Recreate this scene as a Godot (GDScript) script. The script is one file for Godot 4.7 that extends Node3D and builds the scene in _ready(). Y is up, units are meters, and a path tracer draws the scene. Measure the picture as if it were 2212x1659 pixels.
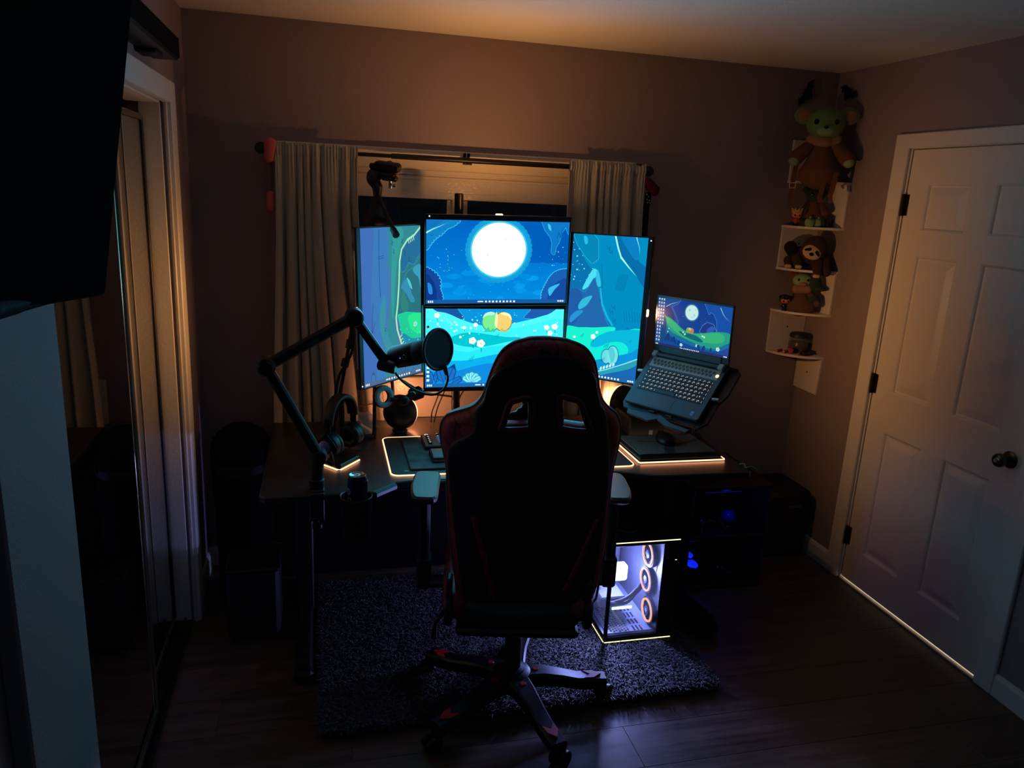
extends Node3D
# A dark bedroom corner with a desk, four lit monitors, a gaming chair, a glass computer tower and a panelled door.
# x runs along the window wall, y up, z from the window wall towards the camera; metres.

const W := 3.037      # right wall
const H := 2.43       # ceiling
const LX := 0.012     # left wall surface
const ZR := 4.5       # wall behind the camera
const CHAIR := Vector3(1.18, 0.0, 1.24)
const WARM := Color(1.0, 0.69, 0.39)
const GLOW := Color(1.0, 0.60, 0.40)

var M := {}
var rng := RandomNumberGenerator.new()


# ---------------------------------------------------------------- geometry
class Geo:
	var st := SurfaceTool.new()
	var x := Transform3D()
	var g := -1
	var col := Color.WHITE

	func _init() -> void:
		st.begin(Mesh.PRIMITIVE_TRIANGLES)

	func v(p: Vector3, uv := Vector2.ZERO) -> void:
		st.set_smooth_group(g)
		st.set_color(col)
		st.set_uv(uv)
		st.add_vertex(x * p)

	func tri(a: Vector3, b: Vector3, c: Vector3) -> void:      # counter-clockwise seen from outside
		v(a); v(c); v(b)

	func quad(a: Vector3, b: Vector3, c: Vector3, d: Vector3) -> void:
		tri(a, b, c); tri(a, c, d)

	func face(a: Vector3, b: Vector3, c: Vector3, d: Vector3) -> void:   # with uv 0..1: a top left, b bottom left, c bottom right, d top right
		v(a, Vector2(0, 0)); v(c, Vector2(1, 1)); v(b, Vector2(0, 1))
		v(a, Vector2(0, 0)); v(d, Vector2(1, 0)); v(c, Vector2(1, 1))

	func out_tri(a: Vector3, b: Vector3, c: Vector3, ctr: Vector3) -> void:
		if (b - a).cross(c - a).dot((a + b + c) / 3.0 - ctr) >= 0.0:
			tri(a, b, c)
		else:
			tri(a, c, b)

	func out_quad(a: Vector3, b: Vector3, c: Vector3, d: Vector3, ctr: Vector3) -> void:
		if (c - a).cross(d - b).dot((a + b + c + d) / 4.0 - ctr) >= 0.0:
			quad(a, b, c, d)
		else:
			quad(a, d, c, b)

	func box(size: Vector3, at := Vector3.ZERO, bev := 0.002) -> Geo:
		g = -1
		var h := size / 2.0
		bev = minf(bev, minf(h.x, minf(h.y, h.z)) * 0.95)
		var S := [-1.0, 1.0]
		var px := func(a, b, c): return at + Vector3(a * h.x, b * (h.y - bev), c * (h.z - bev))
		var py := func(a, b, c): return at + Vector3(a * (h.x - bev), b * h.y, c * (h.z - bev))
		var pz := func(a, b, c): return at + Vector3(a * (h.x - bev), b * (h.y - bev), c * h.z)
		for s in S:
			out_quad(px.call(s, -1, -1), px.call(s, 1, -1), px.call(s, 1, 1), px.call(s, -1, 1), at)
			out_quad(py.call(-1, s, -1), py.call(1, s, -1), py.call(1, s, 1), py.call(-1, s, 1), at)
			out_quad(pz.call(-1, -1, s), pz.call(1, -1, s), pz.call(1, 1, s), pz.call(-1, 1, s), at)
			for t in S:
				out_quad(px.call(s, t, -1), px.call(s, t, 1), py.call(s, t, 1), py.call(s, t, -1), at)
				out_quad(px.call(s, -1, t), px.call(s, 1, t), pz.call(s, 1, t), pz.call(s, -1, t), at)
				out_quad(py.call(-1, s, t), py.call(1, s, t), pz.call(1, s, t), pz.call(-1, s, t), at)
				for r in S:
					out_tri(px.call(s, t, r), py.call(s, t, r), pz.call(s, t, r), at)
		return self

	# profile of (radius, y), bottom to top, turned round the y axis
	func lathe(prof: PackedVector2Array, n := 24, sharp := 0.75) -> Geo:
		var grp := 1
		for i in prof.size() - 1:
			if i > 0:
				var d0 := (prof[i] - prof[i - 1]).normalized()
				var d1 := (prof[i + 1] - prof[i]).normalized()
				if d0.dot(d1) < sharp:
					grp += 1
			g = grp
			for k in n:
				var a0 := TAU * k / n
				var a1 := TAU * (k + 1) / n
				var q0 := Vector3(cos(a0), 0, sin(a0))
				var q1 := Vector3(cos(a1), 0, sin(a1))
				var A := q0 * prof[i].x + Vector3(0, prof[i].y, 0)
				var B := q1 * prof[i].x + Vector3(0, prof[i].y, 0)
				var C := q1 * prof[i + 1].x + Vector3(0, prof[i + 1].y, 0)
				var D := q0 * prof[i + 1].x + Vector3(0, prof[i + 1].y, 0)
				if prof[i].x > 1e-6:
					tri(A, C, B)
				if prof[i + 1].x > 1e-6:
					tri(A, D, C)
		return self

	func ellipsoid(at: Vector3, rad: Vector3, n := 20, m := 12) -> Geo:
		var keep := x
		x = x * Transform3D(Basis.from_scale(rad), at)
		var p := PackedVector2Array()
		for i in m + 1:
			var a := -PI / 2 + PI * i / m
			p.append(Vector2(maxf(cos(a), 0.0) if i > 0 and i < m else 0.0, sin(a)))
		lathe(p, n, -1.0)
		x = keep
		return self

	func cyl(a: Vector3, b: Vector3, r0: float, r1 := -1.0, n := 20, bev := 0.0) -> Geo:
		if r1 < 0.0:
			r1 = r0
		var keep := x
		var L := a.distance_to(b)
		x = x * Transform3D(Geo.aim(b - a), a)
		var p := PackedVector2Array([Vector2(0, 0), Vector2(r0 - bev, 0)])
		if bev > 0.0:
			p.append_array([Vector2(r0, bev), Vector2(r1, L - bev)])
		else:
			p[1] = Vector2(r0, 0)
		p.append_array([Vector2(r1 - bev, L), Vector2(0, L)])
		lathe(p, n)
		x = keep
		return self

	static func aim(d: Vector3) -> Basis:      # a basis whose y points along d
		var y := d.normalized()
		var t := Vector3(0, 0, 1) if absf(y.z) < 0.95 else Vector3(1, 0, 0)
		var z := (t - y * t.dot(y)).normalized()
		return Basis(y.cross(z), y, z)

	# a round tube along points; r may be a number or one number for each point
	func tube(pts: PackedVector3Array, r, n := 10, closed := false) -> Geo:
		var k := pts.size()
		var up := Vector3.ZERO
		var rings := []
		for i in k:
			var d: Vector3
			if closed:
				d = (pts[(i + 1) % k] - pts[(i + k - 1) % k]).normalized()
			else:
				d = (pts[mini(i + 1, k - 1)] - pts[maxi(i - 1, 0)]).normalized()
			if up == Vector3.ZERO:
				up = Geo.aim(d).z
			up = (up - d * up.dot(d)).normalized()
			var s := d.cross(up)
			var rr: float = r if (r is float or r is int) else r[i]
			var ring := PackedVector3Array()
			for j in n:
				var a := TAU * j / n
				ring.append(pts[i] + (s * cos(a) + up * sin(a)) * rr)
			rings.append(ring)
		g = 1
		for i in (k if closed else k - 1):
			var A: PackedVector3Array = rings[i]
			var B: PackedVector3Array = rings[(i + 1) % k]
			for j in n:
				var jj := (j + 1) % n
				quad(A[j], B[j], B[jj], A[jj])
		if not closed:
			g = 2
			for j in range(1, n - 1):
				tri(rings[0][0], rings[0][j], rings[0][j + 1])
				tri(rings[k - 1][0], rings[k - 1][j + 1], rings[k - 1][j])
		return self

	# polygon in x,y pushed out along z from -depth/2 to depth/2, its edges chamfered
	func ext(poly: PackedVector2Array, depth: float, bev := 0.0, at := Vector3.ZERO) -> Geo:
		var area := 0.0
		for i in poly.size():
			area += poly[i].cross(poly[(i + 1) % poly.size()])
		if area < 0.0:
			poly = poly.duplicate()
			poly.reverse()
		var n := poly.size()
		var inn := PackedVector2Array()
		for i in n:
			var e0 := (poly[i] - poly[(i + n - 1) % n]).normalized()
			var e1 := (poly[(i + 1) % n] - poly[i]).normalized()
			var b := Vector2(-e0.y, e0.x) + Vector2(-e1.y, e1.x)
			b = b / maxf(b.dot(Vector2(-e0.y, e0.x)), 0.35)
			inn.append(poly[i] + b * bev)
		var h := depth / 2.0
		var t3 := func(p: Vector2, z: float): return at + Vector3(p.x, p.y, z)
		g = -1
		var idx := Geometry2D.triangulate_polygon(inn)
		for i in range(0, idx.size(), 3):
			var a := inn[idx[i]]
			var b := inn[idx[i + 1]]
			var c := inn[idx[i + 2]]
			if (b - a).cross(c - a) < 0.0:
				var s := b
				b = c
				c = s
			tri(t3.call(a, h), t3.call(b, h), t3.call(c, h))
			tri(t3.call(a, -h), t3.call(c, -h), t3.call(b, -h))
		for i in n:
			var j := (i + 1) % n
			quad(t3.call(poly[i], -h + bev), t3.call(poly[j], -h + bev), t3.call(poly[j], h - bev), t3.call(poly[i], h - bev))
			if bev > 0.0:
				quad(t3.call(poly[i], h - bev), t3.call(poly[j], h - bev), t3.call(inn[j], h), t3.call(inn[i], h))
				quad(t3.call(inn[i], -h), t3.call(inn[j], -h), t3.call(poly[j], -h + bev), t3.call(poly[i], -h + bev))
		return self

	func done() -> ArrayMesh:
		st.generate_normals()
		return st.commit()


func geo(x := Transform3D()) -> Geo:
	var q := Geo.new()
	q.x = x
	return q


func xf(at: Vector3, deg := Vector3.ZERO) -> Transform3D:
	return Transform3D(Basis.from_euler(deg * PI / 180.0), at)


func rrect(w: float, h: float, r: float, n := 5) -> PackedVector2Array:
	var p := PackedVector2Array()
	for c in [[1, 1, 0], [-1, 1, 1], [-1, -1, 2], [1, -1, 3]]:
		for i in n + 1:
			var a: float = PI / 2 * (c[2] + float(i) / n)
			p.append(Vector2(c[0] * (w / 2 - r), c[1] * (h / 2 - r)) + Vector2(cos(a), sin(a)) * r)
	return p


func ellipse(rx: float, ry: float, n := 24) -> PackedVector2Array:
	var p := PackedVector2Array()
	for i in n:
		p.append(Vector2(cos(TAU * i / n) * rx, sin(TAU * i / n) * ry))
	return p


func curve(pts: Array, k := 6, closed := false) -> PackedVector3Array:
	var o := PackedVector3Array()
	var n := pts.size()
	for i in (n if closed else n - 1):
		var a: Vector3 = pts[(i + n - 1) % n] if closed else pts[maxi(i - 1, 0)]
		var b: Vector3 = pts[i]
		var c: Vector3 = pts[(i + 1) % n]
		var d: Vector3 = pts[(i + 2) % n] if closed else pts[mini(i + 2, n - 1)]
		for j in k:
			o.append(b.cubic_interpolate(c, a, d, float(j) / k))
	if not closed:
		o.append(pts[n - 1])
	return o


func curve2(pts: PackedVector2Array, k := 4) -> PackedVector2Array:
	var o := PackedVector2Array()
	var n := pts.size()
	for i in n:
		for j in k:
			o.append(pts[i].cubic_interpolate(pts[(i + 1) % n], pts[(i + n - 1) % n], pts[(i + 2) % n], float(j) / k))
	return o


# Surface nets of a field that is negative inside.
func snet(f: Callable, lo: Vector3, hi: Vector3, c: float) -> ArrayMesh:
	var nx := int(ceil((hi.x - lo.x) / c)) + 2
	var ny := int(ceil((hi.y - lo.y) / c)) + 2
	var nz := int(ceil((hi.z - lo.z) / c)) + 2
	var val := PackedFloat32Array()
	val.resize(nx * ny * nz)
	var i := 0
	for z in nz:
		for y in ny:
			for xx in nx:
				val[i] = f.call(lo + Vector3(xx, y, z) * c)
				i += 1
	var id := PackedInt32Array()
	id.resize(nx * ny * nz)
	id.fill(-1)
	var st := SurfaceTool.new()
	st.begin(Mesh.PRIMITIVE_TRIANGLES)
	st.set_smooth_group(0)
	var count := 0
	var sx := 1
	var sy := nx
	var sz := nx * ny
	var offs := [0, sx, sy, sx + sy, sz, sx + sz, sy + sz, sx + sy + sz]
	var cor := [Vector3(0, 0, 0), Vector3(1, 0, 0), Vector3(0, 1, 0), Vector3(1, 1, 0), Vector3(0, 0, 1), Vector3(1, 0, 1), Vector3(0, 1, 1), Vector3(1, 1, 1)]
	var edges := [[0, 1], [2, 3], [4, 5], [6, 7], [0, 2], [1, 3], [4, 6], [5, 7], [0, 4], [1, 5], [2, 6], [3, 7]]
	for z in nz - 1:
		for y in ny - 1:
			for xx in nx - 1:
				var at := xx + y * sy + z * sz
				var s := 0
				for k in 8:
					if val[at + offs[k]] < 0.0:
						s += 1
				if s == 0 or s == 8:
					continue
				var p := Vector3.ZERO
				var m := 0
				for e in edges:
					var a: float = val[at + offs[e[0]]]
					var b: float = val[at + offs[e[1]]]
					if (a < 0.0) != (b < 0.0):
						p += cor[e[0]].lerp(cor[e[1]], a / (a - b))
						m += 1
				p = lo + (Vector3(xx, y, z) + p / m) * c
				id[at] = count
				count += 1
				st.add_vertex(p)
	for z in range(1, nz - 1):
		for y in range(1, ny - 1):
			for xx in range(1, nx - 1):
				var at := xx + y * sy + z * sz
				var a: bool = val[at] < 0.0
				for ax in 3:
					var d: int = [sx, sy, sz][ax]
					var u: int = [sy, sz, sx][ax]
					var w: int = [sz, sx, sy][ax]
					if a == (val[at + d] < 0.0):
						continue
					var q := [id[at], id[at - u], id[at - u - w], id[at - w]]
					if q.has(-1):
						continue
					if a:
						for t in [0, 2, 1, 0, 3, 2]:
							st.add_index(q[t])
					else:
						for t in [0, 1, 2, 0, 2, 3]:
							st.add_index(q[t])
	st.generate_normals()
	return st.commit()


# A soft body: tapered capsules [a, b, ra, rb] and ellipsoids [centre, radii], melted together.
func blob(prims: Array, k := 0.02, c := 0.007) -> ArrayMesh:
	var lo := Vector3.ONE * 1e9
	var hi := -lo
	for p in prims:
		if p.size() == 4:
			var r: float = maxf(p[2], p[3])
			for q in [p[0], p[1]]:
				lo = lo.min(q - Vector3.ONE * r)
				hi = hi.max(q + Vector3.ONE * r)
		else:
			lo = lo.min(p[0] - p[1])
			hi = hi.max(p[0] + p[1])
	lo -= Vector3.ONE * (c * 2.0 + k * 0.5)
	hi += Vector3.ONE * (c * 2.0 + k * 0.5)
	var f := func(p: Vector3) -> float:
		var d := 1e9
		for q in prims:
			var e: float
			if q.size() == 4:
				var ab: Vector3 = q[1] - q[0]
				var t := clampf((p - q[0]).dot(ab) / maxf(ab.length_squared(), 1e-9), 0.0, 1.0)
				e = p.distance_to(q[0] + ab * t) - lerpf(q[2], q[3], t)
			else:
				var w: Vector3 = (p - q[0]) / q[1]
				var l := w.length()
				e = (l - 1.0) * l / maxf((w / q[1]).length(), 1e-6)
			var h := maxf(k - absf(d - e), 0.0) / k if d < 1e8 else 0.0
			d = minf(d, e) - h * h * k * 0.25
		return d
	return snet(f, lo, hi, c)


# ---------------------------------------------------------------- naming
var used := {}


func numbered(n: String) -> String:
	var c: int = used.get(n, 0)
	used[n] = c + 1
	return n if c == 0 else "%s_%03d" % [n, c]


func tag(o: Node3D, label: String, category: String, group := "") -> Node3D:
	o.set_meta("label", label)
	o.set_meta("category", category)
	if group:
		o.set_meta("group", group)
	return o


func thing(n: String, label: String, category: String, at := Transform3D(), group := "") -> Node3D:
	var o := Node3D.new()
	o.name = numbered(n)
	o.transform = at
	add_child(o, true)
	return tag(o, label, category, group)


func put(parent: Node3D, n: String, mesh, m: Material, at := Transform3D()) -> MeshInstance3D:
	var o := MeshInstance3D.new()
	o.name = numbered(n) if parent == self else StringName(n)
	o.mesh = mesh.done() if mesh is Geo else mesh
	o.material_override = m
	o.transform = at
	parent.add_child(o, true)
	return o


func struct(n: String, mesh, m: Material, at := Transform3D()) -> MeshInstance3D:
	var o := put(self, n, mesh, m, at)
	o.set_meta("kind", "structure")
	return o


func set_of(n: String) -> Node3D:
	var o := Node3D.new()
	o.name = numbered(n)
	o.set_meta("kind", "structure")
	add_child(o, true)
	return o


func copy(o: Node3D, label: String, at: Transform3D) -> Node3D:
	var r: Node3D = o.duplicate()
	r.name = numbered(String(o.name))
	add_child(r, true)
	r.transform = at
	r.set_meta("label", label)
	return r


func lettering(parent: Node3D, n: String, text: String, size: float, m: Material, at: Transform3D, bold := false, bend := 0.0) -> void:
	var t := TextMesh.new()
	var f := SystemFont.new()
	f.font_names = PackedStringArray(["Droid Sans"])
	if bold:
		f.font_weight = 700
	t.font = f
	t.text = text
	t.font_size = 48
	t.pixel_size = size / 48.0
	t.depth = 0.0006
	t.curve_step = 2.0
	if bend <= 0.0:
		put(parent, n, t, m, at)
		return
	var arr := t.get_mesh_arrays()            # wrapped round a cylinder of radius bend
	var am := ArrayMesh.new()
	var vs: PackedVector3Array = arr[Mesh.ARRAY_VERTEX]
	var ns: PackedVector3Array = arr[Mesh.ARRAY_NORMAL]
	for i in vs.size():
		var a := vs[i].x / bend
		vs[i] = Vector3(sin(a) * (bend + vs[i].z), vs[i].y, cos(a) * (bend + vs[i].z))
		ns[i] = ns[i].rotated(Vector3.UP, a)
	arr[Mesh.ARRAY_VERTEX] = vs
	arr[Mesh.ARRAY_NORMAL] = ns
	am.add_surface_from_arrays(Mesh.PRIMITIVE_TRIANGLES, arr)
	put(parent, n, am, m, at)


# ---------------------------------------------------------------- materials
func mat(c: Color, rough := 0.6, metal := 0.0, spec := 0.5) -> StandardMaterial3D:
	var m := StandardMaterial3D.new()
	m.albedo_color = c
	m.roughness = rough
	m.metallic = metal
	m.metallic_specular = spec
	return m


func glow(c: Color, e: float) -> StandardMaterial3D:
	var m := mat(Color(0.02, 0.02, 0.02), 0.6)
	m.emission_enabled = true
	m.emission = c
	m.emission_energy_multiplier = e
	return m


func noise_tex(freq: float, size := 256, octaves := 3, ramp: Array = [], as_normal := false, strength := 4.0, sd := 1) -> NoiseTexture2D:
	var n := FastNoiseLite.new()
	n.seed = sd
	n.noise_type = FastNoiseLite.TYPE_SIMPLEX_SMOOTH
	n.frequency = freq
	n.fractal_octaves = octaves
	var t := NoiseTexture2D.new()
	t.width = size
	t.height = size
	t.seamless = true
	t.noise = n
	if as_normal:
		t.as_normal_map = true
		t.bump_strength = strength
	elif ramp.size():
		var gr := Gradient.new()
		gr.offsets = PackedFloat32Array([0.0, 1.0])
		gr.colors = PackedColorArray([ramp[0], ramp[1]])
		t.color_ramp = gr
	return t


func tri_map(m: StandardMaterial3D, s: float, world := true) -> StandardMaterial3D:
	m.uv1_triplanar = true
	m.uv1_world_triplanar = world
	m.uv1_scale = Vector3.ONE * s
	return m


func bumpy(m: StandardMaterial3D, t: Texture2D, depth: float, s: float, world := true) -> StandardMaterial3D:
	m.normal_enabled = true
	m.normal_texture = t
	m.normal_scale = depth
	return tri_map(m, s, world)


func make_materials() -> void:
	var peel := noise_tex(0.08, 256, 3, [], true, 3.0, 3)
	var grainy := noise_tex(0.35, 256, 2, [], true, 5.0, 4)
	var leather := noise_tex(0.16, 256, 3, [], true, 4.0, 6)
	M.wall = bumpy(mat(Color(0.55, 0.495, 0.51), 0.75), peel, 0.25, 5.0)
	M.ceil = bumpy(mat(Color(0.86, 0.84, 0.80), 0.9), peel, 0.4, 5.0)
	M.white = bumpy(mat(Color(0.86, 0.845, 0.81), 0.42), peel, 0.12, 3.0)
	M.cream = bumpy(mat(Color(0.86, 0.82, 0.74), 0.28), peel, 0.16, 2.5)
	M.shelf = mat(Color(0.85, 0.83, 0.80), 0.45)
	M.seam = mat(Color(0.05, 0.04, 0.035), 0.9)
	M.black = mat(Color(0.085, 0.085, 0.09), 0.5)
	M.satin = mat(Color(0.065, 0.065, 0.068), 0.42, 0.0, 0.42)
	M.gloss = mat(Color(0.04, 0.04, 0.045), 0.12)
	M.rubber = mat(Color(0.06, 0.06, 0.06), 0.85)
	M.metalblack = mat(Color(0.12, 0.12, 0.125), 0.34, 0.6)
	M.bezel = mat(Color(0.05, 0.05, 0.055), 0.4)
	M.chrome = mat(Color(0.82, 0.82, 0.84), 0.18, 1.0)
	M.steel = mat(Color(0.55, 0.55, 0.57), 0.32, 1.0)
	M.piping = mat(Color(0.42, 0.42, 0.43), 0.28)  # lightened to draw the screens' highlight along the chair's rim
	M.edge = mat(Color(0.06, 0.06, 0.065), 0.42)
	M.spun = mat(Color(0.62, 0.63, 0.75), 0.28, 1.0)
	M.bronze = mat(Color(0.42, 0.36, 0.30), 0.24, 1.0)
	M.hinge = mat(Color(0.14, 0.115, 0.095), 0.4, 0.7)
	M.mirror = mat(Color(0.80, 0.80, 0.78), 0.02, 1.0)
	M.goldframe = mat(Color(0.72, 0.66, 0.54), 0.25, 1.0)
	M.glass = mat(Color(0.95, 0.98, 1.0, 0.06), 0.02)
	M.glass.transparency = BaseMaterial3D.TRANSPARENCY_ALPHA
	M.winglass = mat(Color(0.05, 0.07, 0.08), 0.03)
	M.winglass.albedo_color.a = 0.35
	M.winglass.transparency = BaseMaterial3D.TRANSPARENCY_ALPHA
	M.acrylic = mat(Color(1.0, 0.90, 0.87, 0.30), 0.08)
	M.acrylic.transparency = BaseMaterial3D.TRANSPARENCY_ALPHA
	M.curtain = bumpy(mat(Color(0.67, 0.66, 0.60), 0.9), grainy, 0.25, 9.0)
	M.curtain.backlight_enabled = true
	M.curtain.backlight = Color(0.30, 0.27, 0.22)
	M.curtain.cull_mode = BaseMaterial3D.CULL_DISABLED
	M.desk = mat(Color(0.22, 0.19, 0.175), 0.36)
	M.desk.albedo_texture = noise_tex(0.02, 512, 4, [Color(0.72, 0.72, 0.72), Color(1, 1, 1)], false, 1.0, 8)
	tri_map(M.desk, 1.6)
	M.desk.uv1_scale = Vector3(0.5, 2.0, 5.0)
	M.pvc = bumpy(mat(Color(0.085, 0.085, 0.09), 0.42), leather, 0.5, 9.0, false)
	M.pvcarm = bumpy(mat(Color(0.20, 0.20, 0.21), 0.34), leather, 0.5, 9.0, false)
	M.redpvc = tri_map(mat(Color(1, 1, 1), 0.46), 2.0, false)
	M.redpvc.uv1_scale = Vector3.ONE * 2.0
	M.redpvc.albedo_texture = contours(Color(0.60, 0.15, 0.17), Color(0.06, 0.02, 0.02), 384, 0.011, 5.0, 0.13)
	M.red = mat(Color(0.72, 0.07, 0.05), 0.45)
	M.redtrim = mat(Color(0.40, 0.06, 0.07), 0.5)
	M.rugback = mat(Color(0.06, 0.06, 0.075), 0.95)
	M.shag = mat(Color(1, 1, 1), 0.62)
	M.shag.vertex_color_use_as_albedo = true
	M.shag.rim_enabled = true
	M.shag.rim = 0.4
	M.shag.cull_mode = BaseMaterial3D.CULL_DISABLED
	M.clothpad = mat(Color(1, 1, 1), 0.8)
	M.clothpad.albedo_texture = noise_tex(0.012, 256, 5, [Color(0.05, 0.05, 0.055), Color(0.34, 0.29, 0.30)], false, 1.0, 12)
	tri_map(M.clothpad, 2.2)
	M.padblack = bumpy(mat(Color(0.10, 0.10, 0.105), 0.7), grainy, 0.3, 14.0)
	M.padgrey = bumpy(mat(Color(0.40, 0.385, 0.37), 0.6), grainy, 0.3, 14.0)
	M.padmark = mat(Color(0.20, 0.20, 0.20), 0.6)
	M.print = mat(Color(0.62, 0.64, 0.66), 0.5)
	M.greyprint = mat(Color(0.34, 0.36, 0.38), 0.5)
	M.lapgrey = bumpy(mat(Color(0.175, 0.185, 0.19), 0.48), grainy, 0.12, 20.0, false)
	M.lapvent = mat(Color(0.56, 0.52, 0.46), 0.4)
	M.lapdark = mat(Color(0.095, 0.10, 0.105), 0.5)
	M.key = mat(Color(0.07, 0.07, 0.075), 0.5)
	M.keyblue = mat(Color(0.30, 0.50, 0.66), 0.5)
	M.keylegend = glow(Color(1.0, 0.93, 0.84), 0.85)
	M.led = glow(Color(1.0, 0.74, 0.56), 2.4)
	M.ledhot = glow(Color(1.0, 0.80, 0.55), 6.0)
	M.ledwhite = glow(Color(1.0, 0.95, 0.72), 1.7)
	M.dot = glow(Color(1, 1, 1), 1.2)
	M.candy = mat(Color(0.05, 0.09, 0.34), 0.16, 0.75)
	M.canprint = mat(Color(0.60, 0.60, 0.68), 0.4)
	M.canlid = mat(Color(0.80, 0.81, 0.82), 0.22, 1.0)
	M.cantab = mat(Color(0.93, 0.90, 0.84), 0.35, 0.6)
	M.green = fuzzy(Color(0.42, 0.55, 0.34))
	M.palegreen = fuzzy(Color(0.54, 0.66, 0.46))
	M.robe = fuzzy(Color(0.42, 0.29, 0.21))
	M.tan = fuzzy(Color(0.60, 0.46, 0.36))
	M.robegrey = fuzzy(Color(0.40, 0.31, 0.25))
	M.sloth = fuzzy(Color(0.27, 0.20, 0.155))
	M.slothface = fuzzy(Color(0.78, 0.68, 0.57))
	M.slothdark = fuzzy(Color(0.14, 0.10, 0.085))
	M.teal = fuzzy(Color(0.22, 0.27, 0.23))
	M.mauve = fuzzy(Color(0.42, 0.28, 0.27))
	M.pink = fuzzy(Color(0.80, 0.42, 0.40))
	M.eye = mat(Color(0.02, 0.02, 0.02), 0.08)
	M.skin = mat(Color(0.82, 0.52, 0.42), 0.5)
	M.blond = mat(Color(0.74, 0.58, 0.30), 0.5)
	M.hairdark = mat(Color(0.035, 0.035, 0.045), 0.35)
	M.orange = mat(Color(0.62, 0.20, 0.10), 0.5)
	M.wine = fuzzy(Color(0.40, 0.07, 0.11))
	M.brushred = mat(Color(0.62, 0.12, 0.17), 0.35)
	M.magenta = mat(Color(0.72, 0.20, 0.32), 0.4)
	M.jar = mat(Color(0.40, 0.42, 0.38, 0.45), 0.05)
	M.jar.transparency = BaseMaterial3D.TRANSPARENCY_ALPHA
	M.jarfill = mat(Color(0.17, 0.15, 0.12), 0.7)
	M.paper = mat(Color(0.80, 0.76, 0.70), 0.7)
	M.tealcast = mat(Color(0.62, 0.66, 0.66), 0.55)  # pale parts with the screens' teal reflection mixed into the colour
	M.filter = mat(Color(0.05, 0.055, 0.055), 0.8)
	M.pcinner = mat(Color(0.36, 0.38, 0.46), 0.42, 0.2)
	M.pcboard = mat(Color(0.16, 0.17, 0.22), 0.5)
	M.fanhub = mat(Color(0.20, 0.24, 0.38), 0.4)
	M.pclight = glow(Color(0.78, 0.88, 1.0), 3.0)
	M.pcglow = glow(Color(0.62, 0.76, 1.0), 1.4)
	M.fanring = glow(Color(1.0, 0.72, 0.56), 1.15)
	M.blueglow = glow(Color(0.05, 0.14, 1.0), 0.85)
	M.shade = mat(Color(0.06, 0.055, 0.05), 0.5)
	M.lampface = glow(Color(1.0, 0.86, 0.66), 1.5)
	M.fabricblack = bumpy(mat(Color(0.045, 0.045, 0.045), 0.95, 0.0, 0.2), grainy, 0.5, 8.0)
	M.redcord = mat(Color(0.55, 0.08, 0.10), 0.5)


func fuzzy(c: Color) -> StandardMaterial3D:
	var m := mat(c, 0.95, 0.0, 0.2)
	if not M.has("fuzz"):
		M.fuzz = noise_tex(0.3, 256, 3, [], true, 6.0, 21)
	bumpy(m, M.fuzz, 0.6, 9.0, false)
	m.rim_enabled = true
	m.rim = 0.35
	m.rim_tint = 0.6
	return m


# Wavy map lines printed on cloth: the level lines of a noise.
func contours(base: Color, line: Color, n: int, freq: float, levels: float, width: float) -> ImageTexture:
	var im := Image.create(n, n, false, Image.FORMAT_RGB8)
	var f := FastNoiseLite.new()
	f.seed = 5
	f.frequency = freq
	f.fractal_octaves = 1
	for y in n:
		for xx in n:
			var a := TAU * xx / n
			var b := TAU * y / n
			var r := n / TAU
			var h := f.get_noise_3d(cos(a) * r + 500.0, sin(a) * r + cos(b) * r, sin(b) * r) * 0.5 + 0.5
			var q := fposmod(h * levels, 1.0)
			im.set_pixel(xx, y, line if q < width else base)
	return ImageTexture.create_from_image(im)


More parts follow.
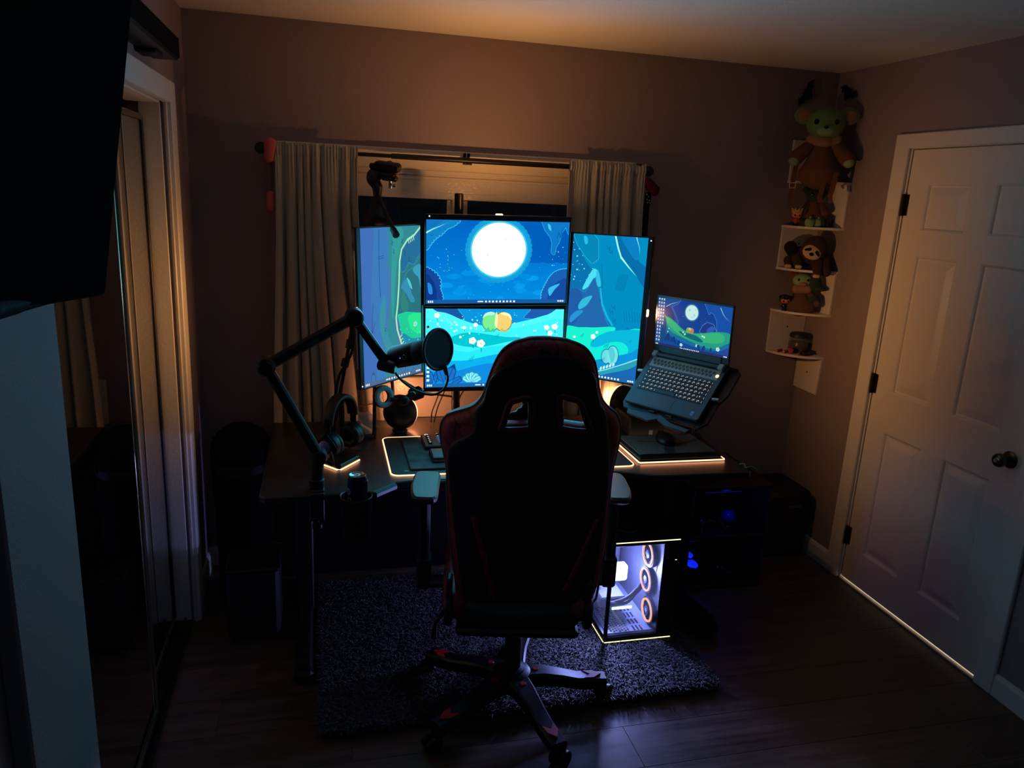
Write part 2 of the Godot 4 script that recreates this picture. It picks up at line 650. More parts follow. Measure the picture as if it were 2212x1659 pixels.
# ---------------------------------------------------------------- pictures on the screens
class Pic:
	var im: Image
	var s: float
	var r := RandomNumberGenerator.new()

	func _init(w: float, h: float, px: int) -> void:      # w, h: drawing units; px: pixels across
		s = px / w
		im = Image.create(px, int(round(h * s)), false, Image.FORMAT_RGB8)
		r.seed = 11

	func poly(pts: PackedVector2Array, c: Color) -> void:
		var lo := 1e9
		var hi := -1e9
		for p in pts:
			lo = minf(lo, p.y * s)
			hi = maxf(hi, p.y * s)
		for y in range(maxi(int(lo), 0), mini(int(hi) + 1, im.get_height())):
			var yy := y + 0.5
			var xs := PackedFloat32Array()
			for i in pts.size():
				var a := pts[i] * s
				var b := pts[(i + 1) % pts.size()] * s
				if (a.y <= yy) != (b.y <= yy):
					xs.append(a.x + (yy - a.y) / (b.y - a.y) * (b.x - a.x))
			xs.sort()
			for i in range(0, xs.size() - 1, 2):
				var x0 := clampi(int(round(xs[i])), 0, im.get_width())
				var x1 := clampi(int(round(xs[i + 1])), 0, im.get_width())
				if x1 > x0:
					im.fill_rect(Rect2i(x0, y, x1 - x0, 1), c)

	func pl(a: Array) -> PackedVector2Array:
		var p := PackedVector2Array()
		for i in range(0, a.size(), 2):
			p.append(Vector2(a[i], a[i + 1]))
		return p

	func fill(a: Array, c: Color) -> void:
		poly(pl(a), c)

	func soft(a: Array, c: Color, k := 5) -> void:        # the same with rounded corners
		var p := pl(a)
		var o := PackedVector2Array()
		for i in p.size():
			for j in k:
				o.append(p[i].cubic_interpolate(p[(i + 1) % p.size()], p[(i + p.size() - 1) % p.size()], p[(i + 2) % p.size()], float(j) / k))
		poly(o, c)

	func disc(x: float, y: float, rx: float, c: Color, ry := -1.0, n := 28) -> void:
		var p := PackedVector2Array()
		for i in n:
			p.append(Vector2(x + cos(TAU * i / n) * rx, y + sin(TAU * i / n) * (rx if ry < 0 else ry)))
		poly(p, c)

	func line(a: Array, w: float, c: Color, taper := false) -> void:
		var p := pl(a)
		for i in p.size() - 1:
			var d := (p[i + 1] - p[i]).normalized().orthogonal() * w / 2.0
			var t0 := 1.0 - float(i) / (p.size() - 1) if taper else 1.0
			var t1 := 1.0 - float(i + 1) / (p.size() - 1) if taper else 1.0
			poly(PackedVector2Array([p[i] + d * t0, p[i + 1] + d * t1, p[i + 1] - d * t1, p[i] - d * t0]), c)
			disc(p[i].x, p[i].y, w / 2.0 * t0, c, -1.0, 8)

	# a leafy mass: a polygon whose border runs in scallops
	func leafy(a: Array, c: Color, rim: Color, b := 4.0, rimw := 1.6) -> void:
		var p := pl(a)
		for pass_no in 2:
			for i in p.size():
				var q := p[(i + 1) % p.size()]
				var n := maxi(int(p[i].distance_to(q) / (b * 1.1)), 1)
				for j in n:
					var at := p[i].lerp(q, (j + 0.5) / n)
					disc(at.x, at.y, b * (1.0 if pass_no == 0 else 0.78) + (0.0 if pass_no == 0 else -rimw * 0.2), rim if pass_no == 0 else c, -1.0, 12)
			poly(p, c)

	func bands(y0: float, y1: float, c0: Color, c1: Color, x0 := 0.0, x1 := 1e6) -> void:
		var a := maxi(int(y0 * s), 0)
		var b := mini(int(y1 * s), im.get_height())
		var xa := maxi(int(x0 * s), 0)
		var xb := mini(int(x1 * s), im.get_width())
		for y in range(a, b):
			im.fill_rect(Rect2i(xa, y, xb - xa, 1), c0.lerp(c1, float(y - a) / maxf(b - a, 1)))

	func dots(n: int, x0: float, y0: float, x1: float, y1: float, c: Color, r0: float, r1: float) -> void:
		for i in n:
			disc(r.randf_range(x0, x1), r.randf_range(y0, y1), r.randf_range(r0, r1), c, -1.0, 8)

	func flower(x: float, y: float, k: float, c: Color, mid: Color) -> void:
		line([x, y, x + k * 0.2, y + k * 2.0], k * 0.16, Color(0.05, 0.42, 0.5))
		for i in 5:
			disc(x + cos(TAU * i / 5) * k * 0.55, y + sin(TAU * i / 5) * k * 0.5, k * 0.5, c, -1.0, 10)
		disc(x, y, k * 0.3, mid, -1.0, 8)

	func leaf(x: float, y: float, l: float, a: float, c: Color, edge: Color) -> void:
		var d := Vector2(cos(a), sin(a))
		var n := d.orthogonal()
		var b := Vector2(x, y)
		for k in [[1.0, edge], [0.8, c]]:
			var w: float = l * 0.24 * k[0]
			poly(PackedVector2Array([b, b + d * l * 0.35 + n * w, b + d * l * 0.7 + n * w * 0.9, b + d * l * k[0], b + d * l * 0.7 - n * w * 0.9, b + d * l * 0.35 - n * w]), k[1])
		line([x, y, x + d.x * l * 0.8, y + d.y * l * 0.8], l * 0.03, edge)

	func grass(x: float, y: float, k: float, c: Color) -> void:
		for i in 3:
			line([x + i * k * 0.4, y, x + i * k * 0.4 + k * 0.5, y - k * (0.8 + 0.3 * i)], k * 0.09, c)

	func bar(w: float, h: float, t: float, c: Color) -> void:     # the strip of small icons along the bottom
		fill([0, h - t, w, h - t, w, h, 0, h], c)
		var ic := Color(0.93, 0.97, 1.0)
		for i in 9:
			var x := w * 0.42 + i * t * 0.92
			if i % 3 == 2:
				fill([x - t * 0.26, h - t * 0.76, x + t * 0.26, h - t * 0.76, x + t * 0.26, h - t * 0.24, x - t * 0.26, h - t * 0.24], ic)
			else:
				disc(x, h - t * 0.5, t * 0.28, ic, -1.0, 10)
		fill([w * 0.36, h - t * 0.66, w * 0.40, h - t * 0.66, w * 0.40, h - t * 0.36, w * 0.36, h - t * 0.36], ic)
		for i in 3:
			fill([t * 0.5 + i * t * 0.5, h - t * 0.8, t * 0.85 + i * t * 0.5, h - t * 0.8, t * 0.85 + i * t * 0.5, h - t * 0.25, t * 0.5 + i * t * 0.5, h - t * 0.25], ic)
			fill([w - t * 2.2 + i * t * 0.6, h - t * 0.75, w - t * 1.75 + i * t * 0.6, h - t * 0.75, w - t * 1.75 + i * t * 0.6, h - t * 0.3, w - t * 2.2 + i * t * 0.6, h - t * 0.3], ic)

	func tex() -> ImageTexture:
		return ImageTexture.create_from_image(im)


func pic_top() -> ImageTexture:
	var p := Pic.new(311, 182, 933)
	p.bands(0, 182, Color(0.0, 0.40, 0.78), Color(0.0, 0.57, 0.90))
	for i in 9:
		p.disc(230 + i * 10, 40 + 6 * sin(i * 2.0), 60 - i * 3, Color(0.0, 0.39, 0.76).lerp(Color(0.0, 0.36, 0.72), i / 9.0), 46, 30)
	for i in 26:
		p.disc(p.r.randf_range(20, 250), p.r.randf_range(110, 176), p.r.randf_range(6, 20), Color(0.0, 0.55, 0.89).lerp(Color(0.04, 0.62, 0.95), p.r.randf()), 6)
	p.dots(60, 0, 0, 311, 172, Color(0.35, 0.80, 0.97), 0.4, 1.0)
	p.dots(16, 20, 60, 60, 110, Color(0.55, 0.90, 1.0), 0.5, 1.2)
	p.dots(12, 270, 55, 305, 100, Color(0.55, 0.90, 1.0), 0.5, 1.5)
	for i in 40:
		var a := TAU * i / 40
		p.disc(156 + cos(a) * 66, 63 + sin(a) * 66, 8, Color(0.08, 0.62, 0.86), -1.0, 10)
	p.disc(156, 63, 68, Color(0.10, 0.64, 0.88))
	p.disc(156, 63, 63, Color(0.25, 0.82, 0.95))
	p.disc(156, 63, 59.5, Color(1, 1, 1), -1.0, 64)
	p.disc(172, 40, 3, Color(0.93, 0.97, 0.99), 1.2)
	p.disc(132, 74, 2, Color(0.93, 0.97, 0.99), 4)
	p.leafy([0, 0, 70, 0, 58, 10, 42, 17, 33, 28, 20, 37, 10, 48, 2, 60, 0, 62], Color(0.07, 0.52, 0.80), Color(0.25, 0.80, 0.95), 5.0)
	p.fill([0, 0, 40, 0, 22, 12, 0, 24], Color(0.07, 0.46, 0.76))
	p.line([0, 28, 14, 20, 28, 14, 44, 7], 3.4, Color(0.66, 0.97, 0.94), true)
	p.line([8, 32, 13, 34, 16, 30], 0.9, Color(0.03, 0.30, 0.55))
	p.leafy([0, 104, 12, 110, 24, 120, 30, 134, 28, 150, 34, 166, 34, 182, 0, 182], Color(0.09, 0.28, 0.62), Color(0.22, 0.82, 0.95), 5.0, 2.4)
	p.soft([0, 118, 14, 130, 22, 150, 22, 174, 0, 178], Color(0.05, 0.22, 0.54))
	p.soft([4, 136, 12, 142, 14, 160, 6, 158], Color(0.16, 0.55, 0.85))
	p.leafy([250, 0, 258, 18, 270, 32, 275, 46, 274, 66, 279, 72, 281, 56, 288, 44, 293, 22, 303, 8, 311, 26, 311, 0], Color(0.06, 0.48, 0.79), Color(0.20, 0.72, 0.93), 3.0, 1.2)
	p.soft([262, 4, 268, 8, 270, 20, 264, 14], Color(0.28, 0.80, 0.96))
	p.line([284, 36, 288, 22, 292, 34, 297, 14], 0.9, Color(0.02, 0.26, 0.55))
	p.leafy([311, 106, 296, 108, 282, 114, 272, 126, 264, 142, 257, 158, 256, 182, 311, 182], Color(0.10, 0.38, 0.72), Color(0.24, 0.84, 0.97), 4.5, 2.4)
	p.soft([311, 128, 290, 134, 276, 150, 270, 178, 311, 178], Color(0.08, 0.30, 0.64))
	p.soft([270, 150, 282, 142, 296, 138, 284, 152, 274, 166], Color(0.24, 0.74, 0.95))
	p.bar(311, 182, 8.5, Color(0.10, 0.36, 0.64))
	return p.tex()


func pic_bottom() -> ImageTexture:
	var p := Pic.new(299, 168, 897)
	p.bands(0, 168, Color(0.04, 0.56, 0.84), Color(0.04, 0.60, 0.86))
	p.leafy([-4, -6, 62, -6, 70, 8, 80, 18, 70, 26, 0, 14], Color(0.10, 0.33, 0.62), Color(0.22, 0.70, 0.88), 3.0)
	p.leafy([299, -6, 232, -6, 224, 6, 212, 18, 240, 20, 299, 8], Color(0.11, 0.35, 0.66), Color(0.22, 0.72, 0.92), 3.0)
	p.dots(8, 90, 2, 210, 18, Color(0.3, 0.85, 0.95), 0.8, 1.6)
	p.soft([-8, 2, 24, 6, 46, 10, 74, 22, 104, 32, 128, 36, 150, 38, 186, 31, 226, 22, 262, 12, 308, 4, 308, 180, -8, 180], Color(0.30, 0.95, 0.96))
	p.soft([60, 36, 120, 44, 200, 40, 299, 22, 299, 96, 150, 100, 40, 96, -4, 70, -4, 20], Color(0.24, 0.93, 0.95))
	p.soft([52, 64, 70, 54, 96, 50, 130, 54, 170, 60, 206, 62, 170, 72, 110, 82, 66, 76], Color(0.0, 0.76, 0.80))
	p.soft([-6, 98, 40, 86, 90, 92, 130, 82, 170, 78, 299, 70, 299, 180, -6, 180], Color(0.15, 0.89, 0.94))
	p.soft([-6, 122, 40, 112, 90, 110, 150, 98, 220, 92, 305, 84, 305, 180, -6, 180], Color(0.04, 0.68, 0.90))
	p.soft([-6, 138, 60, 134, 130, 118, 210, 118, 305, 104, 305, 180, -6, 180], Color(0.06, 0.53, 0.86))
	for i in 40:
		p.disc(p.r.randf_range(0, 130), p.r.randf_range(14, 60), p.r.randf_range(0.7, 2.6), Color(0.85, 1.0, 0.98), -1.0, 8)
	for i in 14:
		p.disc(p.r.randf_range(190, 295), p.r.randf_range(24, 60), p.r.randf_range(0.7, 1.8), Color(0.85, 1.0, 0.98), -1.0, 8)
	# two rounded tufts of grass side by side
	p.disc(139, 27, 20, Color(0.09, 0.50, 0.56), 21)
	p.disc(165, 27, 20, Color(0.42, 0.42, 0.30), 21)
	p.disc(139, 27, 18.6, Color(0.47, 0.90, 0.55), 19.6)
	p.disc(165, 27, 18.6, Color(0.93, 0.80, 0.45), 19.6)
	p.soft([121, 20, 126, 10, 138, 6, 148, 9, 142, 13, 130, 14], Color(0.72, 0.96, 0.86))
	p.soft([158, 9, 168, 7, 180, 12, 184, 24, 176, 16, 166, 13], Color(1.0, 0.94, 0.70))
	p.soft([150, 6, 154, 20, 152, 40, 147, 32], Color(0.90, 0.93, 0.72))
	p.fill([128, 44, 134, 38, 138, 48, 144, 40, 148, 49, 124, 49], Color(0.20, 0.80, 0.62))
	p.fill([158, 46, 164, 40, 168, 49, 174, 42, 178, 48, 156, 49], Color(0.80, 0.72, 0.42))
	for f in [[24, 14, 6], [100, 68, 8], [118, 74, 9], [82, 40, 4], [106, 34, 5], [262, 40, 6], [280, 38, 7], [270, 52, 6], [74, 60, 3]]:
		p.flower(f[0], f[1], f[2], Color(0.97, 1.0, 1.0), Color(0.75, 0.93, 0.80))
	for gq in [[92, 112, 9], [232, 70, 8], [150, 60, 6], [30, 50, 7], [190, 96, 7]]:
		p.grass(gq[0], gq[1], gq[2], Color(0.0, 0.50, 0.62))
	for l in [[14, 160, 30, -2.5], [16, 160, 34, -1.9], [22, 160, 36, -1.3], [40, 160, 40, -1.9], [46, 160, 46, -1.2], [56, 160, 30, -0.5], [250, 160, 34, -1.8], [258, 160, 40, -1.2], [270, 160, 30, -0.6]]:
		p.leaf(l[0], l[1], l[2], l[3], Color(0.09, 0.44, 0.76), Color(0.04, 0.26, 0.56))
	for a in [-2.6, -2.1, -1.57, -1.0, -0.5]:
		p.leaf(100, 158, 28, a, Color(0.52, 0.92, 0.94), Color(0.10, 0.56, 0.74))
	for i in 7:
		for j in 2:
			if i < 7 - j * 3:
				p.fill([3 + j * 8, 96 + i * 9, 9 + j * 8, 96 + i * 9, 9 + j * 8, 101 + i * 9, 3 + j * 8, 101 + i * 9], Color(0.86, 0.96, 1.0))
	p.fill([3, 36, 8, 36, 8, 41, 3, 41], Color(0.20, 0.26, 0.16))
	p.bar(299, 168, 8, Color(0.10, 0.40, 0.66))
	return p.tex()


func pic_left() -> ImageTexture:
	var p := Pic.new(168, 299, 504)
	p.bands(0, 299, Color(0.24, 0.49, 0.75), Color(0.37, 0.46, 0.66))
	p.bands(0, 170, Color(0.17, 0.44, 0.58), Color(0.18, 0.52, 0.50), 84)
	p.leafy([168, 64, 150, 82, 128, 92, 116, 110, 108, 128, 100, 170, 168, 176], Color(0.18, 0.46, 0.52), Color(0.20, 0.60, 0.72), 4.0)
	p.soft([110, 118, 126, 100, 134, 116, 140, 132, 150, 148, 138, 150, 124, 132], Color(0.22, 0.58, 0.72))
	p.soft([126, 100, 136, 108, 142, 124, 134, 118], Color(0.36, 0.80, 0.84))
	p.soft([144, 84, 152, 96, 162, 104, 168, 124, 168, 78], Color(0.24, 0.64, 0.76))
	p.soft([112, 122, 122, 134, 130, 160, 116, 168, 106, 150], Color(0.20, 0.52, 0.50))
	p.leafy([168, 4, 140, 16, 120, 34, 108, 62, 112, 86, 120, 84, 132, 68, 146, 74, 156, 62, 168, 52], Color(0.16, 0.45, 0.62), Color(0.24, 0.64, 0.74), 3.4, 1.4)
	p.soft([60, -10, 172, -10, 150, 14, 128, 24, 112, 42, 102, 76, 96, 130, 88, 172, 92, 206, 104, 250, 122, 306, 40, 306, 66, 200, 80, 100], Color(0.20, 0.56, 0.60))
	p.soft([92, -6, 118, 10, 108, 40, 96, 80, 90, 130, 84, 178, 80, 130, 84, 60], Color(0.22, 0.63, 0.62))
	p.soft([-6, -6, 58, -6, 76, 20, 70, 80, 72, 140, 60, 200, 54, 306, -6, 306], Color(0.25, 0.50, 0.76))
	p.soft([-6, -6, 34, -6, 32, 60, 24, 140, 36, 220, 30, 306, -6, 306], Color(0.27, 0.45, 0.75))
	p.soft([50, 150, 60, 130, 66, 150, 62, 180, 66, 200, 84, 240, 70, 246, 54, 214, 46, 180], Color(0.24, 0.58, 0.66))
	p.leafy([100, 172, 124, 170, 168, 178, 168, 262, 150, 240, 128, 216, 110, 206], Color(0.13, 0.83, 0.60), Color(0.18, 0.90, 0.68), 2.6)
	p.soft([130, 176, 172, 178, 172, 216, 150, 214, 134, 200], Color(0.17, 0.93, 0.59))
	p.soft([112, 210, 140, 224, 172, 228, 172, 250, 150, 252, 124, 250], Color(0.13, 0.58, 0.70))
	p.soft([128, 258, 150, 246, 172, 244, 172, 306, 126, 306], Color(0.15, 0.64, 0.70))
	p.soft([108, 262, 130, 270, 172, 262, 172, 306, 96, 306], Color(0.26, 0.50, 0.68))
	for k in [[168, 4, 150, 18], [150, 18, 130, 26], [130, 26, 112, 44], [112, 44, 106, 66], [106, 66, 103, 110], [103, 110, 98, 150], [98, 150, 93, 176], [93, 176, 96, 200], [96, 200, 106, 226], [106, 226, 118, 258]]:
		p.line(k, 4.2, Color(0.66, 0.96, 0.74))
	for i in 4:
		p.line([132 + i * 5, 26 - i * 2, 134 + i * 5, 34 - i * 2], 2.0, Color(0.75, 0.98, 0.90))
	for i in 6:
		p.line([104 + i * 2.4, 216 + i * 7, 110 + i * 2.4, 212 + i * 7], 2.2, Color(0.72, 0.97, 0.82))
	p.line([50, 4, 48, 60, 50, 130], 1.0, Color(0.11, 0.26, 0.48))
	p.line([48, 54, 62, 52], 0.9, Color(0.11, 0.26, 0.48))
	p.line([48, 58, 62, 56], 0.9, Color(0.11, 0.26, 0.48))
	p.line([30, 140, 26, 180, 24, 200, 34, 176], 1.0, Color(0.14, 0.28, 0.52))
	for q in [[84, 26], [88, 42], [112, 24], [60, 190], [120, 48], [132, 60]]:
		p.line([q[0], q[1], q[0] + 4, q[1] + 3, q[0], q[1] + 6, q[0] + 4, q[1] + 9], 0.9, Color(0.10, 0.26, 0.40))
	for f in [[150, 196, 6], [144, 262, 7], [130, 254, 3]]:
		p.flower(f[0], f[1], f[2], Color(0.66, 0.92, 0.86), Color(0.42, 0.78, 0.74))
	p.dots(20, 104, 196, 168, 246, Color(0.40, 0.92, 0.84), 0.8, 2.0)
	for l in [[118, 292, 26, -2.2], [124, 292, 30, -1.6], [136, 292, 28, -1.0], [150, 292, 26, -1.9], [158, 292, 26, -1.2], [26, 296, 24, -1.57]]:
		p.leaf(l[0], l[1], l[2], l[3], Color(0.27, 0.52, 0.72), Color(0.17, 0.34, 0.52))
	p.bar(168, 299, 8, Color(0.33, 0.43, 0.57))
	return p.tex()


func pic_right() -> ImageTexture:
	var p := Pic.new(168, 299, 504)
	p.bands(0, 299, Color(0.03, 0.43, 0.66), Color(0.05, 0.47, 0.74))
	p.dots(40, 0, 10, 60, 100, Color(0.60, 0.93, 0.97), 0.5, 1.8)
	p.soft([30, -10, 178, -10, 178, 200, 150, 196, 140, 184, 120, 200, 108, 186, 88, 168, 78, 140, 70, 120, 70, 90, 56, 72, 40, 64, 20, 30], Color(0.0, 0.55, 0.75))
	p.leafy([2, 2, 12, 22, 34, 46, 48, 58, 60, 48, 56, 10, 40, -4], Color(0.02, 0.52, 0.71), Color(0.16, 0.74, 0.90), 3.0)
	p.soft([24, 4, 32, 6, 34, 18, 28, 20], Color(0.16, 0.72, 0.90))
	p.soft([52, 70, 40, 90, 30, 112, 36, 114, 52, 98, 62, 76], Color(0.30, 0.86, 0.94))
	p.leafy([0, 122, 22, 118, 38, 122, 56, 90, 70, 122, 76, 146, 92, 180, 110, 200, 0, 204], Color(0.13, 0.40, 0.67), Color(0.16, 0.60, 0.80), 2.6)
	p.soft([0, 122, 26, 118, 30, 140, 24, 180, 0, 200], Color(0.12, 0.36, 0.65))
	p.soft([24, 148, 34, 134, 54, 126, 48, 140, 40, 150, 26, 158], Color(0.20, 0.72, 0.86))
	p.soft([6, 176, 20, 162, 36, 160, 22, 176, 8, 188], Color(0.15, 0.58, 0.82))
	p.line([70, 60, 76, 100, 74, 140], 1.0, Color(0.02, 0.37, 0.55))
	for q in [[78, 20], [84, 28], [70, 116], [96, 150], [100, 140], [104, 168], [150, 66]]:
		p.line([q[0], q[1], q[0] + 4, q[1] + 8, q[0] + 7, q[1] + 2, q[0] + 9, q[1] + 11], 0.9, Color(0.02, 0.35, 0.55))
	for i in 7:
		p.line([112 + i * 3, 76, 106 + i * 3, 110], 0.8, Color(0.02, 0.37, 0.57))
		p.line([128 + i * 6, 150, 132 + i * 6, 172], 0.8, Color(0.02, 0.37, 0.57))
	p.soft([96, -6, 114, 40, 140, 66, 170, 100, 172, 64, 150, 46, 132, 20, 124, -6], Color(0.03, 0.42, 0.66))
	p.soft([108, -6, 122, 22, 146, 46, 150, 20, 146, -6], Color(0.04, 0.50, 0.76))
	p.line([96, 0, 104, 24, 112, 42], 3.6, Color(0.62, 0.97, 0.90))
	p.line([112, 42, 132, 62, 152, 80], 4.6, Color(0.62, 0.97, 0.90), true)
	p.line([142, 0, 150, 20, 152, 34], 2.2, Color(0.56, 0.93, 0.93), true)
	p.soft([60, 72, 66, 78, 72, 102, 66, 106, 60, 92], Color(0.20, 0.76, 0.90))
	p.line([72, 110, 78, 140, 92, 166, 106, 184], 4.0, Color(0.10, 0.70, 0.88))
	p.soft([-8, 206, 30, 196, 66, 192, 110, 186, 118, 196, 178, 190, 178, 312, -8, 312], Color(0.10, 0.94, 0.80))
	p.soft([60, 224, 84, 204, 120, 192, 178, 190, 178, 252, 150, 256, 130, 236, 96, 226, 66, 236], Color(0.04, 0.72, 0.86))
	p.soft([70, 234, 100, 220, 130, 216, 146, 228, 138, 246, 100, 262, 60, 270, -8, 268, -8, 230], Color(0.09, 0.92, 0.85))
	p.soft([-8, 276, 40, 270, 84, 258, 120, 246, 150, 236, 178, 226, 178, 312, -8, 312], Color(0.05, 0.58, 0.85))
	p.soft([-8, 300, 40, 296, 90, 282, 130, 268, 178, 244, 178, 312, -8, 312], Color(0.16, 0.62, 0.70))
	p.soft([-8, 306, 60, 300, 110, 284, 150, 270, 178, 258, 178, 312, -8, 312], Color(0.10, 0.40, 0.70))
	p.line([60, 292, 100, 278, 140, 260, 168, 246], 2.0, Color(0.62, 0.92, 0.90))
	p.disc(98, 250, 12, Color(0.05, 0.40, 0.58), 16)
	p.disc(112, 246, 14, Color(0.05, 0.40, 0.58), 21)
	p.disc(98, 250, 10.6, Color(0.42, 0.86, 0.88), 14.6)
	p.disc(112, 246, 12.6, Color(0.46, 0.89, 0.90), 19.6)
	p.soft([102, 234, 112, 230, 118, 246, 112, 262, 106, 250], Color(0.33, 0.80, 0.84))
	for f in [[64, 212, 6], [20, 218, 3], [72, 202, 3]]:
		p.flower(f[0], f[1], f[2], Color(0.97, 1.0, 1.0), Color(0.75, 0.93, 0.86))
	for i in 5:
		p.leaf(86 + i * 7, 282 - i * 3, 11, -1.2, Color(0.82, 0.97, 0.96), Color(0.40, 0.80, 0.84))
	for gq in [[90, 232, 9], [34, 216, 6], [86, 262, 7], [146, 214, 5]]:
		p.grass(gq[0], gq[1], gq[2], Color(0.0, 0.42, 0.55))
	p.bar(168, 299, 8, Color(0.12, 0.40, 0.66))
	return p.tex()


func pic_laptop() -> ImageTexture:
	var p := Pic.new(160, 90, 640)
	p.bands(0, 90, Color(0.07, 0.24, 0.56), Color(0.08, 0.30, 0.62))
	p.dots(24, 40, 2, 120, 40, Color(0.5, 0.75, 0.95), 0.2, 0.5)
	for i in 5:
		p.disc(77, 20, 17.0 - i * 0.7, Color(0.08, 0.28, 0.6).lerp(Color(0.40, 0.66, 0.62), i / 5.0))
	p.disc(77, 20, 13.6, Color(0.80, 0.95, 0.93), -1.0, 40)
	for q in [[72, 16, 2.2], [83, 24, 2.4], [78, 28, 1.6], [84, 14, 1.3]]:
		p.disc(q[0], q[1], q[2], Color(0.66, 0.86, 0.87))
	p.leafy([0, 0, 50, 0, 44, 8, 30, 14, 36, 22, 44, 34, 48, 44, 0, 46], Color(0.11, 0.30, 0.58), Color(0.28, 0.50, 0.80), 2.2)
	p.soft([20, 14, 32, 20, 40, 34, 40, 46, 16, 44], Color(0.10, 0.20, 0.46))
	p.line([20, 16, 30, 10, 42, 6, 50, 2], 1.5, Color(0.60, 0.85, 0.93), true)
	p.leafy([104, 0, 110, 10, 114, 18, 116, 12, 124, 16, 132, 28, 134, 46, 142, 52, 160, 54, 160, 0], Color(0.10, 0.32, 0.66), Color(0.30, 0.54, 0.84), 2.0)
	p.leafy([98, 52, 104, 40, 112, 34, 124, 36, 132, 50], Color(0.12, 0.22, 0.52), Color(0.34, 0.58, 0.86), 2.4)
	p.soft([112, 46, 122, 38, 128, 44, 116, 52], Color(0.20, 0.36, 0.70))
	p.line([136, 4, 142, 14, 148, 20, 158, 26], 1.5, Color(0.62, 0.86, 0.90), true)
	p.soft([-4, 30, 24, 34, 40, 40, 60, 52, 76, 56, 100, 54, 136, 46, 164, 50, 164, 94, -4, 94], Color(0.16, 0.62, 0.53))
	p.soft([16, 34, 40, 42, 60, 54, 84, 58, 136, 48, 150, 56, 140, 66, 100, 70, 60, 66, 30, 50], Color(0.22, 0.72, 0.50))
	p.soft([52, 58, 66, 58, 90, 60, 106, 68, 96, 70, 70, 66], Color(0.06, 0.42, 0.46))
	p.soft([-4, 46, 16, 44, 34, 60, 60, 68, 100, 76, 130, 78, 164, 62, 164, 94, -4, 94], Color(0.10, 0.44, 0.62))
	p.soft([-4, 60, 30, 68, 70, 78, 120, 82, 164, 78, 164, 94, -4, 94], Color(0.09, 0.30, 0.62))
	p.soft([120, 90, 140, 82, 164, 70, 164, 94, 118, 94], Color(0.16, 0.28, 0.62))
	p.disc(73, 53, 5, Color(0.55, 0.68, 0.36), 5.4)
	p.disc(80, 53, 5, Color(0.76, 0.52, 0.36), 5.4)
	p.disc(76, 50, 3, Color(0.74, 0.80, 0.66), 2.4)
	for f in [[62, 58, 1.8], [66, 61, 2], [104, 59, 1.8], [108, 60, 2], [30, 56, 1.3], [28, 62, 1.3], [94, 78, 3], [60, 82, 3.2], [138, 77, 4]]:
		p.flower(f[0], f[1], f[2], Color(0.80, 0.96, 0.94), Color(0.5, 0.8, 0.8))
	for l in [[26, 80, 14, -2.3], [30, 80, 16, -1.6], [36, 80, 14, -0.9], [48, 84, 10, -2.0], [52, 84, 10, -1.2], [100, 86, 12, -2.0], [106, 86, 12, -1.2], [124, 84, 8, -1.6]]:
		p.leaf(l[0], l[1], l[2], l[3], Color(0.09, 0.26, 0.52), Color(0.05, 0.16, 0.38))
	p.fill([0, 0, 17, 0, 17, 86, 0, 86], Color(0.13, 0.30, 0.55))
	p.soft([14, 34, 22, 40, 24, 70, 16, 84, 14, 60], Color(0.10, 0.30, 0.52))
	for j in 3:
		for i in [13, 13, 8][j]:
			p.fill([2 + j * 5.4, 2 + i * 6.4, 5 + j * 5.4, 2 + i * 6.4, 5 + j * 5.4, 4.2 + i * 6.4, 2 + j * 5.4, 4.2 + i * 6.4], Color(0.90, 0.95, 1.0))
			p.fill([1.6 + j * 5.4, 4.9 + i * 6.4, 5.6 + j * 5.4, 4.9 + i * 6.4, 5.6 + j * 5.4, 5.8 + i * 6.4, 1.6 + j * 5.4, 5.8 + i * 6.4], Color(0.70, 0.78, 0.90))
	p.bar(160, 90, 4.2, Color(0.15, 0.20, 0.42))
	return p.tex()


func screen_mat(t: Texture2D, e: float) -> StandardMaterial3D:
	var m := mat(Color(0.01, 0.01, 0.012), 0.75, 0.0, 0.12)
	m.emission_enabled = true
	m.emission = Color.WHITE
	m.emission_texture = t
	m.emission_operator = BaseMaterial3D.EMISSION_OP_MULTIPLY
	m.emission_energy_multiplier = e
	return m


# The light that a flat lit face gives: as large as the face, just in front of it. The face looks along +z of `at`.
func face_light(parent: Node3D, n: String, at: Transform3D, size: Vector2, c: Color, e: float) -> void:
	var l := AreaLight3D.new()
	l.name = n
	l.transform = at * Transform3D(Basis(Vector3.UP, PI), Vector3.ZERO)
	l.area_size = size
	l.area_normalize_energy = true
	l.area_range = 8.0
	l.area_attenuation = 2.0
	l.light_color = c
	l.light_energy = e
	l.shadow_enabled = true
	parent.add_child(l, true)


func bulb_light(parent: Node3D, n: String, at: Vector3, c: Color, e: float, r := 0.02) -> void:
	var l := OmniLight3D.new()
	l.name = n
	l.position = at
	l.light_color = c
	l.light_energy = e
	l.light_size = r
	l.omni_range = 8.0
	l.omni_attenuation = 2.0
	l.shadow_enabled = true
	parent.add_child(l, true)


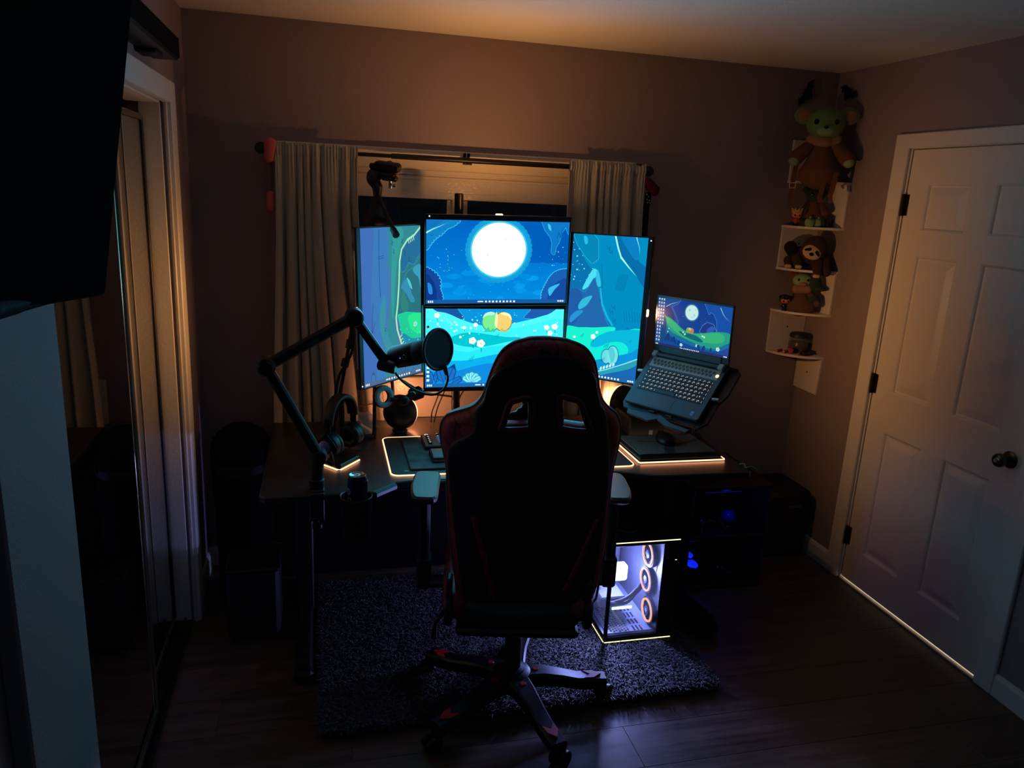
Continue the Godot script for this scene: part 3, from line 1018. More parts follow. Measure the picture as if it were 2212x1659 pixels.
# ---------------------------------------------------------------- the scene
func _ready() -> void:
	rng.seed = 7
	var cam := Camera3D.new()
	cam.name = "camera"
	cam.fov = 53.66
	cam.near = 0.05
	cam.transform = Transform3D(Basis(Vector3(0.9702, 0.0489, 0.2372), Vector3(0.0127, 0.9678, -0.2515), Vector3(-0.2418, 0.2470, 0.9383)).orthonormalized(), Vector3(0.5412, 1.7930, 3.5147))
	add_child(cam)
	cam.current = true
	var we := WorldEnvironment.new()
	we.name = "night"
	var env := Environment.new()
	env.background_mode = Environment.BG_COLOR
	env.background_color = Color(0.03, 0.045, 0.06)
	env.tonemap_mode = Environment.TONE_MAPPER_LINEAR
	env.tonemap_exposure = 1.0
	env.sdfgi_enabled = true
	env.ssao_enabled = true
	env.ssil_enabled = true
	we.environment = env
	add_child(we)
	# energies of the lights, set in one place: monitor faces, laptop face, lamps on the monitors' rims, lamps behind them, tower, hall
	LE = {"screen": 0.22, "laptop": 0.05, "rim": 0.50, "rim_left": 0.33, "rim_up": 0.32, "dome": 0.055, "tower": 0.55, "strip": 0.004, "edge": 0.0006, "hall": 4.5}
	make_materials()
	build_room()
	build_window()
	build_closet()
	build_door()
	build_desk()
	build_monitors()
	build_chair()
	build_tower()
	build_rug()
	build_desk_things()
	build_boom()
	build_laptop()
	build_shelf()
	build_left_things()
	build_right_things()


var LE := {}


func build_room() -> void:
	# floor: a dark bed with boards laid along x, their joints open
	var fl := set_of("floor")
	put(fl, "floor_bed", geo().box(Vector3(W + 0.3, 0.05, ZR + 0.3), Vector3(W / 2, -0.0295, ZR / 2), 0.0), M.seam)
	var woods := []
	for i in 5:
		var m := mat(Color(0.43, 0.345, 0.275) * (0.90 + 0.05 * i), 0.42)
		m.albedo_color.a = 1.0
		m.albedo_texture = wood(i)
		m.roughness_texture = m.albedo_texture
		m.roughness = 0.62
		m.roughness_texture_channel = BaseMaterial3D.TEXTURE_CHANNEL_RED
		tri_map(m, 1.0)
		m.uv1_scale = Vector3(0.55, 1.0, 2.3)
		m.uv1_offset = Vector3(0.37 * i, 0.0, 0.21 * i)
		woods.append(m)
	var pw := 0.195
	var row := 0
	var z := 1.42 - pw * 7 - 0.0
	z -= pw
	while z < ZR:
		var x0 := 0.002 + LX - 0.1
		var cuts := [1.5418 - 1.22, 1.5418] if row == 8 else []
		var off := fposmod(row * 0.437, 1.22)
		if row != 8:
			cuts = [off]
		var xx: float = cuts[cuts.size() - 1]
		while xx + 1.22 < W:
			xx += 1.22
			cuts.append(xx)
		cuts.append(W)
		for c in cuts:
			var x1: float = minf(c, W)
			if x1 - x0 > 0.02 and z + pw > 0.0:
				var zz0 := maxf(z, 0.0)
				var zz1 := minf(z + pw, ZR)
				put(fl, "plank", geo().box(Vector3(x1 - x0 - 0.0009, 0.012, zz1 - zz0 - 0.0009), Vector3((x0 + x1) / 2, -0.006, (zz0 + zz1) / 2), 0.0007), woods[rng.randi() % 5])
			x0 = x1
		z += pw
		row += 1
	struct("ceiling", geo().box(Vector3(W + 0.4, 0.1, ZR + 0.4), Vector3(W / 2, H + 0.05, ZR / 2), 0.0), M.ceil)
	# window wall: four pieces round the opening
	var g := geo()
	var T := 0.16
	for b in [[-0.2, 0.0, 0.46, H], [1.88, 0.0, W + 0.2, H], [0.46, 0.0, 1.88, 0.92], [0.46, 1.86, 1.88, H]]:
		g.box(Vector3(b[2] - b[0], b[3] - b[1], T), Vector3((b[0] + b[2]) / 2, (b[1] + b[3]) / 2, -T / 2), 0.0)
	struct("wall_back", g, M.wall)
	# left wall with the closet opening, z 0.5 to 1.86
	g = geo()
	for b in [[-0.2, 0.50, 0.0, H], [1.87, ZR + 0.2, 0.0, H], [0.50, 1.87, 2.04, H]]:
		g.box(Vector3(0.16, b[3] - b[2], b[1] - b[0]), Vector3(LX - 0.08, (b[2] + b[3]) / 2, (b[0] + b[1]) / 2), 0.0)
	struct("wall_left", g, M.wall)
	struct("wall_closet", geo().box(Vector3(0.03, 2.3, 1.8), Vector3(-0.17, 1.15, 1.2), 0.0), M.wall)
	# right wall with the doorway
	g = geo()
	for b in [[-0.2, 0.565, 0.0, H], [1.422, ZR + 0.2, 0.0, H], [0.565, 1.422, 2.065, H]]:
		g.box(Vector3(0.12, b[3] - b[2], b[1] - b[0]), Vector3(W + 0.06, (b[2] + b[3]) / 2, (b[0] + b[1]) / 2), 0.0)
	struct("wall_right", g, M.wall)
	struct("wall_rear", geo().box(Vector3(W + 0.4, H, 0.1), Vector3(W / 2, H / 2, ZR + 0.05), 0.0), M.wall)
	for b in [["baseboard_right", 0.0, 0.49], ["baseboard_right", 1.505, ZR]]:
		var o := base_rail(b[2] - b[1])
		struct(b[0], o, M.white, Transform3D(Basis(Vector3.UP, -PI / 2), Vector3(W, 0, (b[1] + b[2]) / 2)))
	struct("baseboard_back", base_rail(W - LX), M.white, Transform3D(Basis(), Vector3((W + LX) / 2, 0, 0)))
	struct("baseboard_left", base_rail(0.40), M.white, Transform3D(Basis(Vector3.UP, PI / 2), Vector3(LX, 0, 0.21)))


func base_rail(l: float) -> Geo:       # along x, its back at z = 0
	var p := PackedVector2Array([Vector2(0, 0), Vector2(0.013, 0), Vector2(0.013, 0.075), Vector2(0.008, 0.088), Vector2(0, 0.092)])
	return geo(Transform3D(Basis(Vector3(0, 0, 1), Vector3(0, 1, 0), Vector3(-1, 0, 0)), Vector3.ZERO)).ext(p, l)


func wood(sd: int) -> ImageTexture:
	var n := 256
	var im := Image.create(n, n, false, Image.FORMAT_RGB8)
	var f := FastNoiseLite.new()
	f.seed = 40 + sd
	f.frequency = 0.011
	f.fractal_octaves = 3
	for y in n:
		for x in n:
			var k := 0.5 + 0.5 * cos(TAU * x / n)
			var h := lerpf(f.get_noise_2d(x * 0.35 + 900, y * 4.0), f.get_noise_2d(x * 0.35, y * 4.0), k)
			var b := f.get_noise_2d(x * 0.2 + 300.0 * k, y * 0.9 + 77.0)
			var q := fposmod(h * 5.0, 1.0)
			var v := 0.80 + 0.20 * h + 0.10 * b - (0.13 if q < 0.16 else 0.0)
			v = clampf(v, 0.3, 1.0)
			im.set_pixel(x, y, Color(v, v * 0.985, v * 0.965))
	return ImageTexture.create_from_image(im)


func build_window() -> void:
	var w := set_of("window_1")
	# header board under the head casing, with a stepped moulding, then the two sashes
	put(w, "header_board", geo().box(Vector3(1.42, 0.135, 0.02), Vector3(1.17, 1.8125, -0.012), 0.002), M.cream)
	put(w, "moulding", geo().box(Vector3(1.42, 0.022, 0.016), Vector3(1.17, 1.852, 0.002), 0.004), M.cream)
	put(w, "moulding", geo().box(Vector3(1.42, 0.012, 0.012), Vector3(1.17, 1.828, 0.0), 0.003), M.cream)
	put(w, "head_rail", geo().box(Vector3(1.42, 0.03, 0.05), Vector3(1.17, 1.752, -0.025), 0.003), M.cream)
	put(w, "sill", geo().box(Vector3(1.42, 0.03, 0.16), Vector3(1.17, 0.935, -0.07), 0.003), M.cream)
	put(w, "jamb", geo().box(Vector3(0.03, 0.9, 0.15), Vector3(0.475, 1.39, -0.078), 0.003), M.cream)
	put(w, "jamb", geo().box(Vector3(0.03, 0.9, 0.15), Vector3(1.865, 1.39, -0.078), 0.003), M.cream)
	put(w, "mullion", geo().box(Vector3(0.055, 0.80, 0.045), Vector3(1.152, 1.34, -0.026), 0.004), M.cream)
	for s in [[0.49, 1.125], [1.18, 1.85]]:
		var x0: float = s[0]
		var x1: float = s[1]
		var sash := put(w, "sash_frame", geo().box(Vector3(0.02, 0.78, 0.02), Vector3(x0 + 0.01, 1.345, -0.04), 0.002).box(Vector3(0.02, 0.78, 0.02), Vector3(x1 - 0.01, 1.345, -0.04), 0.002).box(Vector3(x1 - x0, 0.02, 0.02), Vector3((x0 + x1) / 2, 0.96, -0.04), 0.002), M.cream)
		put(sash, "pane", geo().box(Vector3(x1 - x0 - 0.03, 0.77, 0.005), Vector3((x0 + x1) / 2, 1.352, -0.042), 0.0), M.winglass)
	# casing round the opening
	var t := set_of("trim_1")
	put(t, "head_casing", geo().box(Vector3(1.66, 0.085, 0.022), Vector3(1.17, 1.905, 0.011), 0.004), M.cream)
	put(t, "side_casing", geo().box(Vector3(0.085, 0.95, 0.020), Vector3(0.42, 1.388, 0.010), 0.004), M.cream)
	put(t, "side_casing", geo().box(Vector3(0.085, 0.95, 0.020), Vector3(1.92, 1.388, 0.010), 0.004), M.cream)
	put(t, "apron", geo().box(Vector3(1.66, 0.20, 0.020), Vector3(1.17, 0.813, 0.010), 0.004), M.cream)
	# curtain rod
	var r := thing("curtain_rod", "black two-part curtain rod with ball ends above the window", "curtain rod", Transform3D(Basis(), Vector3(0.33, 1.91, 0.08)))
	put(r, "outer_tube", geo().cyl(Vector3(0.51, 0, 0), Vector3(1.69, 0, 0), 0.0115), M.satin)
	put(r, "inner_tube", geo().cyl(Vector3(-0.005, 0, 0), Vector3(0.515, 0, 0), 0.0085), M.satin)
	put(r, "ball_end", geo().ellipsoid(Vector3(-0.026, 0.002, 0), Vector3(0.024, 0.024, 0.024)), M.black)
	put(r, "ball_end", geo().ellipsoid(Vector3(1.706, 0, 0), Vector3(0.023, 0.024, 0.023)), M.black)
	for x in [0.008, 0.845, 1.672]:
		var br := put(r, "bracket", geo().box(Vector3(0.012, 0.05, 0.006), Vector3(x - 0.006, 0.008, -0.055), 0.001).box(Vector3(0.012, 0.05, 0.006), Vector3(x + 0.012, 0.008, -0.055), 0.001).box(Vector3(0.006, 0.006, 0.055), Vector3(x - 0.006, -0.014, -0.03), 0.001).box(Vector3(0.006, 0.006, 0.055), Vector3(x + 0.012, -0.014, -0.03), 0.001).cyl(Vector3(x - 0.012, -0.014, 0), Vector3(x + 0.018, -0.014, 0), 0.005), M.hinge)
		br.set_meta("label", "small dark bracket under the rod")
	put_curtain("beige curtain gathered on the rod's left part, hanging behind the left screen", 0.360, 0.698, 0.325, 0.83, 7, 3)
	put_curtain("beige curtain gathered on the rod's right part, hanging behind the right screen", 1.635, 2.010, 1.66, 2.035, 7, 8)


# A curtain from the rod down past the desk: gathered at the head, falling in folds.
func put_curtain(label: String, x0: float, x1: float, bx0: float, bx1: float, folds: int, sd: int) -> void:
	var r := RandomNumberGenerator.new()
	r.seed = sd
	var t := thing("curtain", label, "curtain", Transform3D(Basis(), Vector3((x0 + x1) / 2, 0.62, 0.085)), "curtains on the rod")
	var ph := []
	var am := []
	for i in folds + 2:
		ph.append(r.randf_range(-0.30, 0.30))
		am.append(r.randf_range(0.35, 1.45))
	var nu := folds * 20
	var ys := [1.936, 1.931, 1.925, 1.918, 1.908, 1.898, 1.890, 1.884, 1.876, 1.86, 1.83, 1.78, 1.70, 1.58, 1.45, 1.3, 1.15, 1.0, 0.88, 0.76, 0.62]
	var rows := []
	var o: Vector3 = t.position
	for j in ys.size():
		var y: float = ys[j]
		var v: float = clampf((1.936 - y) / 1.316, 0.0, 1.0)
		var row := []
		for i in nu + 1:
			var u := float(i) / nu
			var q := minf((u + 0.055 * sin(TAU * (u * 1.3 + sd * 0.17)) - 0.055 * sin(TAU * sd * 0.17) * (1.0 - u) - 0.055 * sin(TAU * (1.3 + sd * 0.17)) * u) * folds, folds - 0.0001)
			q = maxf(q, 0.0)
			var k := int(q)
			var f: float = q - k + ph[k] * sin(PI * (q - k)) * 0.8
			var s := cos(TAU * f)
			s = signf(s) * pow(absf(s), 0.75)
			var a: float = lerpf(am[k], am[k + 1], q - k)
			var depth: float = lerpf(0.008, 0.030, smoothstep(0.03, 0.35, v)) * a
			var fine := 0.0035 * sin(u * folds * 25.0 + sd) * (1.0 - smoothstep(0.05, 0.16, v))
			if y > 1.885:
				depth *= 0.6
			var z := s * depth + fine + 0.006
			var ring := 0.0
			if y <= 1.926 and y >= 1.894:
				ring = 0.007 * sin(PI * (1.926 - y) / 0.032)
			var x := lerpf(lerpf(x0, x1, u), lerpf(bx0, bx1, u), smoothstep(0.15, 1.0, v)) + sin(TAU * f) * depth * 0.35
			row.append(Vector3(x, y + (0.006 * sin(q * 9.0 + sd) if j == 0 else 0.0), 0.090 + z + ring) - o)
		rows.append(row)
	var mk := func(j0: int, j1: int) -> Geo:
		var g := geo()
		g.g = 1
		for j in range(j0, j1):
			for i in nu:
				g.quad(rows[j][i], rows[j + 1][i], rows[j + 1][i + 1], rows[j][i + 1])
		return g
	put(t, "gathered_head", mk.call(0, 7), M.curtain)
	put(t, "cloth", mk.call(7, ys.size() - 1), M.curtain)
	# side hems: the cloth folded over
	for s in [0, nu]:
		var pts := PackedVector3Array()
		for j in range(6, ys.size()):
			pts.append(rows[j][s] + Vector3(0.004 if s == 0 else -0.004, 0, 0))
		put(t, "hem", geo().tube(pts, 0.0035, 6), M.curtain)


func build_closet() -> void:
	var wm: Material = M.white
	# far casing, standing proud of the wall, with a bead near its inner edge
	var t := set_of("trim_2")
	put(t, "side_casing", geo().box(Vector3(0.030, 2.105, 0.085), Vector3(LX + 0.015, 1.0525, 0.4585), 0.004), wm)
	put(t, "bead", geo().box(Vector3(0.007, 2.035, 0.010), Vector3(LX + 0.012, 1.0175, 0.5045), 0.003), wm)
	put(t, "head_casing", geo().box(Vector3(0.030, 0.075, 1.38), Vector3(LX + 0.015, 2.0675, 1.19), 0.004), wm)
	put(t, "jamb_board", geo().box(Vector3(0.07, 2.03, 0.012), Vector3(LX - 0.042, 1.015, 0.508), 0.002), wm)
	put(t, "head_jamb", geo().box(Vector3(0.12, 0.012, 1.36), Vector3(LX - 0.068, 2.033, 1.19), 0.002), wm)
	put(t, "track_fascia", geo().box(Vector3(0.012, 0.05, 1.36), Vector3(LX - 0.120, 2.005, 1.19), 0.002), M.hinge)
	# near casing board
	var t2 := set_of("trim_3")
	put(t2, "painted_board", geo().box(Vector3(0.034, 2.105, 0.335), Vector3(LX + 0.017, 1.0525, 2.075), 0.004), M.wall)
	put(t2, "corner_strip", geo().box(Vector3(0.012, 2.03, 0.016), Vector3(LX + 0.004, 1.015, 1.874), 0.003), M.tealcast)
	struct("trim_4", geo().box(Vector3(0.12, 0.018, 1.36), Vector3(LX - 0.062, 0.0095, 1.19), 0.003).box(Vector3(0.008, 0.014, 1.36), Vector3(LX - 0.03, 0.024, 1.19), 0.002).box(Vector3(0.008, 0.014, 1.36), Vector3(LX - 0.075, 0.024, 1.19), 0.002), M.hinge)
	# two mirror doors on two tracks
	for d in [["door_2", LX - 0.030, 1.10, 1.862], ["door_3", LX - 0.072, 0.515, 1.16]]:
		var x: float = d[1]
		var z0: float = d[2]
		var z1: float = d[3]
		var o := set_of(d[0])
		put(o, "mirror_pane", geo().box(Vector3(0.005, 1.93, z1 - z0 - 0.02), Vector3(x, 0.998, (z0 + z1) / 2), 0.0), M.mirror)
		put(o, "stile", geo().box(Vector3(0.018, 1.95, 0.014), Vector3(x, 1.005, z0 + 0.007), 0.003), M.goldframe if d[0] == "door_2" else M.lapdark)
		put(o, "stile", geo().box(Vector3(0.018, 1.95, 0.014), Vector3(x, 1.005, z1 - 0.007), 0.003), M.goldframe)
		put(o, "rail", geo().box(Vector3(0.018, 0.02, z1 - z0), Vector3(x, 0.036, (z0 + z1) / 2), 0.003), M.goldframe)
		put(o, "rail", geo().box(Vector3(0.018, 0.02, z1 - z0), Vector3(x, 1.975, (z0 + z1) / 2), 0.003), M.goldframe)


func build_door() -> void:
	# the doorway: jambs, casing, threshold
	var t := set_of("trim_5")
	var cz0 := 0.585
	var cz1 := 1.412
	put(t, "side_casing", geo().box(Vector3(0.018, 2.115, 0.085), Vector3(W - 0.009, 1.0575, cz0 - 0.052), 0.004), M.white)
	put(t, "side_casing", geo().box(Vector3(0.018, 2.115, 0.085), Vector3(W - 0.009, 1.0575, cz1 + 0.052), 0.004), M.white)
	put(t, "head_casing", geo().box(Vector3(0.018, 0.062, cz1 - cz0 + 0.019), Vector3(W - 0.009, 2.084, (cz0 + cz1) / 2), 0.004), M.white)
	put(t, "jamb", geo().box(Vector3(0.12, 2.06, 0.018), Vector3(W + 0.060, 1.03, cz0 - 0.011), 0.002), M.white)
	put(t, "jamb", geo().box(Vector3(0.12, 2.06, 0.018), Vector3(W + 0.060, 1.03, cz1 + 0.011), 0.002), M.white)
	put(t, "head_jamb", geo().box(Vector3(0.12, 0.014, cz1 - cz0 + 0.04), Vector3(W + 0.060, 2.058, (cz0 + cz1) / 2), 0.002), M.white)
	put(t, "stop", geo().box(Vector3(0.030, 2.05, 0.014), Vector3(W + 0.057, 1.025, cz0 + 0.005), 0.002).box(Vector3(0.030, 2.05, 0.014), Vector3(W + 0.057, 1.025, cz1 - 0.005), 0.002).box(Vector3(0.030, 0.016, cz1 - cz0), Vector3(W + 0.057, 2.045, (cz0 + cz1) / 2), 0.002), M.white)
	put(t, "threshold", geo().box(Vector3(0.14, 0.006, cz1 - cz0), Vector3(W + 0.062, 0.003, (cz0 + cz1) / 2), 0.001), M.paper)
	# the slab: rails and stiles round six sunk, raised panels
	var d := set_of("door_1")
	var y0 := 0.015
	var y1 := 2.046
	var z0 := cz0 + 0.003
	var z1 := cz1 - 0.003
	var th := 0.036
	var xf0 := W + 0.004
	var cols := [[0.700, 0.932], [1.052, 1.288]]
	var rws := [[0.184, 0.798], [0.985, 1.604], [1.712, 1.908]]
	var zs := [z0, 0.700, 0.932, 1.052, 1.288, z1]
	var yl := [y0, 0.184, 0.798, 0.985, 1.604, 1.712, 1.908, y1]
	var g := geo()
	for i in 5:
		for j in 7:
			if i % 2 == 1 and j % 2 == 1:
				continue
			g.box(Vector3(th, yl[j + 1] - yl[j], zs[i + 1] - zs[i]), Vector3(xf0 + th / 2, (yl[j] + yl[j + 1]) / 2, (zs[i] + zs[i + 1]) / 2), 0.0)
	put(d, "slab", g, M.white)
	for c in cols:
		for r in rws:
			var q := geo()
			var ctr := Vector3(xf0, (r[0] + r[1]) / 2, (c[0] + c[1]) / 2)
			var hw: float = (c[1] - c[0]) / 2
			var hh: float = (r[1] - r[0]) / 2
			# rings from the frame inwards: down a bevel, a flat, up a long slope, a flat field
			var rg := [[0.0, 0.0], [0.006, 0.004], [0.010, 0.011], [0.018, 0.012], [0.048, 0.003], [0.052, 0.0025]]
			for k in rg.size() - 1:
				var a0: float = rg[k][0]
				var a1: float = rg[k + 1][0]
				var p0: float = rg[k][1]
				var p1: float = rg[k + 1][1]
				for e in 4:
					var s0: Vector2 = [Vector2(-1, -1), Vector2(1, -1), Vector2(1, 1), Vector2(-1, 1)][e]
					var s1: Vector2 = [Vector2(1, -1), Vector2(1, 1), Vector2(-1, 1), Vector2(-1, -1)][e]
					q.g = -1
					q.out_quad(ctr + Vector3(p0, s0.y * (hh - a0), s0.x * (hw - a0)), ctr + Vector3(p0, s1.y * (hh - a0), s1.x * (hw - a0)), ctr + Vector3(p1, s1.y * (hh - a1), s1.x * (hw - a1)), ctr + Vector3(p1, s0.y * (hh - a1), s0.x * (hw - a1)), ctr + Vector3(5, 0, 0))
			var a: float = rg[5][0]
			q.out_quad(ctr + Vector3(0.0025, -hh + a, -hw + a), ctr + Vector3(0.0025, -hh + a, hw - a), ctr + Vector3(0.0025, hh - a, hw - a), ctr + Vector3(0.0025, hh - a, -hw + a), ctr + Vector3(5, 0, 0))
			q.box(Vector3(0.010, hh * 2, hw * 2), ctr + Vector3(0.026, 0, 0), 0.0)
			put(d, "panel", q, M.white)
	for y in [1.814, 1.005, 0.235]:
		var hg := put(d, "hinge", geo().cyl(Vector3(W - 0.006, y - 0.047, cz0 + 0.001), Vector3(W - 0.006, y + 0.047, cz0 + 0.001), 0.0075, -1.0, 12, 0.001).box(Vector3(0.004, 0.09, 0.022), Vector3(W + 0.001, y, cz0 + 0.012), 0.001).box(Vector3(0.004, 0.09, 0.016), Vector3(W - 0.001, y, cz0 - 0.009), 0.001), M.hinge)
		hg.set_meta("label", "dark metal hinge")
	var kn := Vector3(W + 0.004, 0.905, 1.355)
	var ky := xf(kn, Vector3(0, 0, 90))
	put(d, "knob_plate", geo(ky).lathe(PackedVector2Array([Vector2(0, 0), Vector2(0.033, 0), Vector2(0.033, 0.003), Vector2(0.028, 0.008), Vector2(0.013, 0.012), Vector2(0, 0.012)]), 28), M.bronze)
	put(d, "door_knob", geo(ky).lathe(PackedVector2Array([Vector2(0.010, 0.008), Vector2(0.010, 0.026), Vector2(0.018, 0.031), Vector2(0.0255, 0.040), Vector2(0.027, 0.050), Vector2(0.024, 0.060), Vector2(0.017, 0.065), Vector2(0.0, 0.066)]), 28, 0.5), M.bronze)
	put(d, "key_cylinder", geo(ky).lathe(PackedVector2Array([Vector2(0, 0.064), Vector2(0.008, 0.064), Vector2(0.008, 0.069), Vector2(0, 0.069)]), 16).box(Vector3(0.0012, 0.001, 0.009), Vector3(0, 0.0695, 0), 0.0), M.steel)
	# the passage outside: pale floor and a low lamp whose light comes in under the door
	struct("floor_passage", geo().box(Vector3(1.0, 0.05, 1.6), Vector3(W + 0.62, -0.0255, 1.0), 0.0), M.paper)
	struct("wall_passage", geo().box(Vector3(0.05, 2.4, 1.6), Vector3(W + 1.15, 1.2, 1.0), 0.0).box(Vector3(1.0, 2.4, 0.05), Vector3(W + 0.62, 1.2, 0.18), 0.0).box(Vector3(1.0, 2.4, 0.05), Vector3(W + 0.62, 1.2, 1.82), 0.0).box(Vector3(1.05, 0.05, 1.7), Vector3(W + 0.62, 2.43, 1.0), 0.0), M.white)
	var lamp := thing("passage_lamp", "low white wall lamp in the passage behind the door", "lamp", xf(Vector3(W + 1.12, 0.36, 1.0)))
	put(lamp, "lamp_face", geo().box(Vector3(0.02, 0.12, 0.8), Vector3(-0.012, 0, 0), 0.003), glow(Color(1.0, 0.97, 0.92), 1.0))
	face_light(lamp, "lamp_light", Transform3D(Basis(Vector3.UP, -PI / 2), Vector3(-0.026, 0, 0)), Vector2(0.8, 0.12), Color(1.0, 0.97, 0.92), LE.hall)


func flat() -> Basis:      # turns a shape drawn in x,y into one drawn in x,z, its depth along y
	return Basis(Vector3(1, 0, 0), Vector3(0, 0, 1), Vector3(0, -1, 0))


func build_desk() -> void:
	var t := thing("desk", "wide dark wood-topped desk with cut-out front and black frame", "desk", xf(Vector3(1.27, 0, 0.55)))
	var o := t.position
	var top := PackedVector2Array()
	for p in [[0.325, 0.135], [2.222, 0.135], [2.222, 0.945], [2.205, 0.962], [1.845, 0.955], [1.800, 0.948], [1.668, 0.893], [0.86, 0.893], [0.795, 0.905], [0.712, 0.982], [0.345, 0.990], [0.325, 0.970]]:
		top.append(Vector2(p[0] - o.x, p[1] - o.z))
	put(t, "desktop", geo(Transform3D(flat(), Vector3(0, 0.7275, 0))).ext(top, 0.025, 0.004), M.desk)
	# softened sloping edge along the cut-out
	put(t, "front_edge", geo().box(Vector3(0.80, 0.022, 0.016), Vector3(1.264 - o.x, 0.727, 0.900 - o.z), 0.006), M.edge)
	put(t, "front_edge", geo(Transform3D(Basis(Vector3.UP, 0.742), Vector3(0.756 - o.x, 0.727, 0.948 - o.z))).box(Vector3(0.115, 0.022, 0.014), Vector3.ZERO, 0.005), M.edge)
	for s in [[0.46, 1.0], [2.09, 0.955]]:
		var x: float = s[0] - o.x
		var zf: float = s[1]
		var leg := put(t, "leg", geo().box(Vector3(0.07, 0.70, 0.06), Vector3(x, 0.355, 0.50 - o.z), 0.006), M.black)
		put(leg, "foot", geo().box(Vector3(0.065, 0.045, zf - 0.24), Vector3(x, 0.0235, (zf + 0.24) / 2 - o.z), 0.012), M.black)
		put(leg, "top_rail", geo().box(Vector3(0.06, 0.035, 0.68), Vector3(x, 0.697, 0.56 - o.z), 0.006), M.black)
		put(leg, "foot_cap", geo().box(Vector3(0.071, 0.05, 0.05), Vector3(x, 0.027, zf - 0.022 - o.z), 0.012), M.satin)
	put(t, "cross_rail", geo().box(Vector3(1.60, 0.10, 0.02), Vector3(0.005, 0.62, 0.42 - o.z), 0.004), M.black)
	put(t, "cross_rail", geo().box(Vector3(1.60, 0.04, 0.03), Vector3(0.005, 0.69, 0.80 - o.z), 0.004), M.black)
	put(t, "blackout_panel", geo().box(Vector3(1.84, 0.69, 0.008), Vector3(0.003, 0.365, 0.20 - o.z), 0.002), M.fabricblack)  # black sheet added to keep the wall under the desk dark
	for x in [0.40, 1.10]:
		put(t, "cable_tray", geo().box(Vector3(0.5, 0.006, 0.14), Vector3(x - 0.75, 0.60, 0.30 - o.z), 0.002).box(Vector3(0.5, 0.07, 0.005), Vector3(x - 0.75, 0.635, 0.37 - o.z), 0.002), M.black)


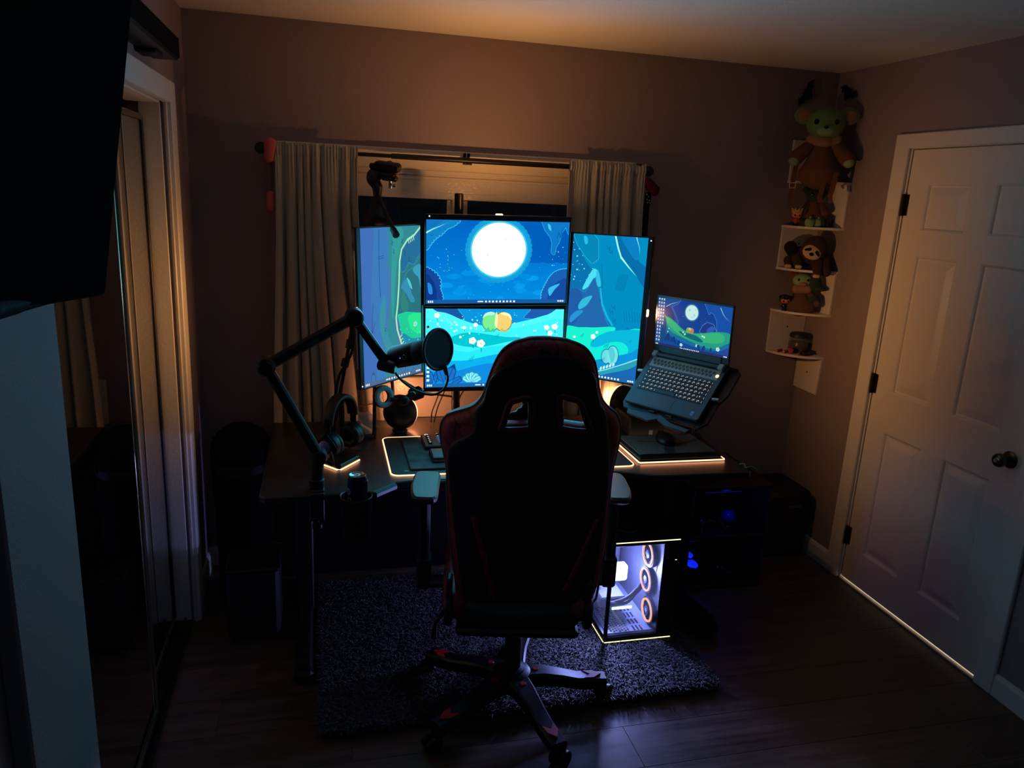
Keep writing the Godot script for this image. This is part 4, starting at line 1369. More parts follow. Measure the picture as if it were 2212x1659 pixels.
func make_monitor(label: String, at: Transform3D, w: float, h: float, pic: ImageTexture, edge: Vector2, e: float, tint: Color, group: String) -> Node3D:
	var t := thing("monitor", label, "monitor", at, group)
	var b := 0.0055
	var f := 0.021
	# bezel sizes: left, right, top, bottom; the wide side carries the lamp, the side facing it the thin chin
	var l := f if edge.x < 0 else (0.012 if edge.x > 0 else b)
	var r := f if edge.x > 0 else (0.012 if edge.x < 0 else b)
	var tp := f if edge.y > 0 else b
	var bt := 0.011 if edge.y > 0 else b
	if edge == Vector2.ZERO:
		tp = b
		bt = 0.018
	var cx := (r - l) / 2
	var cy := (tp - bt) / 2
	var ww := w + l + r
	var hh := h + tp + bt
	put(t, "housing", geo().ext(rrect(ww, hh, 0.006), 0.022, 0.003, Vector3(cx, cy, -0.014)), M.bezel)
	put(t, "back_cover", geo().ext(rrect(ww * 0.72, hh * 0.72, 0.03), 0.026, 0.010, Vector3(0, 0, -0.036)), M.black)
	# bezel: four strips standing a little in front of the screen
	put(t, "bezel", geo().box(Vector3(l, hh, 0.004), Vector3(-w / 2 - l / 2, cy, 0.0), 0.0012).box(Vector3(r, hh, 0.004), Vector3(w / 2 + r / 2, cy, 0.0), 0.0012).box(Vector3(ww, tp, 0.004), Vector3(cx, h / 2 + tp / 2, 0.0), 0.0012).box(Vector3(ww, bt, 0.004), Vector3(cx, -h / 2 - bt / 2, 0.0), 0.0012), M.bezel)
	var g := geo()
	var z := -0.0015
	g.face(Vector3(-w / 2, h / 2, z), Vector3(-w / 2, -h / 2, z), Vector3(w / 2, -h / 2, z), Vector3(w / 2, h / 2, z))
	put(t, "screen", g, screen_mat(pic, e))
	face_light(t, "screen_light", Transform3D(Basis(), Vector3(0, 0, 0.004)), Vector2(w, h), tint, LE.screen)
	put(t, "mount_plate", geo().box(Vector3(0.11, 0.11, 0.012), Vector3(0, 0, -0.055), 0.003), M.black)
	if edge != Vector2.ZERO:
		# a small lamp in the rim's middle, a thin light guide along it and a status dot
		var d := Vector3(edge.x, edge.y, 0)
		var s := Vector3(-edge.y, edge.x, 0)
		var rim := Vector3((w / 2 + f) * edge.x, (h / 2 + f) * edge.y, 0)
		var bs := Basis(s, d, s.cross(d))
		var k := geo(Transform3D(bs, rim + d * 0.002 + Vector3(0, 0, -0.006 if edge.x != 0 else -0.014)))
		k.box(Vector3(0.030, 0.009, 0.012), Vector3.ZERO, 0.003)
		put(t, "rim_lamp", k, M.ledhot)
		if edge.y > 0:
			face_light(t, "rim_light", Transform3D(frame_to(d), rim + d * 0.009 + Vector3(0, 0, -0.020)), Vector2(0.012, 0.03), WARM, LE.rim_up)
		else:
			# the side lamps throw their beam sideways, past the monitor's back
			var beam_light := SpotLight3D.new()
			beam_light.name = "rim_light"
			var aim := (d * 0.80 + Vector3(0, 0, -0.60)).normalized()
			beam_light.transform = Transform3D(frame_to(-aim), rim + d * 0.010 + Vector3(0, 0, -0.008))
			beam_light.spot_angle = 57.0
			beam_light.spot_angle_attenuation = 1.0
			beam_light.spot_range = 8.0
			beam_light.spot_attenuation = 2.0
			beam_light.light_color = WARM
			beam_light.light_size = 0.012
			beam_light.light_energy = LE.rim if edge.x > 0 else LE.rim_left
			beam_light.shadow_enabled = true
			t.add_child(beam_light, true)
		put(t, "rim_strip", geo(Transform3D(bs, rim + Vector3(0, 0, -0.010))).box(Vector3(0.44, 0.002, 0.008), Vector3(0, 0.0005, 0), 0.0008), M.steel)
		var dotat := rim - d * 0.008 + Vector3(0, 0, 0.0024)
		dotat += (Vector3(-w / 2 + 0.012, 0, 0) if edge.y > 0 else Vector3(0, h / 2 * edge.x - 0.01 * edge.x, 0))
		put(t, "status_dot", geo().cyl(dotat, dotat + Vector3(0, 0, 0.001), 0.0030, -1.0, 12), M.dot)
	return t


func frame_to(d: Vector3) -> Basis:        # a basis whose z looks along d
	var b := Geo.aim(d)
	return Basis(b.z, b.x, b.y)


func build_monitors() -> void:
	var g := "screens on the pole stand"
	make_monitor("wide upper screen showing a full white moon in a blue night sky", xf(Vector3(1.2473, 1.5024, 0.4538), Vector3(0.88, 1.16, 0.96)), 0.598, 0.336, pic_top(), Vector2(0, 1), 1.0, Color(0.36, 0.66, 1.0), g)
	make_monitor("wide lower screen showing a bright turquoise meadow with two round tufts", xf(Vector3(1.2593, 1.1356, 0.4102), Vector3(-2.0, -1.2, 0.56)), 0.598, 0.336, pic_bottom(), Vector2.ZERO, 1.12, Color(0.25, 0.92, 1.0), g)
	make_monitor("upright screen showing a greyish blue tree trunk, behind the microphone arm", xf(Vector3(0.8104, 1.3376, 0.5569), Vector3(-0.82, 42.62, 1.58)), 0.336, 0.598, pic_left(), Vector2(-1, 0), 0.95, Color(0.40, 0.80, 0.92), g)
	make_monitor("upright screen showing a turquoise meadow under a large tree, beside the laptop", xf(Vector3(1.6877, 1.3335, 0.5441), Vector3(-2.58, -45.49, 0.83)), 0.336, 0.598, pic_right(), Vector2(1, 0), 1.05, Color(0.22, 0.82, 1.0), g)
	var t := thing("monitor_stand", "black pole stand carrying the four screens above the desk", "monitor stand", xf(Vector3(1.125, 0.74, 0.25)))
	put(t, "pole", geo().cyl(Vector3(0, 0.0, 0), Vector3(-0.015, 1.03, 0), 0.019, -1.0, 24, 0.004), M.metalblack)
	put(t, "base", geo().box(Vector3(0.11, 0.022, 0.09), Vector3(0, 0.011, 0), 0.004), M.black)
	put(t, "collar", geo().cyl(Vector3(0, 0.34, 0), Vector3(0, 0.44, 0), 0.028, -1.0, 24, 0.004), M.black)
	put(t, "collar", geo().cyl(Vector3(-0.01, 0.68, 0), Vector3(-0.01, 0.80, 0), 0.028, -1.0, 24, 0.004), M.black)
	for a in [[0.13, 0.395, 0.105], [0.13, 0.76, 0.145]]:
		put(t, "arm", geo().cyl(Vector3(0, a[1], 0), Vector3(a[0], a[1], a[2]), 0.017, -1.0, 16, 0.003), M.black)
	for s in [[-0.357, 0.597, 0.262, -0.20], [0.607, 0.59, 0.252, 0.40]]:
		put(t, "arm", geo().tube(PackedVector3Array([Vector3(0, 0.56, 0), Vector3(s[3], 0.568, -0.03), Vector3(s[0], s[1], s[2])]), 0.016, 12), M.black)
	put(t, "collar", geo().cyl(Vector3(-0.007, 0.52, 0), Vector3(-0.007, 0.61, 0), 0.028, -1.0, 24, 0.004), M.black)


# ---------------------------------------------------------------- the chair
func poly_sd(p: Vector2, q: PackedVector2Array) -> float:
	var d := 1e9
	var s := 1.0
	var n := q.size()
	var j := n - 1
	for i in n:
		var e := q[j] - q[i]
		var w := p - q[i]
		var b := w - e * clampf(w.dot(e) / e.dot(e), 0.0, 1.0)
		d = minf(d, b.length_squared())
		var c0 := p.y >= q[i].y
		var c1 := p.y < q[j].y
		var c2 := e.x * w.y > e.y * w.x
		if (c0 and c1 and c2) or (not c0 and not c1 and not c2):
			s = -s
		j = i
	return s * sqrt(d)


func pv(a: Array) -> PackedVector2Array:
	var p := PackedVector2Array()
	for i in range(0, a.size(), 2):
		p.append(Vector2(a[i], a[i + 1]))
	return p


# how far the back's middle plane lies towards the sitter: the shoulder wings and sides curl forward
func back_bend(u: float, v: float) -> float:
	var wing := smoothstep(0.14, 0.31, absf(u)) * 0.075
	var lower := smoothstep(-0.5, -0.1, v) * 0.010
	return -wing - lower


# A padded panel over an outline with holes; w runs from front (-) to back (+) round the bent middle plane.
func padded(outline: PackedVector2Array, holes: Array, w0: float, w1: float, r: float, c: float, grow := 0.0) -> ArrayMesh:
	var lo := Vector2(1e9, 1e9)
	var hi := -lo
	for p in outline:
		lo = lo.min(p)
		hi = hi.max(p)
	lo -= Vector2.ONE * (c * 2 + grow)
	hi += Vector2.ONE * (c * 2 + grow)
	var nx := int(ceil((hi.x - lo.x) / c)) + 3
	var ny := int(ceil((hi.y - lo.y) / c)) + 3
	var grid := PackedFloat32Array()
	grid.resize(nx * ny)
	for y in ny:
		for x in nx:
			var p := lo + Vector2(x, y) * c
			var d := poly_sd(p, outline) - grow
			for h in holes:
				d = maxf(d, -poly_sd(p, h))
			grid[y * nx + x] = d
	var mid := (w0 + w1) / 2
	var half := (w1 - w0) / 2
	var f := func(p: Vector3) -> float:
		var gx := clampi(int(round((p.x - lo.x) / c)), 0, nx - 1)
		var gy := clampi(int(round((p.y - lo.y) / c)), 0, ny - 1)
		var d: float = grid[gy * nx + gx]
		var q := Vector2(d + r, absf(p.z - back_bend(p.x, p.y) - mid) - half + r)
		return minf(maxf(q.x, q.y), 0.0) + Vector2(maxf(q.x, 0), maxf(q.y, 0)).length() - r
	return snet(f, Vector3(lo.x, lo.y, w0 - 0.10 - c), Vector3(hi.x, hi.y, w1 + c), c)


func build_chair() -> void:
	var t := thing("gaming_chair", "black and red high-backed gaming chair on a five-star castor base", "chair", Transform3D(Basis(Vector3.UP, deg_to_rad(-12.0)), CHAIR))
	# the back, reclined 8 degrees; its own axes: x across, y up the back, z to the rear
	var bx := Transform3D(Basis(Vector3.RIGHT, deg_to_rad(8.0)), Vector3(0.02, 0.90, 0.17))
	var outline := pv([0.01, 0.493, -0.034, 0.490, -0.082, 0.475, -0.114, 0.449, -0.134, 0.408, -0.147, 0.365, -0.160, 0.316, -0.174, 0.286, -0.195, 0.262, -0.240, 0.232, -0.267, 0.213, -0.284, 0.188, -0.290, 0.158, -0.287, 0.122, -0.276, 0.075, -0.266, 0.015, -0.264, -0.063, -0.252, -0.216, -0.228, -0.370, -0.196, -0.470, 0.0, -0.484, 0.222, -0.466, 0.251, -0.370, 0.262, -0.216, 0.256, -0.060, 0.254, 0.030, 0.262, 0.105, 0.267, 0.160, 0.263, 0.205, 0.246, 0.243, 0.212, 0.276, 0.190, 0.306, 0.176, 0.344, 0.163, 0.402, 0.150, 0.437, 0.120, 0.472, 0.069, 0.490])
	var hole_l := pv([-0.086, 0.303, -0.062, 0.318, -0.038, 0.325, -0.024, 0.314, -0.020, 0.256, -0.027, 0.225, -0.102, 0.218, -0.100, 0.245])
	var hole_r := pv([0.059, 0.329, 0.089, 0.328, 0.118, 0.317, 0.138, 0.270, 0.156, 0.225, 0.142, 0.222, 0.072, 0.230, 0.065, 0.260])
	var c := 0.0085
	var shell := put(t, "back_shell", padded(outline, [hole_l, hole_r], -0.045, 0.030, 0.028, c), M.redpvc, bx)
	shell.set_meta("label", "dark red sides printed with black map lines")
	var panel := curve2(pv([-0.147, 0.368, -0.101, 0.415, -0.039, 0.446, 0.024, 0.453, 0.089, 0.446, 0.154, 0.398, 0.172, 0.339, 0.185, 0.300, 0.205, 0.270, 0.219, 0.205, 0.236, 0.104, 0.244, -0.043, 0.240, -0.210, 0.226, -0.370, 0.202, -0.458, 0.0, -0.470, -0.178, -0.458, -0.210, -0.350, -0.232, -0.216, -0.250, -0.063, -0.266, 0.110, -0.191, 0.195, -0.187, 0.262, -0.162, 0.305]), 3)
	put(t, "back_cover", padded(panel, [hole_l, hole_r], 0.018, 0.037, 0.008, 0.0075, 0.0), M.pvc, bx)
	# piping along the rim, on the bent plane; its pale grey paints the lit edge
	var pts := PackedVector3Array()
	for p in curve2(outline, 3):
		pts.append(Vector3(p.x, p.y, back_bend(p.x, p.y) + 0.004))
	pts.resize(pts.size())
	put(t, "piping", geo(bx).tube(pts, 0.0042, 8, true), M.piping)
	for h in [hole_l, hole_r]:
		var ring := PackedVector3Array()
		for p in curve2(h, 3):
			ring.append(Vector3(p.x, p.y, 0.037))
		var tr := put(t, "belt_slot_trim", geo(bx).tube(ring, 0.0105, 10, true), M.redtrim)
		tr.set_meta("label", "dark red rim of a belt slot")
	for s in [pv([-0.185, -0.085, -0.170, -0.084, -0.134, -0.212, -0.088, -0.405, -0.103, -0.406, -0.148, -0.230]), pv([0.200, -0.079, 0.210, -0.078, 0.167, -0.254, 0.133, -0.355, 0.119, -0.350, 0.151, -0.246])]:
		put(t, "red_strip", geo(bx * Transform3D(Basis(), Vector3(0, 0, 0.0315))).ext(s, 0.014, 0.004), M.redpvc)
	# front of the back: headrest pad and the padded middle, seen from a step aside
	put(t, "front_pad", blob([[Vector3(0.0, 0.36, -0.075), Vector3(0.10, 0.10, 0.035)], [Vector3(0.0, 0.02, -0.065), Vector3(0.16, 0.24, 0.035)], [Vector3(0.0, -0.30, -0.06), Vector3(0.17, 0.14, 0.05)]], 0.03, 0.012), M.pvc, bx)
	# seat
	put(t, "seat", blob([[Vector3(0, 0.455, -0.06), Vector3(0.215, 0.05, 0.25)], [Vector3(-0.17, 0.455, -0.22), Vector3(0.17, 0.455, -0.22), 0.05, 0.05], [Vector3(-0.16, 0.445, 0.12), Vector3(0.16, 0.445, 0.12), 0.05, 0.05]], 0.05, 0.012), M.pvc)
	for s in [-1.0, 1.0]:
		var bo := put(t, "seat_side", blob([[Vector3(s * 0.215, 0.46, -0.26), Vector3(s * 0.205, 0.472, 0.12), 0.042, 0.046]], 0.02, 0.010), M.redpvc)
		bo.set_meta("label", "red side bolster of the seat")
	put(t, "seat_pan", geo().box(Vector3(0.40, 0.03, 0.42), Vector3(0, 0.40, -0.03), 0.01), M.black)
	# hinge plates joining seat and back
	for s in [-1.0, 1.0]:
		put(t, "hinge_cover", geo().cyl(Vector3(s * 0.215, 0.46, 0.13), Vector3(s * 0.240, 0.46, 0.13), 0.055, -1.0, 28, 0.006).box(Vector3(0.02, 0.14, 0.05), Vector3(s * 0.226, 0.51, 0.135), 0.006), M.black)
	put(t, "recline_lever", geo().cyl(Vector3(-0.235, 0.445, 0.10), Vector3(-0.270, 0.40, 0.13), 0.008, 0.006, 12, 0.002).cyl(Vector3(-0.270, 0.40, 0.13), Vector3(-0.272, 0.35, 0.135), 0.007, 0.010, 12, 0.002), M.metalblack)
	# armrests
	for s in [-1.0, 1.0]:
		var ax: float = -0.328 if s < 0 else 0.345
		var az: float = -0.125 if s < 0 else -0.175
		var ar := put(t, "armrest", geo().box(Vector3(0.035, 0.25, 0.07), Vector3(ax, 0.615, az), 0.008), M.black)
		put(ar, "arm_bracket", geo().box(Vector3(0.14, 0.02, 0.07), Vector3(ax * 0.83, 0.415, az), 0.005).box(Vector3(0.05, 0.12, 0.08), Vector3(ax, 0.46, az), 0.008), M.black)
		var pad := curve2(pv([-0.040, -0.115, 0.022, -0.122, 0.044, -0.105, 0.047, 0.0, 0.044, 0.115, 0.0, 0.128, -0.032, 0.118, -0.047, 0.055, -0.050, -0.03]), 4)
		if s > 0:
			for i in pad.size():
				pad[i].x = -pad[i].x
		var pm := put(ar, "arm_pad", geo(Transform3D(flat(), Vector3(ax, 0.778, az))).ext(pad, 0.026, 0.007), M.pvcarm)
		pm.set_meta("label", "smooth grey-black arm pad")
		put(ar, "pad_base", geo().box(Vector3(0.06, 0.025, 0.14), Vector3(ax, 0.752, az), 0.006), M.black)
	# gas lift and base
	put(t, "gas_lift", geo().lathe(PackedVector2Array([Vector2(0, 0.075), Vector2(0.045, 0.075), Vector2(0.045, 0.16), Vector2(0.030, 0.165), Vector2(0.030, 0.28), Vector2(0.024, 0.285), Vector2(0.024, 0.385), Vector2(0, 0.385)]), 28), M.black)
	put(t, "tilt_box", geo().box(Vector3(0.20, 0.05, 0.26), Vector3(0, 0.37, -0.01), 0.01), M.black)
	put(t, "hub", geo().lathe(PackedVector2Array([Vector2(0, 0.085), Vector2(0.060, 0.085), Vector2(0.070, 0.10), Vector2(0.066, 0.145), Vector2(0.050, 0.155), Vector2(0, 0.155)]), 30), M.satin)
	for k in 5:
		var a := deg_to_rad(7.0 + 72.0 * k)
		var bs := Transform3D(Basis(Vector3.UP, a), Vector3.ZERO)
		# a spoke along +x: wide at the hub, dropping and narrowing to the tip
		var g := geo(bs)
		var prof := [[0.045, 0.146, 0.040, 0.055], [0.11, 0.143, 0.034, 0.050], [0.18, 0.128, 0.029, 0.046], [0.24, 0.112, 0.028, 0.044], [0.345, 0.104, 0.028, 0.044]]
		for i in prof.size() - 1:
			var p: Array = prof[i]
			var q: Array = prof[i + 1]
			var sec := func(e: Array) -> Array:
				var hw: float = e[2]
				return [Vector3(e[0], e[1], -hw + 0.007), Vector3(e[0], e[1], hw - 0.007), Vector3(e[0], e[1] - 0.007, hw), Vector3(e[0], e[1] - e[3], hw * 0.9), Vector3(e[0], e[1] - e[3], -hw * 0.9), Vector3(e[0], e[1] - 0.007, -hw)]
			var A: Array = sec.call(p)
			var B: Array = sec.call(q)
			for j in 6:
				g.g = j + 1
				g.quad(A[j], A[(j + 1) % 6], B[(j + 1) % 6], B[j])
			if i == prof.size() - 2:
				g.g = -1
				for j in range(1, 5):
					g.tri(B[0], B[j], B[j + 1])
		var sp := put(t, "spoke", g, M.satin)
		# red arrow inlay near the tip
		var ar := pv([0.262, -0.021, 0.298, -0.021, 0.328, 0.0, 0.298, 0.021, 0.262, 0.021, 0.286, 0.0])
		var dx := put(sp, "arrow_inlay", geo(bs * Transform3D(flat(), Vector3(0, 0.1085, 0))).ext(ar, 0.008, 0.001), M.red)
		dx.set_meta("label", "red arrow-shaped inlay")
		put(sp, "screw_cover", geo(bs).cyl(Vector3(0.085, 0.142, 0.0), Vector3(0.085, 0.1475, 0.0), 0.011, -1.0, 16, 0.001), M.red)
		# castor
		var turn := rng.randf_range(0, TAU)
		var cx := bs * Transform3D(Basis(Vector3.UP, turn), Vector3(0.335, 0, 0))
		var ca := put(t, "castor", geo(cx).cyl(Vector3(0, 0.055, 0), Vector3(0, 0.068, 0), 0.012).box(Vector3(0.034, 0.028, 0.012), Vector3(0.008, 0.046, 0), 0.004), M.satin)
		for s in [-1.0, 1.0]:
			put(ca, "wheel", geo(cx).cyl(Vector3(0.018, 0.030, s * 0.008), Vector3(0.018, 0.030, s * 0.028), 0.030, -1.0, 24, 0.004), M.satin)


func build_tower() -> void:
	var x0 := 1.633
	var x1 := 1.927
	var z0 := 0.545
	var z1 := 0.978
	var yb := 0.020
	var yt := 0.470
	var cx := (x0 + x1) / 2
	var cz := (z0 + z1) / 2
	var t := thing("computer_tower", "glass-fronted computer tower with glowing fans standing on the rug", "computer", xf(Vector3(cx, 0.009, cz)))
	var L := func(x: float, y: float, z: float) -> Vector3: return Vector3(x - cx, y, z - cz)
	put(t, "bottom_plate", geo().box(Vector3(x1 - x0, 0.024, z1 - z0), L.call(cx, yb + 0.012, cz), 0.004), M.satin)
	put(t, "top_plate", geo().box(Vector3(x1 - x0, 0.024, z1 - z0), L.call(cx, yt - 0.012, cz), 0.004), M.satin)
	put(t, "rear_panel", geo().box(Vector3(x1 - x0, yt - yb - 0.04, 0.006), L.call(cx, (yb + yt) / 2, z0 + 0.004), 0.001), M.black)
	put(t, "right_panel", geo().box(Vector3(0.005, yt - yb - 0.04, z1 - z0), L.call(x1 - 0.003, (yb + yt) / 2, cz), 0.001), M.black)
	put(t, "front_cover", geo().box(Vector3(x1 - 1.862, yt - yb - 0.046, 0.012), L.call((x1 + 1.862) / 2, (yb + yt) / 2, z1 - 0.007), 0.002), M.satin)
	put(t, "corner_post", geo().box(Vector3(0.014, yt - yb - 0.04, 0.014), L.call(x0 + 0.007, (yb + yt) / 2, z1 - 0.007), 0.002), M.satin)
	put(t, "corner_post", geo().box(Vector3(0.014, yt - yb - 0.04, 0.014), L.call(x0 + 0.007, (yb + yt) / 2, z0 + 0.008), 0.002), M.satin)
	put(t, "edge_post", geo().box(Vector3(0.004, yt - yb - 0.05, 0.006), L.call(1.860, (yb + yt) / 2, z1 - 0.004), 0.001), M.pcinner)
	put(t, "front_glass", geo().box(Vector3(1.858 - x0 - 0.014, yt - yb - 0.05, 0.004), L.call((1.858 + x0 + 0.014) / 2, (yb + yt) / 2, z1 - 0.006), 0.0), M.glass)
	put(t, "side_glass", geo().box(Vector3(0.004, yt - yb - 0.05, z1 - z0 - 0.03), L.call(x0 + 0.004, (yb + yt) / 2, cz), 0.0), M.glass)
	for k in 4:
		put(t, "foot", geo().box(Vector3(0.03, 0.02, 0.04), L.call(x0 + 0.03 if k % 2 else x1 - 0.03, 0.010, z0 + 0.04 if k < 2 else z1 - 0.04), 0.004), M.rubber)
	# light lines along the rims of both plates
	put(t, "light_line", geo().box(Vector3(x1 - x0 - 0.004, 0.004, 0.003), L.call(cx, yt - 0.006, z1 + 0.0005), 0.001), M.ledwhite)
	put(t, "light_line", geo().box(Vector3(x1 - x0 - 0.004, 0.004, 0.003), L.call(cx, yb + 0.006, z1 + 0.0005), 0.001), M.ledwhite)
	put(t, "light_line", geo().box(Vector3(0.003, 0.004, z1 - z0 - 0.004), L.call(x0 - 0.0005, yb + 0.006, cz), 0.001), M.ledwhite)
	put(t, "light_line", geo().box(Vector3(0.003, 0.004, z1 - z0 - 0.004), L.call(x0 - 0.0005, yt - 0.006, cz), 0.001), M.ledwhite)
	put(t, "power_light", geo().box(Vector3(0.008, 0.003, 0.002), L.call(1.914, 0.375, z1 + 0.0), 0.0008), M.dot)
	# perforated inner floor: a tray with hexagonal holes and slots, made of two layers
	var tray := put(t, "inner_floor", geo().box(Vector3(0.225, 0.004, 0.41), L.call(1.748, yb + 0.030, cz), 0.001), M.pcinner)
	var hx := geo()
	for i in 14:
		for j in 7:
			var px := 1.676 + j * 0.0125
			var pz := 0.955 - i * 0.0145 - (0.00725 if j % 2 else 0.0)
			hx.cyl(L.call(px, yb + 0.0318, pz), L.call(px, yb + 0.0326, pz), 0.0056, -1.0, 6)
	put(tray, "hole", hx, M.gloss)
	var sl := geo()
	for i in 7:
		for j in 3:
			sl.box(Vector3(0.007, 0.001, 0.036), L.call(1.778 + j * 0.016, yb + 0.0325, 0.935 - i * 0.05), 0.0)
	put(tray, "slot", sl, M.gloss)
	put(tray, "tray_rim", geo().box(Vector3(0.225, 0.008, 0.004), L.call(1.748, yb + 0.034, 0.962), 0.001).box(Vector3(0.004, 0.008, 0.41), L.call(x0 + 0.018, yb + 0.034, cz), 0.001), M.pcinner)
	# partition carrying the three side fans
	put(t, "partition", geo().box(Vector3(0.004, yt - yb - 0.06, 0.41), L.call(1.862, (yb + yt) / 2, cz), 0.0), M.pcboard)
	var fy := [0.352, 0.236, 0.117]
	for i in 3:
		var fz := 0.872 if i < 2 else 0.912
		var f := Transform3D(Basis(Vector3(0, 1, 0), Vector3(-1, 0, 0), Vector3(0, 0, 1)), L.call(1.848, fy[i], fz))
		var fan := put(t, "fan_frame", geo(f * Transform3D(flat(), Vector3(0, -0.011, 0))).ext(rrect(0.112, 0.112, 0.01), 0.002, 0.0, Vector3.ZERO), M.pcboard)
		put(fan, "shroud", geo(f).lathe(PackedVector2Array([Vector2(0.056, -0.012), Vector2(0.056, 0.006), Vector2(0.050, 0.006), Vector2(0.050, -0.012)]), 32), M.pcboard)
		put(fan, "light_ring", geo(f).lathe(PackedVector2Array([Vector2(0.0495, 0.004), Vector2(0.0495, 0.011), Vector2(0.042, 0.011), Vector2(0.042, 0.004), Vector2(0.0495, 0.004)]), 36), M.fanring)
		put(fan, "hub", geo(f).lathe(PackedVector2Array([Vector2(0.017, 0.0), Vector2(0.017, 0.009), Vector2(0.013, 0.011), Vector2(0, 0.011)]), 24), M.fanhub)
		put(fan, "hub_mark", geo(f).lathe(PackedVector2Array([Vector2(0.0065, 0.0112), Vector2(0.0065, 0.0118), Vector2(0.0042, 0.0118), Vector2(0.0042, 0.0112)]), 16), M.pcglow)
		for k in 9:
			var q := geo(f * Transform3D(Basis(Vector3.UP, TAU * k / 9), Vector3.ZERO))
			for j in 3:
				var r0 := 0.016 + j * 0.0086
				var r1 := r0 + 0.0086
				q.g = 1
				q.quad(Vector3(r0, 0.001, -0.004), Vector3(r0, 0.006, 0.009), Vector3(r1, 0.007, 0.013 + j * 0.002), Vector3(r1, 0.000, -0.006 - j * 0.001))
				q.quad(Vector3(r0, 0.001, -0.004), Vector3(r1, 0.000, -0.006 - j * 0.001), Vector3(r1, 0.007, 0.013 + j * 0.002), Vector3(r0, 0.006, 0.009))
			put(fan, "blade", q, M.fanhub)
	# board, graphics card, cooling block with its glowing cap, hoses, memory
	put(t, "main_board", geo().box(Vector3(0.20, 0.36, 0.004), L.call(1.745, 0.25, 0.575), 0.0), M.pcboard)
	put(t, "heat_sink", geo().box(Vector3(0.05, 0.10, 0.03), L.call(1.70, 0.40, 0.60), 0.004).box(Vector3(0.12, 0.03, 0.03), L.call(1.75, 0.425, 0.61), 0.004), M.pcinner)
	put(t, "cooler_block", geo().cyl(L.call(1.752, 0.335, 0.580), L.call(1.752, 0.335, 0.70), 0.034, -1.0, 28, 0.004), M.pcboard)
	put(t, "glowing_cap", geo().ext(rrect(0.105, 0.074, 0.012), 0.05, 0.010, L.call(1.742, 0.228, 0.775)), M.pclight)
	put(t, "memory_stick", geo().box(Vector3(0.007, 0.10, 0.035), L.call(1.800, 0.345, 0.60), 0.001), M.pcglow)
	put(t, "memory_stick", geo().box(Vector3(0.007, 0.10, 0.035), L.call(1.812, 0.345, 0.60), 0.001), M.pcglow)
	put(t, "graphics_card", geo().box(Vector3(0.11, 0.045, 0.27), L.call(1.715, 0.128, 0.715), 0.006), M.pcboard)
	put(t, "card_reflection", geo().box(Vector3(0.09, 0.012, 0.004), L.call(1.755, 0.100, 0.853), 0.001), M.pclight)  # glowing strip in place of a white reflection below the card
	put(t, "card_reflection", geo().box(Vector3(0.004, 0.010, 0.20), L.call(1.772, 0.096, 0.72), 0.001), M.pclight)  # second strip of the same painted reflection
	for k in 2:
		put(t, "hose", geo().tube(curve([L.call(1.66 + k * 0.02, 0.20, 0.70), L.call(1.67 + k * 0.02, 0.135 - k * 0.012, 0.82), L.call(1.745, 0.140 + 0.018 * k, 0.885), L.call(1.81, 0.170 + 0.014 * k, 0.86), L.call(1.845, 0.176 + 0.02 * k, 0.83)]), 0.0075, 10), M.rubber)
	put(t, "upper_bar", geo().box(Vector3(0.19, 0.018, 0.05), L.call(1.745, 0.432, 0.70), 0.003), M.pcglow)
	bulb_light(t, "tower_light", L.call(1.742, 0.228, 0.775), Color(0.60, 0.64, 1.0), LE.tower, 0.035)
	bulb_light(t, "tower_light", L.call(1.745, 0.4315, 0.70), Color(0.50, 0.58, 1.0), LE.tower * 0.35, 0.02)
	# the small pad lying on top
	var p := thing("rounded_pad", "small dark rounded pad lying on the computer tower's top", "pad", xf(Vector3(1.722, yt + 0.0092, 0.893), Vector3(0, 25, 0)))
	put(p, "pad_body", geo(Transform3D(flat(), Vector3(0, 0.009, 0))).ext(rrect(0.075, 0.085, 0.026), 0.017, 0.006), mat(Color(0.13, 0.10, 0.08), 0.4))
	put(p, "lit_outline", geo().tube(_flat_ring(rrect(0.073, 0.083, 0.025), 0.0175), 0.0022, 6, true), mat(Color(0.30, 0.20, 0.14), 0.4))  # lighter brown tube painting the pad's warm lit outline


func _flat_ring(p: PackedVector2Array, y: float) -> PackedVector3Array:
	var o := PackedVector3Array()
	for q in p:
		if o.size() == 0 or o[o.size() - 1].distance_to(Vector3(q.x, y, q.y)) > 1e-5:
			o.append(Vector3(q.x, y, q.y))
	return o


